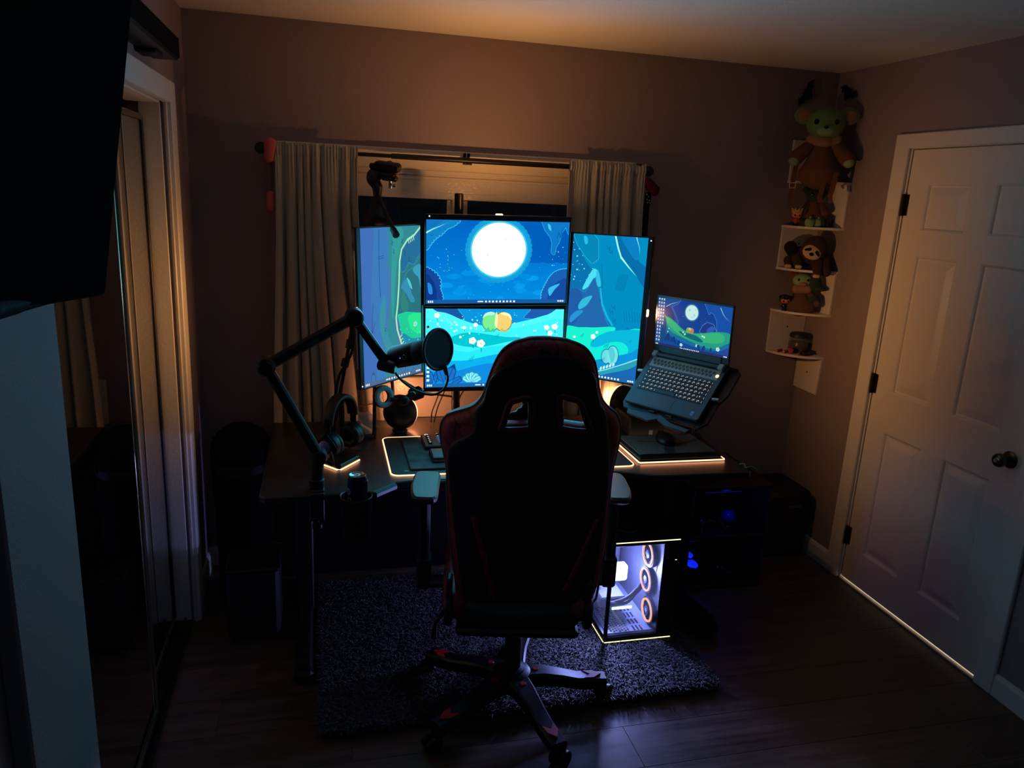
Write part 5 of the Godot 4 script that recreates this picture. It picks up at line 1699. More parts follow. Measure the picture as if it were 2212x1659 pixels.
func build_rug() -> void:
	var x0 := 0.52
	var x1 := 1.975
	var z0 := 0.32
	var z1 := 1.30
	var t := thing("shag_rug", "dark blue-black shaggy rug under the chair and the tower", "rug", xf(Vector3((x0 + x1) / 2, 0, (z0 + z1) / 2)))
	put(t, "backing", geo().box(Vector3(x1 - x0, 0.008, z1 - z0), Vector3(0, 0.0045, 0), 0.002), M.rugback)
	# pile: tufts of a few bent strands, scattered by the thousand
	var g := geo()
	g.g = 1
	for k in 5:
		var a := TAU * k / 5 + 0.3 * sin(k * 7.0)
		var d := Vector3(cos(a), 0, sin(a))
		var s := Vector3(-d.z, 0, d.x)
		var w := 0.0017
		var lean := 0.009 + 0.006 * ((k * 2) % 5) / 4.0
		var hh := 0.022 + 0.006 * ((k * 3) % 5) / 4.0
		var p := [d * 0.001, d * lean * 0.4 + Vector3(0, hh * 0.6, 0), d * lean + Vector3(0, hh * 0.95, 0), d * lean * 1.9 + Vector3(0, hh * 0.88, 0)]
		var ww := [w, w, w * 0.8, w * 0.2]
		for i in 3:
			g.quad(p[i] - s * ww[i], p[i] + s * ww[i], p[i + 1] + s * ww[i + 1], p[i + 1] - s * ww[i + 1])
	var mm := MultiMesh.new()
	mm.transform_format = MultiMesh.TRANSFORM_3D
	mm.use_colors = true
	mm.mesh = g.done()
	var n := 26000
	mm.instance_count = n
	for i in n:
		var at := Vector3(rng.randf_range(x0, x1), 0.008, rng.randf_range(z0, z1))
		while at.x > 1.615 and at.x < 1.945 and at.z > 0.52 and at.z < 1.0:
			at = Vector3(rng.randf_range(x0, x1), 0.008, rng.randf_range(z0, z1))
		at -= Vector3(t.position.x, 0, t.position.z)
		var b := Basis(Vector3.UP, rng.randf() * TAU).rotated(Vector3(rng.randf_range(-1, 1), 0, rng.randf_range(-1, 1)).normalized(), rng.randf_range(0, 0.5))
		b = b.scaled(Vector3.ONE * rng.randf_range(0.8, 1.35))
		mm.set_instance_transform(i, Transform3D(b, at))
		var v := rng.randf_range(0.007, 0.021)
		mm.set_instance_color(i, Color(v, v * 1.03, v * 1.15))
	var o := MultiMeshInstance3D.new()
	o.name = "pile"
	o.multimesh = mm
	o.material_override = M.shag
	o.set_meta("kind", "stuff")
	t.add_child(o, true)


func build_desk_things() -> void:
	var D := 0.7402      # top of the desk
	# large light-edged desk mat
	var t := thing("desk_mat", "large black desk mat with glowing orange rim, under the keyboard", "desk mat", xf(Vector3(1.272, D, 0.625)))
	var o := t.position
	var full := rrect(0.975, 0.445, 0.03, 6)
	put(t, "mat_sheet", geo(Transform3D(flat(), Vector3(0, 0.0025, 0))).ext(full, 0.004, 0.001), M.padblack)
	put(t, "light_rim", geo().tube(_flat_ring(full, 0.0032), 0.0030, 8, true), M.led)
	put(t, "brand_plate", geo().box(Vector3(0.016, 0.0008, 0.006), Vector3(0.845 - o.x, 0.0049, 0.806 - o.z), 0.0), M.print)
	lettering(t, "rim_lettering", "RGB | MAT", 0.011, M.greyprint, Transform3D(Basis(Vector3.UP, PI / 2) * Basis(Vector3.RIGHT, -PI / 2), Vector3(0.838 - o.x, 0.0048, 0.765 - o.z)))
	# thick marbled mat lying on it
	var im := thing("mouse_mat", "thick dark marbled cloth mat lying on the desk mat", "mouse mat", xf(Vector3(1.17, D + 0.0048, 0.622)))
	put(im, "cloth_sheet", geo(Transform3D(flat(), Vector3(0, 0.004, 0))).ext(rrect(0.62, 0.37, 0.012), 0.007, 0.002), M.clothpad)
	var kb := thing("keyboard", "black backlit keyboard with pale blue keys on the marbled mat", "keyboard", xf(Vector3(1.178, D + 0.0128, 0.528)))
	build_keyboard(kb)
	var wr := thing("wrist_rest", "padded black wrist rest in front of the keyboard", "wrist rest", xf(Vector3(1.178, D + 0.0128, 0.694)))
	put(wr, "cushion", geo(Transform3D(Basis(Vector3(0, 0, 1), Vector3(0, 1, 0), Vector3(-1, 0, 0)), Vector3.ZERO)).ext(curve2(pv([-0.050, 0.001, 0.050, 0.001, 0.052, 0.010, 0.044, 0.020, 0.0, 0.024, -0.046, 0.022, -0.052, 0.010]), 3), 0.455, 0.006), M.pvc)
	put(wr, "base_strip", geo().box(Vector3(0.45, 0.003, 0.10), Vector3(0, 0.0016, 0), 0.001), M.rubber)
	# second, raised light mat with a mouse
	var r := thing("light_tray", "black slab with a glowing orange rim, right of the desk mat", "mouse tray", xf(Vector3(1.980, D, 0.670)))
	var bs := rrect(0.385, 0.30, 0.008, 3)
	put(r, "base_sheet", geo(Transform3D(flat(), Vector3(0, 0.003, 0))).ext(bs, 0.005, 0.001), M.padblack)
	put(r, "light_rim", geo().tube(_flat_ring(bs, 0.0045), 0.0032, 8, true), M.led)
	put(r, "riser", geo().box(Vector3(0.368, 0.012, 0.282), Vector3(-0.001, 0.0125, -0.004), 0.004), M.satin)
	face_light(r, "rim_glow", Transform3D(Basis(Vector3.RIGHT, 0.0), Vector3(0, 0.006, 0.1545)), Vector2(0.38, 0.006), GLOW, LE.strip)
	face_light(r, "rim_glow", Transform3D(Basis(Vector3.UP, -PI / 2), Vector3(-0.197, 0.006, 0)), Vector2(0.29, 0.006), GLOW, LE.strip * 0.6)
	var p2 := thing("mouse_pad", "hard grey mouse pad with cut-stone print on the glowing slab", "mouse pad", xf(Vector3(1.981, D + 0.0188, 0.652)))
	put(p2, "pad_plate", geo(Transform3D(flat(), Vector3(0, 0.0025, 0))).ext(rrect(0.345, 0.245, 0.010), 0.005, 0.0012), M.padgrey)
	put(p2, "pad_lip", geo().tube(_flat_ring(rrect(0.343, 0.243, 0.010), 0.0048), 0.0012, 6, true), M.greyprint)
	var mk := geo(Transform3D(flat(), Vector3(0, 0.00525, 0)))
	mk.ext(pv([-0.115, -0.05, 0.0, -0.02, -0.115, -0.035]), 0.0004).ext(pv([-0.06, 0.12, -0.02, 0.02, 0.03, 0.0, -0.01, 0.12]), 0.0004).ext(pv([0.01, 0.02, 0.165, -0.04, 0.165, -0.03, 0.03, 0.03]), 0.0004)
	put(p2, "facet_print", mk, M.padmark)
	var ms := thing("mouse", "black computer mouse on the grey mouse pad", "mouse", xf(Vector3(1.990, D + 0.0240, 0.628), Vector3(0, 8, 0)))
	put(ms, "mouse_shell", blob([[Vector3(0, 0.010, 0.012), Vector3(0.033, 0.030, 0.052)], [Vector3(0, 0.012, -0.025), Vector3(0.030, 0.022, 0.038)], [Vector3(-0.026, 0.010, 0.02), Vector3(0.020, 0.018, 0.040)]], 0.02, 0.004), M.satin)
	put(ms, "scroll_wheel", geo().cyl(Vector3(-0.004, 0.032, -0.035), Vector3(0.004, 0.032, -0.035), 0.009, -1.0, 18, 0.001), M.rubber)
	put(ms, "button_gap", geo().box(Vector3(0.0012, 0.012, 0.045), Vector3(0, 0.026, -0.045), 0.0), M.gloss)
	build_headset(D)
	build_domes(D)
	# little clear display case on a dark base
	var a := thing("display_case", "small clear case with a greenish figure on a dark base, beside the headset", "display case", xf(Vector3(0.714, D, 0.375), Vector3(0, 12, 0)))
	put(a, "base", geo().box(Vector3(0.062, 0.016, 0.05), Vector3(0, 0.008, 0), 0.004), M.black)
	put(a, "clear_cover", geo().ext(rrect(0.056, 0.092, 0.010), 0.042, 0.004, Vector3(0, 0.062, 0)), M.acrylic)
	put(a, "figure", blob([[Vector3(0, 0.030, 0), Vector3(0, 0.050, 0), 0.012, 0.010], [Vector3(0.002, 0.072, 0), Vector3(0.014, 0.016, 0.012)], [Vector3(-0.012, 0.05, 0), Vector3(0.014, 0.045, 0.004), 0.006, 0.005]], 0.008, 0.0035), mat(Color(0.30, 0.32, 0.16), 0.5))
	# cables
	var cb := [
		["red_cable", "thin red cable along the curtain's foot behind the display case", M.redcord, 0.0022, [Vector3(0.655, 0.80, 0.20), Vector3(0.70, 0.822, 0.185), Vector3(0.76, 0.828, 0.17), Vector3(0.81, 0.822, 0.155), Vector3(0.86, 0.80, 0.15)]],
		["black_cable", "thin black cable hanging beside the pole stand, nearest the dome lamp", M.rubber, 0.003, [Vector3(1.05, 1.02, 0.33), Vector3(1.052, 0.95, 0.30), Vector3(1.035, 0.86, 0.25), Vector3(1.022, 0.80, 0.22), Vector3(1.02, 0.745, 0.20)]],
		["black_cable", "thin black cable hanging just beside the pole stand's foot", M.rubber, 0.003, [Vector3(1.08, 1.02, 0.33), Vector3(1.066, 0.92, 0.29), Vector3(1.045, 0.83, 0.24), Vector3(1.035, 0.745, 0.20)]],
		["black_cable", "curled black cable hanging behind the pole stand, towards the chair", M.rubber, 0.003, [Vector3(1.20, 1.02, 0.31), Vector3(1.198, 0.96, 0.28), Vector3(1.165, 0.90, 0.22), Vector3(1.15, 0.83, 0.18), Vector3(1.16, 0.745, 0.17)]],
		["headset_cable", "thin black cable running from the headset to the display case", M.rubber, 0.0022, [Vector3(0.62, 0.790, 0.56), Vector3(0.645, 0.752, 0.545), Vector3(0.672, 0.7430, 0.55), Vector3(0.705, 0.7430, 0.50), Vector3(0.718, 0.7445, 0.43), Vector3(0.716, 0.748, 0.405)]],
	]
	for c in cb:
		var at: Vector3 = c[4][c[4].size() - 1]
		var rel := []
		for p in c[4]:
			rel.append(p - at)
		var w := thing(c[0], c[1], "cable", xf(at))
		put(w, "cord", geo().tube(curve(rel), c[3], 8), c[2])
	# cup holder and can
	var ch := thing("cup_holder", "black cup holder clamped to the desk's front edge", "cup holder", xf(Vector3(0.645, 0.63, 1.097)))
	put(ch, "cup", geo().lathe(PackedVector2Array([Vector2(0, 0.0), Vector2(0.044, 0.0), Vector2(0.047, 0.004), Vector2(0.0525, 0.142), Vector2(0.0545, 0.146), Vector2(0.0525, 0.149), Vector2(0.0495, 0.146), Vector2(0.044, 0.010), Vector2(0, 0.008)]), 40), M.satin)
	put(ch, "bracket", geo().box(Vector3(0.05, 0.05, 0.075), Vector3(0.0, 0.085, -0.082), 0.006).box(Vector3(0.05, 0.008, 0.05), Vector3(0, 0.083, -0.135), 0.002), M.black)
	put(ch, "clamp_knob", geo().cyl(Vector3(0, 0.055, -0.13), Vector3(0, 0.08, -0.13), 0.013, -1.0, 16, 0.002), M.black)
	var cn := thing("drink_can", "dark blue drink can standing in the cup holder", "can", xf(Vector3(0.650, 0.7335, 1.100), Vector3(0, -98, 0)))
	cn.position.y = 0.6395 + 0.0935
	put(cn, "can_wall", geo().lathe(PackedVector2Array([Vector2(0, 0.003), Vector2(0.022, 0.0), Vector2(0.026, 0.001), Vector2(0.0325, 0.010), Vector2(0.0331, 0.014), Vector2(0.0331, 0.100), Vector2(0.0320, 0.105), Vector2(0.0272, 0.1175)]), 40, 0.3), M.candy)
	put(cn, "can_lid", geo().lathe(PackedVector2Array([Vector2(0.0272, 0.1172), Vector2(0.0278, 0.1195), Vector2(0.0272, 0.1208), Vector2(0.0256, 0.1200), Vector2(0.0248, 0.1165), Vector2(0.0, 0.1160)]), 40, 0.2), M.canlid)
	var tb := put(cn, "pull_tab", ring_plate(ellipse(0.0105, 0.0135, 20), [Vector2(0, 0.004), Vector2(0.006, 0.0045)], 0.0012, Transform3D(Basis(Vector3.UP, 1.1) * flat(), Vector3(0.001, 0.1195, 0.001))), M.cantab)
	tb.set_meta("label", "pale metal pull tab")
	put(cn, "tab_rivet", geo().cyl(Vector3(0, 0.116, 0), Vector3(0, 0.1205, 0), 0.003), M.canlid)
	lettering(cn, "can_lettering", "BUD", 0.030, M.canprint, xf(Vector3(0, 0.066, 0)), true, 0.0331)
	lettering(cn, "can_lettering", "LIGHT", 0.024, M.canprint, xf(Vector3(0, 0.038, 0)), true, 0.0331)


# a flat plate with an elliptical hole
func ring_plate(outer: PackedVector2Array, hole: Array, th: float, at: Transform3D) -> Geo:
	var g := geo(at)
	var n := outer.size()
	var c: Vector2 = hole[0]
	var hr: Vector2 = hole[1]
	for i in n:
		var j := (i + 1) % n
		var a := TAU * i / n
		var b := TAU * j / n
		var p := [Vector3(outer[i].x, outer[i].y, 0), Vector3(outer[j].x, outer[j].y, 0), Vector3(c.x + cos(b) * hr.x, c.y + sin(b) * hr.y, 0), Vector3(c.x + cos(a) * hr.x, c.y + sin(a) * hr.y, 0)]
		var u := Vector3(0, 0, th / 2)
		g.g = 1
		g.quad(p[0] + u, p[1] + u, p[2] + u, p[3] + u)
		g.g = 2
		g.quad(p[3] - u, p[2] - u, p[1] - u, p[0] - u)
		g.g = 3
		g.quad(p[1] + u, p[0] + u, p[0] - u, p[1] - u)
		g.g = 4
		g.quad(p[3] + u, p[2] + u, p[2] - u, p[3] - u)
	return g


func build_keyboard(t: Node3D) -> void:
	put(t, "case", geo().box(Vector3(0.475, 0.018, 0.150), Vector3(0, 0.009, 0), 0.004), M.black)
	var caps := {}
	var cap := func(w: float) -> ArrayMesh:
		if not caps.has(w):
			var g := geo()
			var a := [Vector3(-w / 2, 0, -0.0078), Vector3(w / 2, 0, -0.0078), Vector3(w / 2, 0, 0.0078), Vector3(-w / 2, 0, 0.0078)]
			var b := [Vector3(-w / 2 + 0.002, 0.007, -0.0058), Vector3(w / 2 - 0.002, 0.007, -0.0058), Vector3(w / 2 - 0.002, 0.0066, 0.0058), Vector3(-w / 2 + 0.002, 0.0066, 0.0058)]
			for i in 4:
				var j := (i + 1) % 4
				g.out_quad(a[i], a[j], b[j], b[i], Vector3(0, 0.003, 0))
			g.out_quad(b[0], b[1], b[2], b[3], Vector3.ZERO)
			caps[w] = g.done()
		return caps[w]
	for i in 5:
		var k := put(t, "macro_key", cap.call(0.0165), M.key, xf(Vector3(-0.212, 0.018, -0.048 + i * 0.0235)))
		put(k, "key_legend", geo().box(Vector3(0.006, 0.0004, 0.006), Vector3(0, 0.0073, 0), 0.0), M.keylegend)
	var rows := [
		[-0.058, [1, 0.35, 1, 1, 1, 1, 0.3, 1, 1, 1, 1, 0.3, 1, 1, 1, 1, 0.25, 1, 1, 1]],
		[-0.030, [1, 1, 1, 1, 1, 1, 1, 1, 1, 1, 1, 1, 1, 2, 0.25, 1, 1, 1]],
		[-0.011, [1.5, 1, 1, 1, 1, 1, 1, 1, 1, 1, 1, 1, 1, 1.5, 0.25, 1, 1, 1]],
		[0.008, [1.75, 1, 1, 1, 1, 1, 1, 1, 1, 1, 1, 1, 2.25]],
		[0.027, [2.25, 1, 1, 1, 1, 1, 1, 1, 1, 1, 1, 2.75, 1.25, 1]],
		[0.046, [1.25, 1.25, 1.25, 6.25, 1.25, 1.25, 1.25, 1.25, 0.25, 1, 1, 1]],
	]
	for r in rows.size():
		var x := -0.178
		for w in rows[r][1]:
			var wide: float = w * 0.019
			if w >= 1:
				var k := put(t, "key", cap.call(snappedf(wide - 0.0025, 0.0001)), M.keyblue if (w > 1 and r > 0) or (r in [1, 2] and x < -0.15) else M.key, xf(Vector3(x + wide / 2, 0.018, rows[r][0])))
				if w == 1:
					put(k, "key_legend", geo().box(Vector3(0.004, 0.0004, 0.004), Vector3(-0.002, 0.0073, -0.001), 0.0), M.keylegend)
			x += wide
	# the maker's round letter at the corner
	var g := geo()
	var pts := PackedVector3Array()
	for i in 13:
		var a := deg_to_rad(40.0 + 280.0 * i / 12)
		pts.append(Vector3(-0.213 + cos(a) * 0.0075, 0.0184, -0.067 - sin(a) * 0.005))
	pts.append(Vector3(-0.212, 0.0184, -0.067))
	g.tube(pts, 0.0016, 6)
	put(t, "corner_letter", g, M.dot)


func build_headset(D: float) -> void:
	var s := thing("headset_stand", "black headset stand with a glowing angled front edge", "headset stand", xf(Vector3(0.60, D, 0.66)))
	var o := s.position
	put(s, "base", geo(Transform3D(flat(), Vector3(0, 0.013, 0))).ext(pv([-0.075, 0.022, -0.012, 0.098, 0.004, 0.098, 0.076, 0.0, 0.050, -0.09, -0.055, -0.09]), 0.016, 0.004), M.satin)
	var led := [Vector3(-0.074, 0.0035, 0.026), Vector3(-0.010, 0.0035, 0.102), Vector3(0.004, 0.0035, 0.102), Vector3(0.077, 0.0035, 0.002)]
	put(s, "light_edge", geo().tube(PackedVector3Array(led), 0.0032, 8), M.led)
	for k in [[led[0], led[1]], [led[2], led[3]]]:
		var mid: Vector3 = (k[0] + k[1]) / 2
		var d: Vector3 = (k[1] - k[0]).normalized()
		var n := Vector3(-d.z, 0, d.x)
		face_light(s, "edge_glow", Transform3D(Basis(d, Vector3.UP, d.cross(Vector3.UP)), mid + d.cross(Vector3.UP) * 0.005), Vector2(0.10, 0.006), GLOW, LE.edge)
	put(s, "post", geo().tube(curve([Vector3(0.01, 0.02, -0.06), Vector3(0.012, 0.12, -0.068), Vector3(0.010, 0.21, -0.05), Vector3(0.004, 0.232, -0.02)]), 0.011, 12), M.satin)
	put(s, "cradle", geo().box(Vector3(0.035, 0.012, 0.10), Vector3(0.004, 0.236, -0.01), 0.005), M.satin)
	# headset: the band in a plane turned towards the camera's left, cups hanging at both ends
	var h := thing("headset", "black over-ear headset with silver disc and red microphone cable on its stand", "headset", Transform3D(Basis(Vector3.UP, deg_to_rad(-125.0)), Vector3(0.606, D, 0.652)))
	var arc := []
	for i in 13:
		var a := PI * i / 12
		arc.append(Vector3(cos(a) * 0.085, 0.168 + sin(a) * 0.092, 0))
	var band := geo()
	var sec := rrect(0.046, 0.016, 0.006, 2)
	var rings := []
	for i in arc.size():
		var a := PI * i / 12
		var nrm := Vector3(cos(a), sin(a), 0)
		var rg := []
		for q in sec:
			rg.append(arc[i] + nrm * q.y + Vector3(0, 0, 1) * q.x)
		rings.append(rg)
	band.g = 1
	for i in rings.size() - 1:
		for j in sec.size():
			var jj := (j + 1) % sec.size()
			band.quad(rings[i][j], rings[i][jj], rings[i + 1][jj], rings[i + 1][j])
	put(h, "headband", band, mat(Color(0.16, 0.13, 0.09), 0.6))
	for sd in [-1.0, 1.0]:
		var yk := put(h, "yoke", geo().tube(curve([Vector3(sd * 0.085, 0.168, 0), Vector3(sd * 0.098, 0.135, 0), Vector3(sd * 0.100, 0.10, 0.036), Vector3(sd * 0.099, 0.085, 0.041)]), 0.006, 8).tube(curve([Vector3(sd * 0.098, 0.135, 0), Vector3(sd * 0.100, 0.10, -0.036), Vector3(sd * 0.099, 0.085, -0.041)]), 0.005, 8).box(Vector3(0.014, 0.06, 0.026), Vector3(sd * 0.088, 0.165, 0), 0.004), M.metalblack)
		var cx := Transform3D(Basis(Vector3(0, 1, 0), Vector3(-1, 0, 0), Vector3(0, 0, 1)), Vector3(sd * 0.078, 0.085, 0))
		if sd > 0:
			cx.basis = cx.basis * Basis(Vector3(0, 0, 1), PI)
		var cup := put(h, "ear_cup", geo(cx).lathe(PackedVector2Array([Vector2(0, -0.012), Vector2(0.047, -0.012), Vector2(0.050, 0.0), Vector2(0.046, 0.016), Vector2(0.030, 0.026), Vector2(0.029, 0.028), Vector2(0, 0.028)]), 32), M.satin)
		var cu := PackedVector3Array()
		for k in 24:
			cu.append(Vector3(cos(TAU * k / 24) * 0.033, -0.020, sin(TAU * k / 24) * 0.036))
		put(h, "ear_cushion", geo(cx).tube(cu, 0.0150, 12, true), M.pvc)
		var disc := put(cup, "silver_disc", geo(cx).lathe(PackedVector2Array([Vector2(0.0265, 0.027), Vector2(0.0265, 0.030), Vector2(0.023, 0.0312), Vector2(0, 0.0312)]), 36), M.spun)
		disc.set_meta("label", "silver disc")
	put(h, "microphone_cable", geo().tube(curve([Vector3(0.108, 0.075, -0.030), Vector3(0.122, 0.045, -0.050), Vector3(0.112, 0.020, -0.045), Vector3(0.090, 0.0135, -0.025)]), 0.003, 8), M.redcord).set_meta("label", "red cable")
	put(h, "microphone_tip", geo().cyl(Vector3(0.090, 0.0145, -0.025), Vector3(0.075, 0.0175, 0.012), 0.008, -1.0, 14, 0.002), M.rubber)


func build_domes(D: float) -> void:
	# two round lamps turned to the wall: a dark half shell with the lit face away from the room
	var set1 := [[Vector3(0.871, D, 0.290), Vector3(0.66, -0.02, -0.75), "dark round lamp turned to the wall, behind the white phone ring"], [Vector3(1.960, D, 0.185), Vector3(-0.52, 0.10, -0.85), "dark round lamp turned to the wall, half hidden behind the laptop"]]
	for q in set1:
		var t := thing("dome_lamp", q[2], "lamp", xf(q[0]), "")
		var c := Vector3(0, 0.083, 0)
		var d: Vector3 = q[1].normalized()
		var b := Transform3D(Geo.aim(d), c)
		var prof := PackedVector2Array()
		for i in 13:
			var a := -PI / 2 + (PI / 2 + 0.30) * i / 12
			prof.append(Vector2(cos(a) * 0.078 if i > 0 else 0.0, sin(a) * 0.070))
		put(t, "shell", geo(b).lathe(prof, 40, 0.2), M.shade)
		put(t, "lit_face", geo(b).lathe(PackedVector2Array([Vector2(0.0735, 0.012), Vector2(0.073, 0.026), Vector2(0.066, 0.040), Vector2(0.045, 0.052), Vector2(0, 0.058)]), 40, 0.2), M.lampface)
		put(t, "stand", geo().lathe(PackedVector2Array([Vector2(0, 0), Vector2(0.035, 0), Vector2(0.033, 0.006), Vector2(0.014, 0.012), Vector2(0.012, 0.03), Vector2(0, 0.03)]), 28), M.black)
		bulb_light(t, "lamp_light", b * Vector3(0, 0.078, 0), GLOW, LE.dome, 0.018)



func beam(a: Vector3, b: Vector3, w: float, h: float, up := Vector3.UP, bev := 0.006) -> Geo:     # a rectangular bar from a to b
	var d := (b - a).normalized()
	var s := d.cross(up).normalized()
	return geo(Transform3D(Basis(s, s.cross(d) * -1.0, d * -1.0) if s.cross(d).dot(up) < 0 else Basis(s, s.cross(d), d * -1.0), (a + b) / 2)).box(Vector3(w, h, a.distance_to(b)), Vector3.ZERO, bev)


func build_boom() -> void:
	var B := Vector3(0.517, 0.7402, 0.945)
	var t := thing("boom_arm", "black jointed microphone arm clamped to the desk, reaching over the left screen", "microphone arm", xf(B))
	var e0 := Vector3(0.527, 0.865, 0.945) - B
	var e1 := Vector3(0.362, 1.192, 0.955) - B
	var e2 := Vector3(0.651, 1.336, 0.83) - B
	var e3 := Vector3(0.772, 1.150, 0.745) - B
	put(t, "clamp", geo().box(Vector3(0.05, 0.012, 0.07), Vector3(0, 0.006, 0), 0.003).box(Vector3(0.05, 0.10, 0.012), Vector3(0, -0.04, 0.052), 0.003).box(Vector3(0.05, 0.012, 0.06), Vector3(0, -0.085, 0.03), 0.003), M.black)
	put(t, "clamp_screw", geo().cyl(Vector3(0, -0.12, 0.02), Vector3(0, -0.045, 0.02), 0.006).cyl(Vector3(0, -0.135, 0.02), Vector3(0, -0.115, 0.02), 0.018, -1.0, 20, 0.003).box(Vector3(0.012, 0.012, 0.05), Vector3(0.004, -0.126, 0.034), 0.003), M.metalblack)
	put(t, "swivel_post", geo().cyl(Vector3(0, 0.01, 0), Vector3(0.004, 0.105, 0), 0.021, -1.0, 24, 0.003).cyl(Vector3(0, 0.012, 0), Vector3(0, 0.045, 0), 0.027, -1.0, 24, 0.004), M.satin)
	var V := Vector3(0, 0, 1)
	put(t, "base_joint", geo().cyl(e0 - V * 0.026, e0 + V * 0.026, 0.026, -1.0, 28, 0.004), M.satin)
	put(t, "lower_tube", beam(e0, e1, 0.034, 0.038, V), M.satin)
	put(t, "elbow_joint", geo().cyl(e1 - V * 0.034, e1 + V * 0.030, 0.030, -1.0, 30, 0.004), M.satin)
	put(t, "elbow_knob", geo().cyl(e1 + V * 0.030, e1 + V * 0.046, 0.025, -1.0, 30, 0.004), M.metalblack)
	put(t, "elbow_knob", geo().cyl(e1 - V * 0.050, e1 - V * 0.034, 0.014, -1.0, 20, 0.003), M.metalblack)
	put(t, "upper_tube", beam(e1, e2, 0.036, 0.040, V), M.satin)
	put(t, "peak_joint", geo().cyl(e2 - V * 0.030, e2 + V * 0.034, 0.032, -1.0, 30, 0.005), M.satin)
	put(t, "short_tube", beam(e2, e3, 0.034, 0.038, V), M.satin)
	put(t, "end_joint", geo().cyl(e3 + Vector3(-0.030, 0.0, 0.004), e3 + Vector3(0.032, -0.012, 0.03), 0.024, -1.0, 26, 0.005), M.satin)
	# the maker's name along the upper tube
	var d := (e2 - e1).normalized()
	var s := d.cross(V).normalized() * -1.0
	var nrm := d.cross(s).normalized()
	lettering(t, "arm_lettering", "FIFINE", 0.013, M.greyprint, Transform3D(Basis(d, s, nrm), e1.lerp(e2, 0.50) + nrm * 0.0203 + s * -0.003))
	# the microphone
	var a := Vector3(0.63, 0.30, 0.71).normalized()
	var m0 := Vector3(0.797, 1.163, 0.712)
	var mt := thing("microphone", "fat black microphone with a lit ring button at the arm's end", "microphone", Transform3D(Geo.aim(a), m0))
	put(mt, "body", geo().lathe(PackedVector2Array([Vector2(0, -0.012), Vector2(0.018, -0.012), Vector2(0.028, -0.006), Vector2(0.041, 0.006), Vector2(0.043, 0.016), Vector2(0.043, 0.125), Vector2(0.040, 0.128), Vector2(0.040, 0.131), Vector2(0, 0.131)]), 40, 0.6), M.satin)
	put(mt, "grille", geo().lathe(PackedVector2Array([Vector2(0.040, 0.131), Vector2(0.042, 0.134), Vector2(0.042, 0.170), Vector2(0.036, 0.192), Vector2(0.022, 0.203), Vector2(0, 0.206)]), 40, 0.5), M.filter)
	put(mt, "yoke", geo().tube(curve([Vector3(0, -0.026, 0), Vector3(0.0, -0.018, 0.0), Vector3(0, -0.010, 0)]), 0.020, 16), M.black)
	# button and dot face the camera: local direction of (-0.35, 0.1, 0.93) across the axis
	var q := (mt.transform.basis.inverse() * Vector3(-0.10, 0.10, 0.99))
	q = Vector3(q.x, 0, q.z).normalized()
	var ring := PackedVector3Array()
	var si := Vector3.UP.cross(q)
	for i in 24:
		var an := TAU * i / 24
		var off := si * cos(an) * 0.0088
		var at := q.rotated(Vector3.UP, cos(an) * 0.0088 / 0.043) * 0.0436 + Vector3(0, 0.100 + sin(an) * 0.0088, 0)
		ring.append(at)
	put(mt, "ring_button", geo().tube(ring, 0.0011, 6, true), M.goldframe)
	put(mt, "status_dot", geo().cyl(q * 0.0425 + Vector3(0, 0.078, 0), q * 0.0440 + Vector3(0, 0.078, 0), 0.0026, -1.0, 12), glow(Color(0.35, 0.35, 1.0), 1.6))
	# pop filter on its gooseneck
	var n := Vector3(0.60, 0.12, 0.79).normalized()
	var pc := Vector3(0.944, 1.228, 0.868)
	var pt := thing("pop_filter", "round black pop filter on a bent gooseneck before the microphone", "pop filter", Transform3D(Geo.aim(n), pc))
	put(pt, "mesh_disc", geo().lathe(PackedVector2Array([Vector2(0, -0.001), Vector2(0.070, -0.002), Vector2(0.070, 0.002), Vector2(0, 0.001)]), 48), M.filter)
	var rg := PackedVector3Array()
	for i in 48:
		rg.append(Vector3(cos(TAU * i / 48) * 0.0725, 0, sin(TAU * i / 48) * 0.0725))
	put(pt, "rim", geo().tube(rg, 0.0055, 10, true), mat(Color(0.16, 0.165, 0.165), 0.42))
	var inv := pt.transform.affine_inverse()
	var neck := []
	for p in [[0.972, 1.162, 0.872], [0.978, 1.142, 0.872], [0.982, 1.115, 0.868], [0.968, 1.075, 0.858], [0.930, 1.052, 0.84], [0.876, 1.060, 0.81], [0.826, 1.090, 0.775], [0.797, 1.125, 0.755], [0.785, 1.150, 0.750]]:
		neck.append(inv * Vector3(p[0], p[1], p[2]))
	put(pt, "gooseneck", geo().tube(curve(neck), 0.0042, 10), M.satin)
	put(pt, "neck_socket", geo().cyl(inv * Vector3(0.968, 1.170, 0.872), inv * Vector3(0.978, 1.135, 0.872), 0.010, 0.007, 14, 0.002), mat(Color(0.16, 0.165, 0.165), 0.42))
	# magnetic phone holder: a pale ring on a jointed arm from the pole stand
	var rc := Vector3(0.784, 0.953, 0.50)
	var ph := thing("phone_holder", "magnetic phone holder with a pale ring on a jointed black arm", "phone holder", xf(rc))
	var rn := Vector3(-0.52, 0.12, 0.85).normalized()
	rn = Vector3(0.50, 0.18, 0.85).normalized()
	var rb := Geo.aim(rn)
	put(ph, "ring", geo(Transform3D(rb, Vector3.ZERO)).lathe(PackedVector2Array([Vector2(0.043, -0.005), Vector2(0.045, -0.003), Vector2(0.045, 0.003), Vector2(0.043, 0.005), Vector2(0.026, 0.005), Vector2(0.024, 0.003), Vector2(0.024, -0.003), Vector2(0.026, -0.005), Vector2(0.043, -0.005)]), 44, 0.6), M.tealcast)
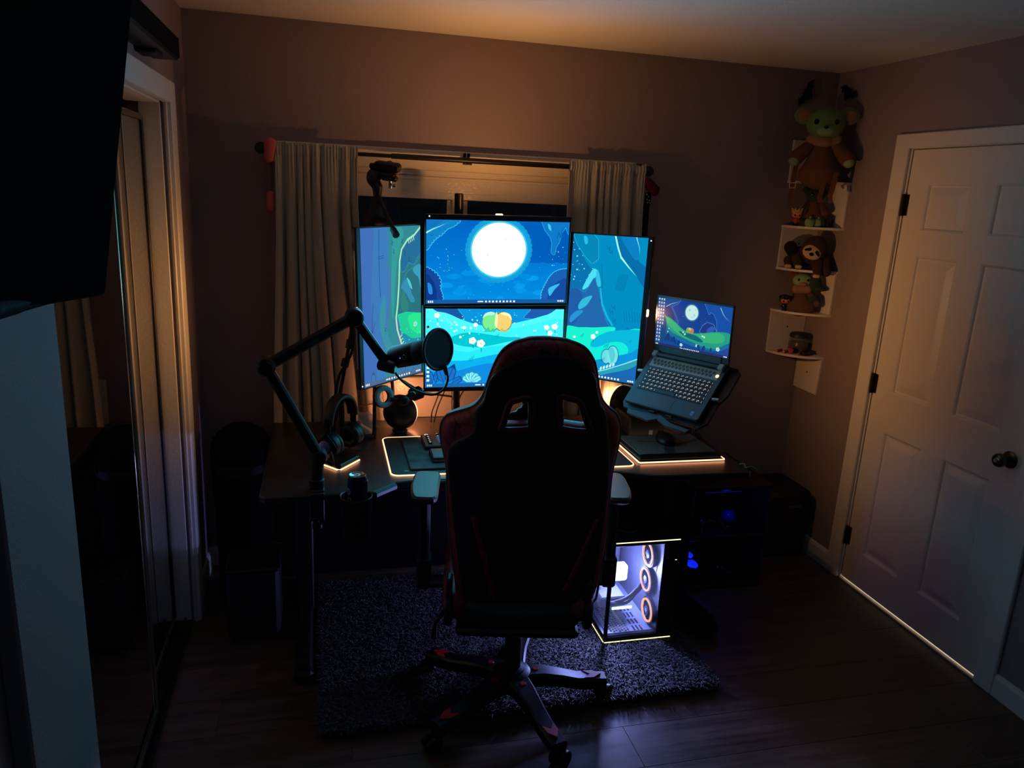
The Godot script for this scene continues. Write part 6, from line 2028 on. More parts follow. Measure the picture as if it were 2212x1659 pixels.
	put(ph, "ring_back", geo(Transform3D(rb, -rn * 0.010)).lathe(PackedVector2Array([Vector2(0.046, -0.006), Vector2(0.047, 0.004), Vector2(0.025, 0.004), Vector2(0.025, -0.006), Vector2(0.046, -0.006)]), 44, 0.6), M.black)
	var arm := [Vector3(0.83, 0.935, 0.485) - rc, Vector3(0.862, 0.930, 0.48) - rc, Vector3(0.905, 0.950, 0.46) - rc, Vector3(0.94, 0.952, 0.44) - rc, Vector3(1.10, 0.885, 0.27) - rc]
	put(ph, "knob", geo().ellipsoid(arm[1], Vector3(0.028, 0.022, 0.022)), M.black)
	put(ph, "link", geo().cyl(-rn * 0.012 + Vector3(0.03, -0.012, 0), arm[1], 0.010, -1.0, 14), M.black)
	put(ph, "link", geo().cyl(arm[1], arm[2], 0.013, -1.0, 16, 0.002), M.satin)
	put(ph, "clamp_body", geo(Transform3D(Basis.from_euler(Vector3(0.1, 0.3, 0.25)), arm[2].lerp(arm[3], 0.45))).box(Vector3(0.062, 0.046, 0.05), Vector3.ZERO, 0.010), M.gloss)
	put(ph, "clamp_ring", geo().cyl(arm[2] + Vector3(-0.012, 0.006, 0.028), arm[2] + Vector3(-0.008, 0.010, 0.048), 0.016, -1.0, 20, 0.003), M.gloss)
	put(ph, "rod", geo().cyl(arm[3], arm[4], 0.0045, -1.0, 10), M.satin)
	put(ph, "rod", geo().cyl(Vector3(0.835, 1.03, 0.47) - rc, arm[3] + Vector3(-0.01, 0.01, 0), 0.0040, -1.0, 10), M.satin)
	# tripod with camera, behind the left screen
	var f := Vector3(0.735, 0.7402, 0.30)
	var tr := thing("tripod", "tall black tripod standing on the desk behind the left screen", "tripod", xf(f))
	var ap := Vector3(0.763, 1.715, 0.315) - f
	for k in [[0.578, 0.34], [0.752, 0.375], [0.86, 0.20]]:
		var ft := Vector3(k[0], 0.7405, k[1]) - f
		var u := ap + Vector3((k[0] - 0.763) * 0.05, -0.03, (k[1] - 0.315) * 0.05)
		var lg := put(tr, "leg", geo().cyl(ft.lerp(u, 0.42), u, 0.0095, 0.0105, 12).cyl(ft + (u - ft) * 0.012, ft.lerp(u, 0.43), 0.0075, -1.0, 12), M.satin)
		put(lg, "leg_lock", geo().cyl(ft.lerp(u, 0.40), ft.lerp(u, 0.44), 0.0145, -1.0, 14, 0.002).box(Vector3(0.016, 0.02, 0.02), ft.lerp(u, 0.42) + Vector3(0.010, 0, 0), 0.003), M.black)
		put(lg, "rubber_foot", geo().cyl(ft, ft + (u - ft) * 0.045, 0.009, 0.011, 12, 0.002), M.rubber)
	put(tr, "centre_column", geo().cyl(ap + Vector3(0, -0.30, 0), ap + Vector3(0, 0.055, 0), 0.011, -1.0, 16), M.satin)
	put(tr, "shoulder", blob([[ap + Vector3(0, -0.055, 0), ap + Vector3(0, 0.0, 0), 0.040, 0.022], [ap + Vector3(-0.03, -0.06, 0.0), Vector3(0.022, 0.03, 0.025)], [ap + Vector3(0.03, -0.06, 0.0), Vector3(0.022, 0.03, 0.025)]], 0.02, 0.006), M.black)
	put(tr, "head", blob([[ap + Vector3(0.002, 0.035, 0), ap + Vector3(0.002, 0.065, 0), 0.017, 0.021], [ap + Vector3(-0.014, 0.100, 0.0), Vector3(0.028, 0.036, 0.024)]], 0.012, 0.005), M.black)
	put(tr, "pan_handle", geo().cyl(ap + Vector3(0.008, 0.02, 0.02), Vector3(0.806, 1.628, 0.57) - f, 0.0085, 0.0095, 14).cyl(Vector3(0.806, 1.628, 0.57) - f, Vector3(0.8155, 1.608, 0.605) - f, 0.013, 0.014, 16, 0.002), M.rubber)
	put(tr, "side_brace", geo().tube(curve([Vector3(0.668, 1.20, 0.345) - f, Vector3(0.667, 1.14, 0.35) - f, Vector3(0.655, 1.09, 0.345) - f, Vector3(0.640, 1.065, 0.335) - f]), 0.006, 8).tube(curve([Vector3(0.636, 1.05, 0.335) - f, Vector3(0.612, 1.01, 0.34) - f, Vector3(0.598, 0.96, 0.35) - f, Vector3(0.590, 0.90, 0.36) - f]), 0.006, 8), M.rubber)
	put(tr, "brace_collar", geo().cyl(Vector3(0.630, 1.04, 0.336) - f, Vector3(0.639, 1.075, 0.334) - f, 0.017, -1.0, 18, 0.003), M.black)
	var cp := Transform3D(Basis.from_euler(Vector3(deg_to_rad(10), deg_to_rad(-22), deg_to_rad(-5))), Vector3(0.797, 1.848, 0.335))
	var cm := thing("camera", "small black camera mounted on top of the tripod", "camera", cp)
	put(cm, "body", geo().ext(rrect(0.106, 0.036, 0.014), 0.045, 0.007, Vector3(0.006, 0.012, 0)), M.satin)
	put(cm, "lens_barrel", geo().cyl(Vector3(0.0, 0.012, -0.022), Vector3(0.0, 0.012, -0.052), 0.017, -1.0, 24, 0.003), M.gloss)
	put(cm, "mount_clip", geo().box(Vector3(0.06, 0.012, 0.04), Vector3(0.012, -0.016, 0.004), 0.004).box(Vector3(0.07, 0.022, 0.030), Vector3(0.018, -0.030, 0.006), 0.008), M.black)
	put(cm, "clip_screw", geo().cyl(Vector3(0.022, -0.07, 0.008), Vector3(0.022, -0.036, 0.008), 0.007, -1.0, 16, 0.002).cyl(Vector3(0.034, -0.056, 0.010), Vector3(0.046, -0.056, 0.010), 0.006, -1.0, 12, 0.001), M.chrome)
	put(cm, "hinge_ball", geo().ellipsoid(Vector3(-0.035, -0.022, 0.0), Vector3(0.024, 0.026, 0.020)), M.black)
	put(cm, "side_knob", geo().cyl(Vector3(-0.066, 0.006, 0.0), Vector3(-0.046, 0.008, 0.0), 0.012, -1.0, 20, 0.003), M.satin)


func build_laptop() -> void:
	var at := Transform3D(Basis.from_euler(Vector3(deg_to_rad(46.68), deg_to_rad(-61.39), deg_to_rad(1.09))), Vector3(1.9373, 1.1683, 0.8495))
	var t := thing("laptop", "open dark grey laptop with lit keys and a moonlit meadow on its screen", "laptop", at)
	var Wd := 0.356
	var Dp := 0.232
	# deck: z runs from the hinge to the front, y out of the keys
	put(t, "base_body", geo(Transform3D(flat(), Vector3(0, -0.0085, 0))).ext(pv([-0.176, -0.028, 0.176, -0.028, 0.178, 0.0, 0.178, Dp - 0.008, 0.170, Dp, -0.170, Dp, -0.178, Dp - 0.008, -0.178, 0.0]), 0.017, 0.003), M.lapgrey)
	put(t, "vent_strip", geo().box(Vector3(0.322, 0.0012, 0.046), Vector3(0, 0.0004, 0.026), 0.0004), M.lapvent)
	var vent := geo()
	for i in 17:
		for j in 2:
			var x := -0.148 + i * 0.0176 + j * 0.0088
			var z := 0.019 + j * 0.0135
			if x < 0.142:
				vent.cyl(Vector3(x, 0.0008, z), Vector3(x, 0.0014, z), 0.0076, -1.0, 6)
	put(t, "hexagon_vent", vent, mat(Color(0.26, 0.20, 0.13), 0.6))
	put(t, "power_button", geo().cyl(Vector3(0.1535, 0.0006, 0.030), Vector3(0.1535, 0.0018, 0.030), 0.0075, -1.0, 20), glow(Color(1.0, 0.95, 0.75), 1.3))
	put(t, "hinge_block", geo().box(Vector3(0.026, 0.020, 0.026), Vector3(-0.156, 0.008, -0.006), 0.004), M.lapvent)
	put(t, "hinge_block", geo().box(Vector3(0.026, 0.020, 0.026), Vector3(0.156, 0.008, -0.006), 0.004), M.lapvent)
	put(t, "hinge_bar", geo().cyl(Vector3(-0.144, 0.007, -0.006), Vector3(0.144, 0.007, -0.006), 0.009, -1.0, 16), M.lapdark)
	put(t, "key_well", geo().box(Vector3(0.306, 0.0008, 0.106), Vector3(0.0, 0.0003, 0.110), 0.0), M.lapdark)
	var keys := geo()
	var legs := geo()
	var rows := [[0.0645, 0.011, 15, 0.0201], [0.0805, 0.0155, 15, 0.0201], [0.0985, 0.0155, 15, 0.0201], [0.1165, 0.0155, 14, 0.0201], [0.1345, 0.0155, 14, 0.0201], [0.1525, 0.0155, 0, 0.0]]
	for r in rows:
		var x := -0.1505
		var list := []
		if r[2] == 0:
			list = [0.0201, 0.0201, 0.0201, 0.0201, 0.100, 0.0201, 0.0201, 0.0201, 0.0201, 0.0201, 0.0201]
		else:
			for i in r[2]:
				list.append(0.0201)
			if r[2] == 14:
				list[0] = 0.030
				list[13] = 0.0303
		for w in list:
			keys.box(Vector3(w - 0.003, 0.0022, r[1]), Vector3(x + w / 2, 0.0017, r[0]), 0.0007)
			if w < 0.05:
				legs.box(Vector3(0.0026, 0.0003, r[1] * 0.30), Vector3(x + w / 2 - 0.003, 0.00288, r[0] - r[1] * 0.12), 0.0)
				legs.box(Vector3(0.0010, 0.0003, r[1] * 0.60), Vector3(x + w, 0.00075, r[0]), 0.0)
			x += w
	put(t, "keys", keys, M.key).set_meta("kind", "stuff")
	put(t, "key_legends", legs, M.keylegend).set_meta("kind", "stuff")
	put(t, "touchpad", geo().box(Vector3(0.11, 0.0006, 0.055), Vector3(-0.012, 0.0002, 0.195), 0.0002), mat(Color(0.20, 0.21, 0.215), 0.4))
	put(t, "maker_sticker", geo().box(Vector3(0.016, 0.0004, 0.020), Vector3(0.140, 0.0003, 0.208), 0.0), mat(Color(0.28, 0.42, 0.62), 0.35)).set_meta("label", "small blue sticker")
	put(t, "sticker_print", geo().box(Vector3(0.011, 0.0003, 0.004), Vector3(0.140, 0.00065, 0.203), 0.0).box(Vector3(0.011, 0.0003, 0.002), Vector3(0.140, 0.00065, 0.212), 0.0), M.print)
	# lid: upright, so leaning back 46 degrees from the deck's normal
	var lid := Transform3D(Basis(Vector3.RIGHT, deg_to_rad(-46.2)), Vector3(0, 0, -0.0113))
	put(t, "lid", geo(lid).ext(pv([-0.176, 0.004, 0.176, 0.004, 0.178, 0.02, 0.178, 0.238, 0.174, 0.242, -0.174, 0.242, -0.178, 0.238, -0.178, 0.02]), 0.007, 0.002, Vector3(0, 0, -0.0045)), M.lapdark)
	put(t, "lid_chin", geo(lid).box(Vector3(0.290, 0.026, 0.003), Vector3(0, 0.024, 0.0), 0.001), M.lapgrey)
	var scr := geo(lid)
	scr.face(Vector3(-0.1725, 0.2325, 0.0003), Vector3(-0.1725, 0.0385, 0.0003), Vector3(0.1725, 0.0385, 0.0003), Vector3(0.1725, 0.2325, 0.0003))
	put(t, "screen", scr, screen_mat(pic_laptop(), 0.95))
	put(t, "bezel", geo(lid).box(Vector3(0.005, 0.205, 0.0022), Vector3(-0.1752, 0.136, 0.0), 0.0008).box(Vector3(0.005, 0.205, 0.0022), Vector3(0.1752, 0.136, 0.0), 0.0008).box(Vector3(0.355, 0.008, 0.0022), Vector3(0, 0.2367, 0.0), 0.0008), M.bezel)
	face_light(t, "screen_light", lid * Transform3D(Basis(), Vector3(0, 0.135, 0.004)), Vector2(0.345, 0.194), Color(0.36, 0.58, 0.92), LE.laptop)
	lettering(t, "lid_lettering", "A L I E N W A R E", 0.0085, M.greyprint, lid * Transform3D(Basis(), Vector3(0.0, 0.029, 0.0018)))
	for s in [-1.0, 1.0]:
		put(t, "plug", geo().cyl(Vector3(s * 0.179, -0.008, 0.075 if s < 0 else 0.125), Vector3(s * 0.205, -0.010, 0.078 if s < 0 else 0.120), 0.006, 0.005, 12, 0.001), M.paper)
	# the tray that holds it and its arm
	var y := thing("laptop_tray", "black tilted tray with zigzag front lip on an arm, holding the laptop", "laptop stand", at * Transform3D(Basis(), Vector3(0, -0.022, 0.1)))
	put(y, "tray_plate", geo(Transform3D(flat(), Vector3(0, -0.006, 0))).ext(pv([-0.165, -0.135, 0.20, -0.135, 0.222, -0.115, 0.222, -0.01, 0.206, 0.03, 0.206, 0.122, 0.18, 0.150, -0.178, 0.150, -0.196, 0.128, -0.196, -0.11]), 0.010, 0.002), M.satin)
	put(y, "front_lip", geo(Transform3D(flat(), Vector3(0, 0.003, 0))).ext(pv([-0.150, 0.152, -0.140, 0.176, -0.030, 0.184, 0.004, 0.166, 0.052, 0.184, 0.150, 0.186, 0.160, 0.168, 0.070, 0.162, 0.010, 0.140, -0.08, 0.150]), 0.012, 0.003), M.lapdark)
	put(y, "lip_catch", geo().box(Vector3(0.03, 0.014, 0.006), Vector3(-0.03, 0.012, 0.142), 0.002).box(Vector3(0.03, 0.014, 0.006), Vector3(0.05, 0.012, 0.142), 0.002), M.black)
	var inv: Transform3D = y.transform.affine_inverse()
	var pp := []
	for p in [[2.03, 1.055, 0.80], [2.09, 0.985, 0.66], [2.175, 0.90, 0.535], [2.19, 0.80, 0.50], [2.19, 0.742, 0.50]]:
		pp.append(inv * Vector3(p[0], p[1], p[2]))
	put(y, "arm", geo().tube(curve(pp), 0.016, 14), M.black)
	put(y, "joint", geo().ellipsoid(pp[2], Vector3(0.028, 0.028, 0.028)), M.satin)
	put(y, "tray_mount", geo().cyl(pp[0], Vector3(0.02, -0.010, 0.02), 0.022, 0.035, 20, 0.003), M.black)
	put(y, "foot_plate", geo(inv * Transform3D(Basis(), Vector3(2.185, 0.7475, 0.50))).box(Vector3(0.06, 0.014, 0.07), Vector3.ZERO, 0.003), M.black)
	# flat black box under it
	var bx := thing("desk_box", "flat black box on the desk under the laptop, behind the mouse pad", "box", xf(Vector3(2.03, 0.7402, 0.385)))
	put(bx, "case", geo().box(Vector3(0.30, 0.082, 0.19), Vector3(0, 0.042, 0), 0.006), M.black)
	put(bx, "lid_panel", geo().box(Vector3(0.285, 0.003, 0.175), Vector3(0, 0.0835, 0), 0.0012), M.satin)
	put(bx, "front_tab", geo().box(Vector3(0.018, 0.022, 0.004), Vector3(-0.045, 0.018, 0.096), 0.001), M.print)


# ---------------------------------------------------------------- corner shelf and what stands on it
func build_shelf() -> void:
	var t := thing("corner_shelf", "white zigzag corner shelf of curved boards climbing the wall", "shelf", xf(Vector3(W, 0.84, 0.0)))
	var R := 0.213
	var yb := [2.115, 1.908, 1.690, 1.478, 1.262, 1.042]
	var plate := func(y: float, r: float) -> Geo:
		var p := PackedVector2Array([Vector2(-0.001, 0.001)])
		for i in 13:
			var a := PI / 2 * i / 12
			p.append(Vector2(-cos(a) * r, sin(a) * r))
		return geo(Transform3D(flat(), Vector3(0, y - 0.84, 0))).ext(p, 0.012, 0.001)
	for i in range(1, 6):
		put(t, "shelf_board", plate.call(yb[i] - 0.006, R - (0.004 if i == 5 else 0.0)), M.shelf)
	var dots := []
	# panels lie turn by turn on the window wall and on the door wall
	for i in 5:
		var y0: float = yb[i + 1] - 0.84
		var y1: float = yb[i] - 0.84 - 0.012
		if i % 2 == 0:
			put(t, "wall_panel", geo().box(Vector3(R - 0.004, y1 - y0, 0.012), Vector3(-R / 2, (y0 + y1) / 2, 0.007), 0.001), M.shelf)
			dots.append([Vector3(-R / 2, (y0 + y1) / 2 + 0.02, 0.0135), Vector3(0, 0, 0.0015)])
		else:
			put(t, "wall_panel", geo().box(Vector3(0.012, y1 - y0, R - 0.016), Vector3(-0.007, (y0 + y1) / 2, R / 2 + 0.006), 0.001), M.shelf)
	put(t, "wall_panel", geo(Transform3D(Basis(Vector3(0, 0, 1), Vector3(0, 1, 0), Vector3(-1, 0, 0)), Vector3(-0.007, 0, 0))).ext(pv([0.002, 0.0, 0.198, 0.0, 0.206, 0.190, 0.002, 0.190]), 0.012, 0.001), M.shelf)
	dots.append([Vector3(-0.0135, 0.10, 0.105), Vector3(-0.0015, 0, 0)])
	for d in dots:
		put(t, "screw_head", geo().cyl(d[0], d[0] + d[1], 0.004, -1.0, 12), M.hinge)
	# two paper bats on the walls above
	var bat := pv([0.0, 0.020, 0.012, 0.030, 0.016, 0.016, 0.045, 0.028, 0.075, 0.006, 0.056, 0.004, 0.046, -0.012, 0.030, -0.006, 0.012, -0.026, 0.0, -0.034, -0.012, -0.026, -0.030, -0.006, -0.046, -0.012, -0.056, 0.004, -0.075, 0.006, -0.045, 0.028, -0.016, 0.016, -0.012, 0.030])
	for q in [["black paper bat with raised wings on the window wall above the shelf", Transform3D(Basis.from_euler(Vector3(0, 0, deg_to_rad(62))), Vector3(2.862, 2.320, 0.012))], ["black paper bat with raised wings on the door wall above the shelf", Transform3D(Basis.from_euler(Vector3(0, deg_to_rad(-90), deg_to_rad(-24))), Vector3(W - 0.012, 2.325, 0.098))]]:
		var b := thing("wall_bat", q[0], "decoration", q[1], "")
		var fold := geo()
		fold.ext(bat, 0.002, 0.0005)
		put(b, "wings", fold, M.rubber)
		put(b, "body", blob([[Vector3(0, -0.022, 0.002), Vector3(0, 0.014, 0.004), 0.004, 0.007]], 0.004, 0.0022), M.rubber)
	toy_backpack()
	toy_seated()
	toy_sloth()
	toy_hatted()
	# vinyl figures with large heads
	figure("figure", "small big-headed figure with spiky yellow hair on the second board", Vector3(2.838, 1.690, 0.098), M.blond, M.orange, true)
	figure("figure", "small big-headed figure with jagged black hair on the fourth board", Vector3(2.842, 1.262, 0.095), M.hairdark, M.eye, false)
	# pale green mugs with round feet
	for k in 2:
		var m := thing("green_pot", ["pale green ribbed pot standing beside the yellow-haired figure", "pale green ribbed pot standing before the seated plush toy"][k], "pot", xf(Vector3(2.884 + k * 0.047, 1.690, 0.145)), "")
		put(m, "pot_body", blob([[Vector3(-0.010, 0.020, 0), Vector3(0.014, 0.021, 0.018)], [Vector3(0.010, 0.020, 0), Vector3(0.014, 0.021, 0.018)], [Vector3(0, 0.019, 0.008), Vector3(0.013, 0.019, 0.014)]], 0.006, 0.004), M.palegreen)
		put(m, "pot_knob", geo().ellipsoid(Vector3(0, 0.043, 0), Vector3(0.007, 0.008, 0.007), 14, 8), M.palegreen)
	var bb := thing("dark_box", "low black box lying at the second board's end", "box", xf(Vector3(2.985, 1.690, 0.13), Vector3(0, 35, 0)))
	put(bb, "box_body", geo().box(Vector3(0.075, 0.035, 0.055), Vector3(0, 0.018, 0), 0.003), M.satin)
	put(bb, "box_lid", geo().box(Vector3(0.077, 0.006, 0.057), Vector3(0, 0.037, 0), 0.002), M.black)
	# the lowest board
	var Y := 1.042
	var j := thing("glass_jar", "wide smoky glass jar on the lowest board", "jar", xf(Vector3(2.965, Y, 0.078)))
	put(j, "jar_wall", geo().lathe(PackedVector2Array([Vector2(0, 0.0), Vector2(0.046, 0.0), Vector2(0.049, 0.005), Vector2(0.049, 0.072), Vector2(0.044, 0.078), Vector2(0.044, 0.084)]), 36), M.jar)
	put(j, "filling", geo().lathe(PackedVector2Array([Vector2(0, 0.003), Vector2(0.045, 0.004), Vector2(0.045, 0.055), Vector2(0, 0.058)]), 32), M.jarfill)
	put(j, "jar_lid", geo().lathe(PackedVector2Array([Vector2(0.045, 0.080), Vector2(0.048, 0.082), Vector2(0.048, 0.094), Vector2(0.040, 0.104), Vector2(0, 0.108)]), 36), M.lapdark)
	put(j, "jar_label", geo().box(Vector3(0.010, 0.016, 0.0015), Vector3(-0.026, 0.048, 0.043), 0.0), M.paper, Transform3D(Basis(Vector3.UP, -0.2), Vector3.ZERO))
	var items := [
		["red_tube", "dark red tube with pale pink cap lying at the lowest board's left end", "tube", Vector3(2.846, Y, 0.075), -62.0, 0.007, 0.05, M.brushred, M.skin],
		["red_tube", "second dark red tube with pink cap, just right of the first", "tube", Vector3(2.868, Y, 0.105), -70.0, 0.0075, 0.05, M.brushred, M.skin],
		["cosmetic_bottle", "thick black bottle with magenta cap lying on the lowest board", "bottle", Vector3(2.905, Y, 0.115), -76.0, 0.0155, 0.085, M.satin, M.magenta],
	]
	for q in items:
		var o := thing(q[0], q[1], q[2], Transform3D(Basis(Vector3.UP, deg_to_rad(q[4])), q[3] + Vector3(0, q[5], 0)), "")
		put(o, "tube_body", geo().cyl(Vector3(0, 0, -q[6]), Vector3.ZERO, q[5], -1.0, 20, 0.002), q[7])
		put(o, "cap", geo().cyl(Vector3.ZERO, Vector3(0, 0, q[5] * 0.8), q[5] * 0.95, q[5] * 0.85, 20, 0.0015), q[8])
	var lt := thing("tool_case", "flat black case with steel strip lying in front of the jar", "case", xf(Vector3(2.975, Y, 0.150), Vector3(0, 28, 0)))
	put(lt, "case_body", geo().box(Vector3(0.085, 0.022, 0.035), Vector3(0, 0.0115, 0), 0.005), M.satin)
	put(lt, "steel_strip", geo().box(Vector3(0.06, 0.003, 0.002), Vector3(0, 0.014, 0.018), 0.0008), M.steel)
	var cl := thing("hair_clip", "small pinkish claw clip lying between the bottle and the case", "clip", xf(Vector3(2.925, Y, 0.168), Vector3(0, 15, 0)))
	put(cl, "clip_half", geo().tube(curve([Vector3(-0.014, 0.003, 0.0), Vector3(-0.010, 0.018, 0.002), Vector3(0.0, 0.026, 0.0), Vector3(0.004, 0.030, -0.004)]), 0.003, 8), M.mauve)
	put(cl, "clip_half", geo().tube(curve([Vector3(0.014, 0.003, 0.0), Vector3(0.010, 0.018, 0.002), Vector3(0.0, 0.026, 0.0), Vector3(-0.004, 0.030, -0.004)]), 0.003, 8), M.mauve)
	for s in 4:
		put(cl, "clip_tooth", geo().cyl(Vector3(-0.012 + s * 0.008, 0.003, -0.004), Vector3(-0.012 + s * 0.008, 0.014, 0.002), 0.0014, -1.0, 8), M.mauve)


func eyes(t: Node3D, at: Array, r: Vector3) -> void:
	for p in at:
		put(t, "eye", geo().ellipsoid(p, r, 18, 10), M.eye)


# A soft-toy rucksack of a round-eared bear with a green head and a brown coat, hung over the top board.
func toy_backpack() -> void:
	var t := thing("plush_backpack", "large plush backpack with round green head and brown coat atop the shelf", "plush toy", Transform3D(Basis(Vector3.UP, deg_to_rad(-32)), Vector3(2.892, 1.908, 0.150)))
	put(t, "head", blob([[Vector3(0, 0.268, 0.01), Vector3(0.088, 0.068, 0.068)], [Vector3(0, 0.235, 0.03), Vector3(0.066, 0.045, 0.055)]], 0.03, 0.006), M.green)
	put(t, "muzzle", blob([[Vector3(0, 0.228, 0.070), Vector3(0.040, 0.026, 0.030)]], 0.01, 0.005), M.palegreen)
	put(t, "nose", geo().ellipsoid(Vector3(0, 0.242, 0.098), Vector3(0.011, 0.008, 0.007), 16, 8), M.eye)
	eyes(t, [Vector3(-0.044, 0.268, 0.074), Vector3(0.044, 0.268, 0.074)], Vector3(0.012, 0.013, 0.008))
	for s in [-1.0, 1.0]:
		var e := put(t, "ear", blob([[Vector3(s * 0.098, 0.302, 0.0), Vector3(0.050, 0.042, 0.016)]], 0.01, 0.005), M.green)
		put(e, "ear_lining", blob([[Vector3(s * 0.100, 0.302, 0.014), Vector3(0.034, 0.027, 0.008)]], 0.006, 0.004), M.tan)
	put(t, "collar", blob([[Vector3(-0.055, 0.192, 0.03), Vector3(0.055, 0.192, 0.03), 0.026, 0.026], [Vector3(-0.05, 0.190, 0.0), Vector3(-0.01, 0.180, 0.055), 0.024, 0.022], [Vector3(0.05, 0.190, 0.0), Vector3(0.01, 0.180, 0.055), 0.024, 0.022]], 0.02, 0.006), M.tan)
	put(t, "coat", blob([[Vector3(0, 0.14, 0.01), Vector3(0, 0.045, 0.02), 0.052, 0.085], [Vector3(-0.06, 0.025, 0.02), Vector3(0.06, 0.025, 0.02), 0.028, 0.028]], 0.04, 0.007), M.robe)
	for s in [-1.0, 1.0]:
		put(t, "sleeve", blob([[Vector3(s * 0.06, 0.160, 0.02), Vector3(s * 0.115, 0.105, 0.045), 0.030, 0.036]], 0.02, 0.006), M.robe)
		put(t, "paw", blob([[Vector3(s * 0.122, 0.088, 0.058), Vector3(0.026, 0.024, 0.026)]], 0.01, 0.005), M.palegreen)
	for q in [[-0.105, 0.060, -0.03, -0.120], [0.025, -0.02, 0.035, -0.10], [0.072, 0.0, 0.038, -0.10]]:
		var x: float = q[0]
		var y0: float = q[1]
		var z: float = q[2] + 0.045
		var st := put(t, "strap", ribbon([Vector3(x, y0 + 0.04, z), Vector3(x - 0.006, y0 - 0.03, z + 0.006), Vector3(x - 0.012, q[3] + 0.03, z + 0.008), Vector3(x - 0.004, q[3], z + 0.010)], 0.022, 0.004), M.robe)
		if x < 0:
			put(st, "strap_buckle", geo(Transform3D(Basis(Vector3.BACK, 0.08), Vector3(x - 0.008, y0 - 0.085, z + 0.012))).box(Vector3(0.030, 0.004, 0.004), Vector3(0, 0.012, 0), 0.001).box(Vector3(0.030, 0.004, 0.004), Vector3(0, -0.012, 0), 0.001).box(Vector3(0.004, 0.028, 0.004), Vector3(-0.013, 0, 0), 0.001).box(Vector3(0.004, 0.028, 0.004), Vector3(0.013, 0, 0), 0.001), M.paper)


func ribbon(pts: Array, w: float, th: float) -> Geo:
	var c := curve(pts)
	var g := geo()
	g.g = 1
	var n := c.size()
	for i in n - 1:
		var d := (c[i + 1] - c[i]).normalized()
		var s := Vector3.RIGHT * (w / 2)
		var u := d.cross(Vector3.RIGHT).normalized() * (th / 2)
		var a := [c[i] - s - u, c[i] + s - u, c[i] + s + u, c[i] - s + u]
		var b := [c[i + 1] - s - u, c[i + 1] + s - u, c[i + 1] + s + u, c[i + 1] - s + u]
		for j in 4:
			g.g = j + 1
			g.out_quad(a[j], a[(j + 1) % 4], b[(j + 1) % 4], b[j], (c[i] + c[i + 1]) / 2)
	return g


func toy_seated() -> void:
	var t := thing("plush_toy", "seated plush toy in brown coat behind the pale green pots", "plush toy", Transform3D(Basis(Vector3.UP, deg_to_rad(-30)), Vector3(2.935, 1.690, 0.090)))
	put(t, "coat", blob([[Vector3(0, 0.105, 0), Vector3(0, 0.045, 0.008), 0.032, 0.048], [Vector3(-0.035, 0.025, 0.02), Vector3(0.035, 0.025, 0.02), 0.026, 0.026]], 0.03, 0.006), M.robe)
	put(t, "head", blob([[Vector3(0, 0.155, 0.006), Vector3(0.048, 0.036, 0.036)]], 0.01, 0.005), M.teal)
	for s in [-1.0, 1.0]:
		put(t, "ear", blob([[Vector3(s * 0.046, 0.176, 0), Vector3(0.020, 0.018, 0.010)]], 0.01, 0.004), M.teal)
		put(t, "sleeve", blob([[Vector3(s * 0.032, 0.105, 0.01), Vector3(s * 0.050, 0.070, 0.034), 0.016, 0.018]], 0.01, 0.005), M.robe)
		put(t, "foot", blob([[Vector3(s * 0.045, 0.020, 0.050), Vector3(0.019, 0.020, 0.022)]], 0.01, 0.005), M.teal)
	eyes(t, [Vector3(-0.02, 0.158, 0.040), Vector3(0.02, 0.158, 0.040)], Vector3(0.007, 0.008, 0.004))


func toy_sloth() -> void:
	var t := thing("plush_sloth", "brown plush sloth with pale face sprawled on the third board", "plush toy", Transform3D(Basis(Vector3.UP, deg_to_rad(-28)), Vector3(2.930, 1.478, 0.10)))
	put(t, "body", blob([[Vector3(-0.035, 0.060, -0.015), Vector3(0.060, 0.055, -0.01), 0.052, 0.050], [Vector3(-0.05, 0.03, 0.0), Vector3(0.045, 0.032, 0.04)]], 0.04, 0.007), M.sloth)
	put(t, "head", blob([[Vector3(0.018, 0.098, 0.050), Vector3(0.062, 0.055, 0.048)], [Vector3(0.030, 0.128, 0.035), Vector3(0.050, 0.040, 0.042)]], 0.03, 0.006), M.sloth)
	var fx := Transform3D(Basis.from_euler(Vector3(0.05, 0, deg_to_rad(-22))), Vector3(0.008, 0.090, 0.084))
	put(t, "face", blob([[Vector3(0, 0, 0), Vector3(0.046, 0.036, 0.020)]], 0.01, 0.005), M.slothface, fx)
	for s in [-1.0, 1.0]:
		put(t, "eye_patch", blob([[Vector3(s * 0.018, 0.010, 0.016), Vector3(s * 0.034, 0.0, 0.011), 0.0085, 0.006]], 0.005, 0.003), M.slothdark, fx)
	put(t, "nose", geo(fx).ellipsoid(Vector3(0, -0.008, 0.021), Vector3(0.011, 0.009, 0.006), 16, 8), M.slothdark)
	var limbs := [[Vector3(-0.075, 0.085, 0.01), Vector3(-0.088, 0.105, 0.022), 0.030, 0.032], [Vector3(-0.05, 0.05, 0.03), Vector3(-0.045, 0.018, 0.066), 0.028, 0.019], [Vector3(-0.09, 0.04, 0.02), Vector3(-0.092, 0.018, 0.052), 0.024, 0.017], [Vector3(0.085, 0.055, 0.0), Vector3(0.088, -0.002, 0.080), 0.034, 0.024], [Vector3(0.05, 0.035, 0.04), Vector3(0.045, -0.012, 0.105), 0.030, 0.020]]
	for l in limbs:
		put(t, "limb", blob([l], 0.01, 0.006), M.slothdark if l == limbs[0] else M.sloth)
	for p in [Vector3(-0.045, 0.015, 0.082), Vector3(-0.093, 0.014, 0.066), Vector3(0.040, -0.022, 0.118)]:
		put(t, "claw_pad", blob([[p + Vector3(-0.008, 0, 0), p + Vector3(0.008, 0, 0), 0.0095, 0.0095]], 0.004, 0.0035), M.slothface)


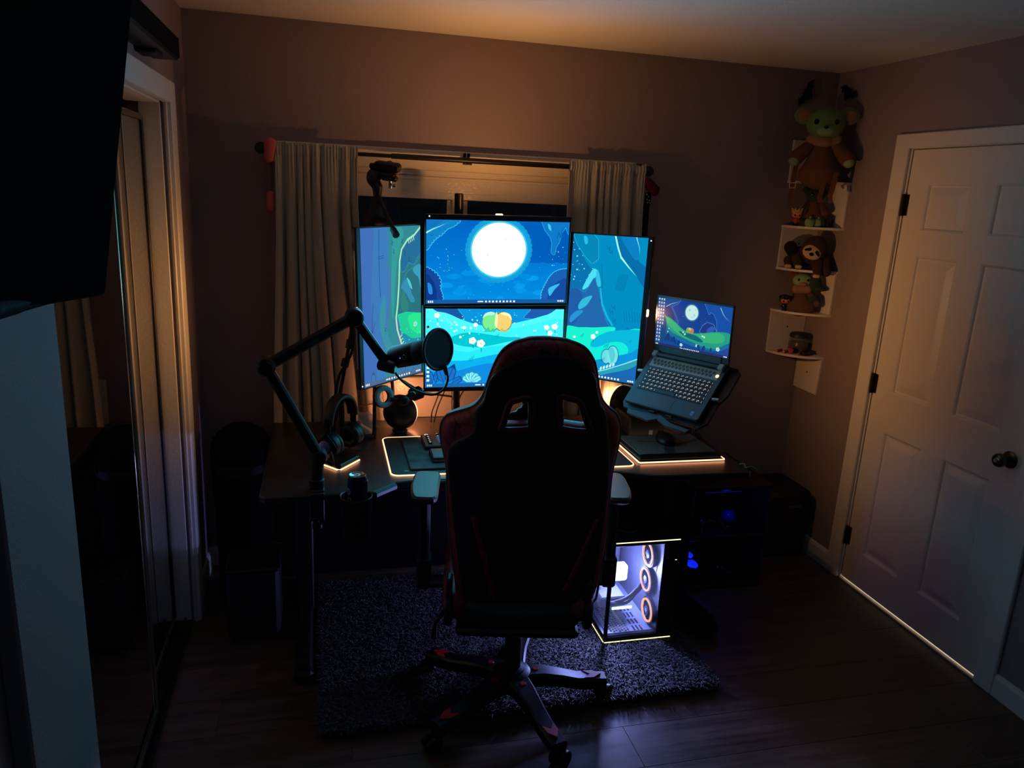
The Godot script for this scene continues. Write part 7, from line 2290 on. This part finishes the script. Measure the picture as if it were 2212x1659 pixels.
func toy_hatted() -> void:
	var t := thing("plush_toy", "plush toy with pale green head and dark hat on the fourth board", "plush toy", Transform3D(Basis(Vector3.UP, deg_to_rad(-30)), Vector3(2.928, 1.262, 0.100)))
	put(t, "coat", blob([[Vector3(0.0, 0.085, 0), Vector3(0.0, 0.035, 0.010), 0.036, 0.060], [Vector3(-0.045, 0.022, 0.03), Vector3(0.045, 0.022, 0.03), 0.022, 0.022]], 0.03, 0.006), M.robegrey)
	put(t, "scarf", blob([[Vector3(-0.03, 0.115, 0.030), Vector3(0.022, 0.118, 0.034), 0.022, 0.022]], 0.01, 0.005), M.tan)
	put(t, "head", blob([[Vector3(-0.004, 0.158, 0.012), Vector3(0.050, 0.036, 0.040)]], 0.01, 0.005), M.palegreen)
	eyes(t, [Vector3(-0.026, 0.164, 0.047), Vector3(0.018, 0.165, 0.050)], Vector3(0.006, 0.007, 0.004))
	put(t, "hat", blob([[Vector3(0.05, 0.150, 0.02), Vector3(0.036, 0.040, 0.032)], [Vector3(0.07, 0.125, 0.03), Vector3(0.045, 0.014, 0.036)]], 0.015, 0.006), M.teal)
	put(t, "ear", blob([[Vector3(-0.046, 0.182, 0.0), Vector3(0.024, 0.022, 0.012)]], 0.01, 0.005), M.mauve)
	put(t, "muzzle", blob([[Vector3(-0.004, 0.144, 0.046), Vector3(0.020, 0.013, 0.014)]], 0.008, 0.004), M.tan)
	put(t, "satchel", blob([[Vector3(0.060, 0.065, 0.035), Vector3(0.030, 0.028, 0.018)]], 0.01, 0.005), M.teal)
	put(t, "sleeve", blob([[Vector3(0.04, 0.09, 0.02), Vector3(0.075, 0.050, 0.04), 0.018, 0.018]], 0.01, 0.005), M.robegrey)


func figure(n: String, label: String, at: Vector3, hair: Material, coat: Material, spiky: bool) -> void:
	var t := thing(n, label, "figure", Transform3D(Basis(Vector3.UP, deg_to_rad(-24)), at), "")
	put(t, "legs", geo().cyl(Vector3(-0.007, 0, 0), Vector3(-0.006, 0.018, 0), 0.006, 0.005, 12, 0.001).cyl(Vector3(0.007, 0, 0), Vector3(0.006, 0.018, 0), 0.006, 0.005, 12, 0.001), M.eye)
	put(t, "body", blob([[Vector3(0, 0.020, 0), Vector3(0, 0.034, 0), 0.011, 0.009], [Vector3(-0.010, 0.034, 0), Vector3(-0.016, 0.022, 0.004), 0.0045, 0.004], [Vector3(0.010, 0.034, 0), Vector3(0.016, 0.022, 0.004), 0.0045, 0.004]], 0.005, 0.003), coat)
	put(t, "head", geo(Transform3D(flat(), Vector3(0, 0.058, 0))).ext(rrect(0.046, 0.036, 0.014), 0.036, 0.010), M.skin)
	var h := [[Vector3(0, 0.070, -0.004), Vector3(0.027, 0.014, 0.022)]]
	for i in 9:
		var a := TAU * i / 9
		var up := 0.016 if spiky else 0.004
		var r := 0.024
		h.append([Vector3(cos(a) * r * 0.7, 0.070, sin(a) * r * 0.7), Vector3(cos(a) * r * 1.25, 0.072 + up, sin(a) * r * 1.1), 0.008, 0.002])
	if not spiky:
		for i in 4:
			h.append([Vector3(-0.018 + i * 0.012, 0.074, 0.016), Vector3(-0.020 + i * 0.013, 0.058, 0.021), 0.006, 0.0015])
		h.append([Vector3(-0.024, 0.07, 0), Vector3(-0.026, 0.046, 0.004), 0.008, 0.003])
		h.append([Vector3(0.024, 0.07, 0), Vector3(0.026, 0.046, 0.004), 0.008, 0.003])
	put(t, "hair", blob(h, 0.005, 0.003), hair)
	eyes(t, [Vector3(-0.011, 0.052, 0.0185), Vector3(0.011, 0.052, 0.0185)], Vector3(0.0042, 0.0045, 0.0018))


# ---------------------------------------------------------------- left and right of the desk
func build_left_things() -> void:
	# pink padded toy hanging beside the curtain, a small wine-red pouch at the other end
	var p := thing("pink_plush", "pink padded plush hanging from the curtain rod's left end", "plush toy", xf(Vector3(0.338, 1.63, 0.080)))
	put(p, "upper_pad", blob([[Vector3(0.004, 0.298, 0.018), Vector3(0.000, 0.245, 0.020), 0.025, 0.020], [Vector3(0.012, 0.300, 0.010), Vector3(0.014, 0.018, 0.018)]], 0.02, 0.005), M.pink)
	put(p, "lower_pad", blob([[Vector3(0.004, 0.095, 0.010), Vector3(0.002, 0.045, 0.012), 0.018, 0.020]], 0.01, 0.005), M.pink)
	put(p, "cord", geo().tube(curve([Vector3(0.006, 0.235, 0.015), Vector3(0.010, 0.17, 0.012), Vector3(0.006, 0.105, 0.010)]), 0.006, 8), M.mauve)
	var r := thing("red_pouch", "small wine-red pouch with patterned black tassel at the rod's right end", "pouch", xf(Vector3(2.028, 1.60, 0.085)))
	put(r, "pouch_body", blob([[Vector3(-0.004, 0.262, 0.012), Vector3(0.036, 0.222, 0.014), 0.022, 0.024]], 0.01, 0.005), M.wine)
	put(r, "pouch_flap", geo(Transform3D(Basis.from_euler(Vector3(0, 0, deg_to_rad(-40))), Vector3(0.024, 0.254, 0.016))).box(Vector3(0.075, 0.010, 0.046), Vector3.ZERO, 0.004), M.black)
	put(r, "tassel", geo().box(Vector3(0.030, 0.060, 0.018), Vector3(0.008, 0.185, 0.012), 0.006), M.fabricblack)
	for q in [[-0.003, 0.205], [0.006, 0.195], [0.000, 0.182], [0.012, 0.178], [0.016, 0.166], [0.004, 0.168]]:
		put(r, "tassel_mark", geo().ellipsoid(Vector3(q[0], q[1], 0.0215), Vector3(0.0035, 0.0045, 0.001), 10, 6), M.print)
	put(r, "black_scarf", ribbon([Vector3(0.004, 0.16, 0.004), Vector3(0.006, 0.05, 0.004), Vector3(0.008, -0.10, 0.004), Vector3(0.010, -0.25, 0.004)], 0.034, 0.006), M.fabricblack)
	# dark hamper in the corner, dark case in front of it
	var h := thing("hamper", "tall dark round-topped hamper in the corner beside the mirror closet", "hamper", xf(Vector3(0.205, 0, 0.30)))
	put(h, "hamper_body", geo().lathe(PackedVector2Array([Vector2(0, 0.004), Vector2(0.10, 0.004), Vector2(0.108, 0.012), Vector2(0.122, 0.60), Vector2(0.122, 0.66), Vector2(0, 0.66)]), 40), M.fabricblack)
	put(h, "round_lid", geo().lathe(PackedVector2Array([Vector2(0.124, 0.645), Vector2(0.126, 0.67), Vector2(0.118, 0.715), Vector2(0.096, 0.755), Vector2(0.055, 0.782), Vector2(0, 0.790)]), 40, 0.4), M.fabricblack)
	put(h, "seam_band", geo().lathe(PackedVector2Array([Vector2(0.1225, 0.60), Vector2(0.1245, 0.605), Vector2(0.1245, 0.63), Vector2(0.1225, 0.635)]), 40), M.rubber)
	var b := thing("dark_case", "upright matt black case on the floor beside the desk's left end", "case", xf(Vector3(0.265, 0, 0.575)))
	put(b, "case_shell", geo().box(Vector3(0.20, 0.30, 0.22), Vector3(0, 0.158, 0), 0.015), M.black)
	put(b, "case_lid", geo().box(Vector3(0.205, 0.016, 0.225), Vector3(0, 0.306, 0), 0.006), M.satin)
	for k in 4:
		put(b, "foot", geo().box(Vector3(0.03, 0.009, 0.03), Vector3(0.07 if k % 2 else -0.07, 0.0048, 0.08 if k < 2 else -0.08), 0.003), M.rubber)
	put(b, "case_badge", geo().box(Vector3(0.05, 0.02, 0.003), Vector3(0.02, 0.17, 0.111), 0.001), M.lapdark)
	# sound bar on the wall over the closet
	var s := thing("sound_bar", "long black sound bar fixed to the wall above the closet doors", "sound bar", xf(Vector3(LX, 2.185, 1.06)))
	put(s, "bar_body", geo().box(Vector3(0.088, 0.072, 0.80), Vector3(0.045, 0, 0), 0.008), M.satin)
	put(s, "cloth_front", geo().box(Vector3(0.004, 0.060, 0.76), Vector3(0.0905, 0, 0), 0.001), M.fabricblack)
	put(s, "wall_bracket", geo().box(Vector3(0.06, 0.012, 0.10), Vector3(0.031, -0.041, -0.22), 0.003), M.black)
	# television on a wall arm, its screen dark, tipped down
	var dirv := Vector3(-0.44, 0, 0.90).normalized()       # from the far lower corner back towards the wall
	var corner := Vector3(0.295, 1.648, 2.53)
	var upv := Vector3(0.176, 0.98, 0.086).normalized()
	upv = (upv - dirv * upv.dot(dirv)).normalized()
	var nrm := (-dirv).cross(upv).normalized()
	var tv := thing("television", "black television on a wall arm, turned edge-on beside the closet", "television", Transform3D(Basis(-dirv, upv, nrm), corner))
	put(tv, "tv_housing", geo().ext(rrect(0.56, 0.40, 0.006), 0.030, 0.004, Vector3(-0.28, 0.20, -0.016)), M.fabricblack)
	put(tv, "tv_screen", geo().box(Vector3(0.544, 0.378, 0.002), Vector3(-0.28, 0.203, -0.0005), 0.0), mat(Color(0.012, 0.012, 0.014), 0.7, 0.0, 0.15))
	put(tv, "tv_lip", blob([[Vector3(-0.20, 0.004, -0.012), Vector3(-0.075, 0.006, -0.012), 0.020, 0.008]], 0.01, 0.005), M.black)
	put(tv, "wall_arm", geo().cyl(Vector3(-0.34, 0.2, -0.03), Vector3(-0.36, 0.2, -0.10), 0.03, -1.0, 20).box(Vector3(0.10, 0.10, 0.02), Vector3(-0.30, 0.2, -0.040), 0.004), M.black)


func build_right_things() -> void:
	# black two-tier unit with blue-lit things
	var x0 := 2.165
	var x1 := 2.575
	var z1 := 0.60
	var t := thing("shelf_unit", "low black two-tier open unit under the desk's right end", "shelf unit", xf(Vector3((x0 + x1) / 2, 0, 0.37)))
	var w := x1 - x0
	for y in [0.02, 0.27, 0.515]:
		put(t, "unit_board", geo().box(Vector3(w, 0.018, 0.46), Vector3(0, y, 0), 0.002), M.satin)
	for s in [-1.0, 1.0]:
		put(t, "side_panel", geo().box(Vector3(0.016, 0.522, 0.46), Vector3(s * (w / 2 - 0.008), 0.263, 0), 0.002), M.black)
	put(t, "back_panel", geo().box(Vector3(w - 0.02, 0.50, 0.008), Vector3(0, 0.265, -0.222), 0.001), M.black)
	put(t, "unit_foot", geo().box(Vector3(w - 0.04, 0.011, 0.40), Vector3(0, 0.0056, 0), 0.002), M.rubber)
	# blue glowing pucks, stacked
	for k in 2:
		var p := thing("blue_puck", ["round blue glowing disc lamp lying on the unit's lower board", "smaller blue glowing disc lamp standing behind the lying one"][k], "lamp", xf(Vector3(2.232 - 0.006 * k, 0.0295 + (0.078 if k else 0.060), 0.545 - 0.03 * k), Vector3(0, 0, 0)))
		p.position.y = 0.0295
		var yy := 0.085 if k == 0 else 0.118
		var r := 0.034 if k == 0 else 0.026
		put(p, "puck_stem", geo().cyl(Vector3(0, 0, 0), Vector3(0, yy, 0), 0.012 if k == 0 else 0.007, -1.0, 20, 0.002).cyl(Vector3(0, 0, 0), Vector3(0, 0.006, 0), 0.03 - 0.012 * k, -1.0, 24, 0.002), M.gloss)
		put(p, "puck_rim", geo(xf(Vector3(0, yy, 0), Vector3(18, 0, -8))).lathe(PackedVector2Array([Vector2(0, -0.008), Vector2(r, -0.008), Vector2(r + 0.002, 0), Vector2(r, 0.004), Vector2(r - 0.003, 0.004)]), 32), M.gloss)
		put(p, "puck_face", geo(xf(Vector3(0, yy, 0), Vector3(18, 0, -8))).lathe(PackedVector2Array([Vector2(r - 0.003, 0.003), Vector2(r - 0.008, 0.0045), Vector2(0, 0.005)]), 32), M.blueglow)
	bulb_light(self, "puck_light", Vector3(2.232, 0.155, 0.545), Color(0.12, 0.22, 1.0), 0.004, 0.02)
	var bt := thing("ribbed_bottle", "dark ribbed bottle lying on the unit's lower board", "bottle", xf(Vector3(2.375, 0.0295 + 0.036, 0.47), Vector3(0, 28, 0)))
	var prof := PackedVector2Array([Vector2(0, -0.09)])
	for i in 9:
		prof.append(Vector2(0.035 - 0.003 * (i % 2), -0.088 + i * 0.018))
	prof.append_array([Vector2(0.034, 0.078), Vector2(0.018, 0.09), Vector2(0.018, 0.11), Vector2(0, 0.11)])
	put(bt, "bottle_wall", geo(Transform3D(Basis(Vector3.RIGHT, PI / 2), Vector3.ZERO)).lathe(prof, 32, 0.4), M.gloss)
	put(bt, "bottle_cap", geo(Transform3D(Basis(Vector3.RIGHT, PI / 2), Vector3.ZERO)).cyl(Vector3(0, 0.105, 0), Vector3(0, 0.125, 0), 0.020, -1.0, 24, 0.002), M.satin)
	var gp := thing("game_pad", "black game controller with bright glints on the unit's upper board", "game controller", xf(Vector3(2.315, 0.2795 + 0.03, 0.50), Vector3(25, 10, 0)))
	put(gp, "pad_shell", blob([[Vector3(-0.05, 0, 0), Vector3(0.05, 0, 0), 0.024, 0.024], [Vector3(-0.055, 0, 0.005), Vector3(-0.070, -0.012, 0.05), 0.024, 0.016], [Vector3(0.055, 0, 0.005), Vector3(0.070, -0.012, 0.05), 0.024, 0.016]], 0.02, 0.005), M.gloss)
	for s in [-0.03, 0.03]:
		put(gp, "thumb_stick", geo().lathe(PackedVector2Array([Vector2(0.005, 0.020), Vector2(0.005, 0.030), Vector2(0.010, 0.032), Vector2(0.009, 0.036), Vector2(0, 0.035)]), 20), M.gloss, xf(Vector3(s, 0, 0.012)))
	var sp := thing("blue_ball", "dark blue glass ball on the unit's upper board beside the controller", "ball", xf(Vector3(2.425, 0.2795, 0.50)))
	put(sp, "ball_glass", geo().ellipsoid(Vector3(0, 0.045, 0), Vector3(0.036, 0.036, 0.036), 30, 18), mat(Color(0.04, 0.07, 0.55), 0.08))
	put(sp, "ball_stand", geo().lathe(PackedVector2Array([Vector2(0, 0), Vector2(0.024, 0), Vector2(0.024, 0.006), Vector2(0.016, 0.014), Vector2(0, 0.014)]), 24), M.gloss)
	var st := thing("light_strip", "thin blue light strip under the unit's top board", "light", xf(Vector3(2.33, 0.498, 0.585)))
	put(st, "strip_body", geo().box(Vector3(0.20, 0.006, 0.008), Vector3(0, 0, 0), 0.001), M.black)
	put(st, "strip_glow", geo().box(Vector3(0.19, 0.002, 0.005), Vector3(0, -0.0035, 0), 0.0), glow(Color(0.10, 0.14, 0.95), 0.35))
	bulb_light(st, "strip_light", Vector3(0.03, -0.03, -0.02), Color(0.12, 0.2, 1.0), 0.006, 0.02)
	# black box in the far corner
	var b := thing("corner_box", "black round-edged box with a grey label in the far right corner", "box", xf(Vector3(2.835, 0, 0.20)))
	put(b, "box_shell", geo().box(Vector3(0.33, 0.355, 0.29), Vector3(0, 0.186, 0), 0.022), M.satin)
	put(b, "box_foot", geo().box(Vector3(0.28, 0.009, 0.24), Vector3(0, 0.0048, 0), 0.002), M.rubber)
	put(b, "grey_label", geo().box(Vector3(0.075, 0.014, 0.002), Vector3(0.06, 0.285, 0.1455), 0.0005), M.greyprint)
	put(b, "top_ridge", geo().box(Vector3(0.17, 0.006, 0.012), Vector3(0.02, 0.365, 0.11), 0.002), M.lapdark)
	put(b, "small_emblem", geo().cyl(Vector3(0.01, 0.19, 0.144), Vector3(0.01, 0.19, 0.147), 0.012, -1.0, 20), M.lapdark)
	# crumpled pale cable end over the desk's right end, dark rounded shape on the floor by the tower
	var c := thing("pale_cable", "short crumpled pale cable end at the desk's right end", "cable", xf(Vector3(2.235, 0.7402, 0.90)))
	put(c, "cord", geo().tube(curve([Vector3(-0.03, 0.004, -0.02), Vector3(-0.018, 0.012, 0.0), Vector3(-0.022, 0.004, 0.02), Vector3(0.0, 0.010, 0.03), Vector3(0.018, 0.0, 0.045)]), 0.0035, 8), mat(Color(0.45, 0.44, 0.43), 0.6))
	var k := thing("floor_shape", "long dark rounded shape lying on the floor right of the tower", "cushion", xf(Vector3(2.075, 0.0, 0.80)))
	put(k, "shape_body", blob([[Vector3(-0.03, 0.042, -0.14), Vector3(0.03, 0.042, 0.16), 0.042, 0.042], [Vector3(0.02, 0.042, -0.10), Vector3(0.05, 0.042, 0.12), 0.041, 0.041]], 0.02, 0.010), M.fabricblack)
	put(k, "shape_edge", geo().tube(curve([Vector3(-0.075, 0.042, -0.14), Vector3(-0.03, 0.042, -0.186), Vector3(0.045, 0.042, -0.15), Vector3(0.094, 0.042, 0.10), Vector3(0.045, 0.042, 0.204), Vector3(-0.015, 0.042, 0.17)], 6, true), 0.004, 6), M.rubber)
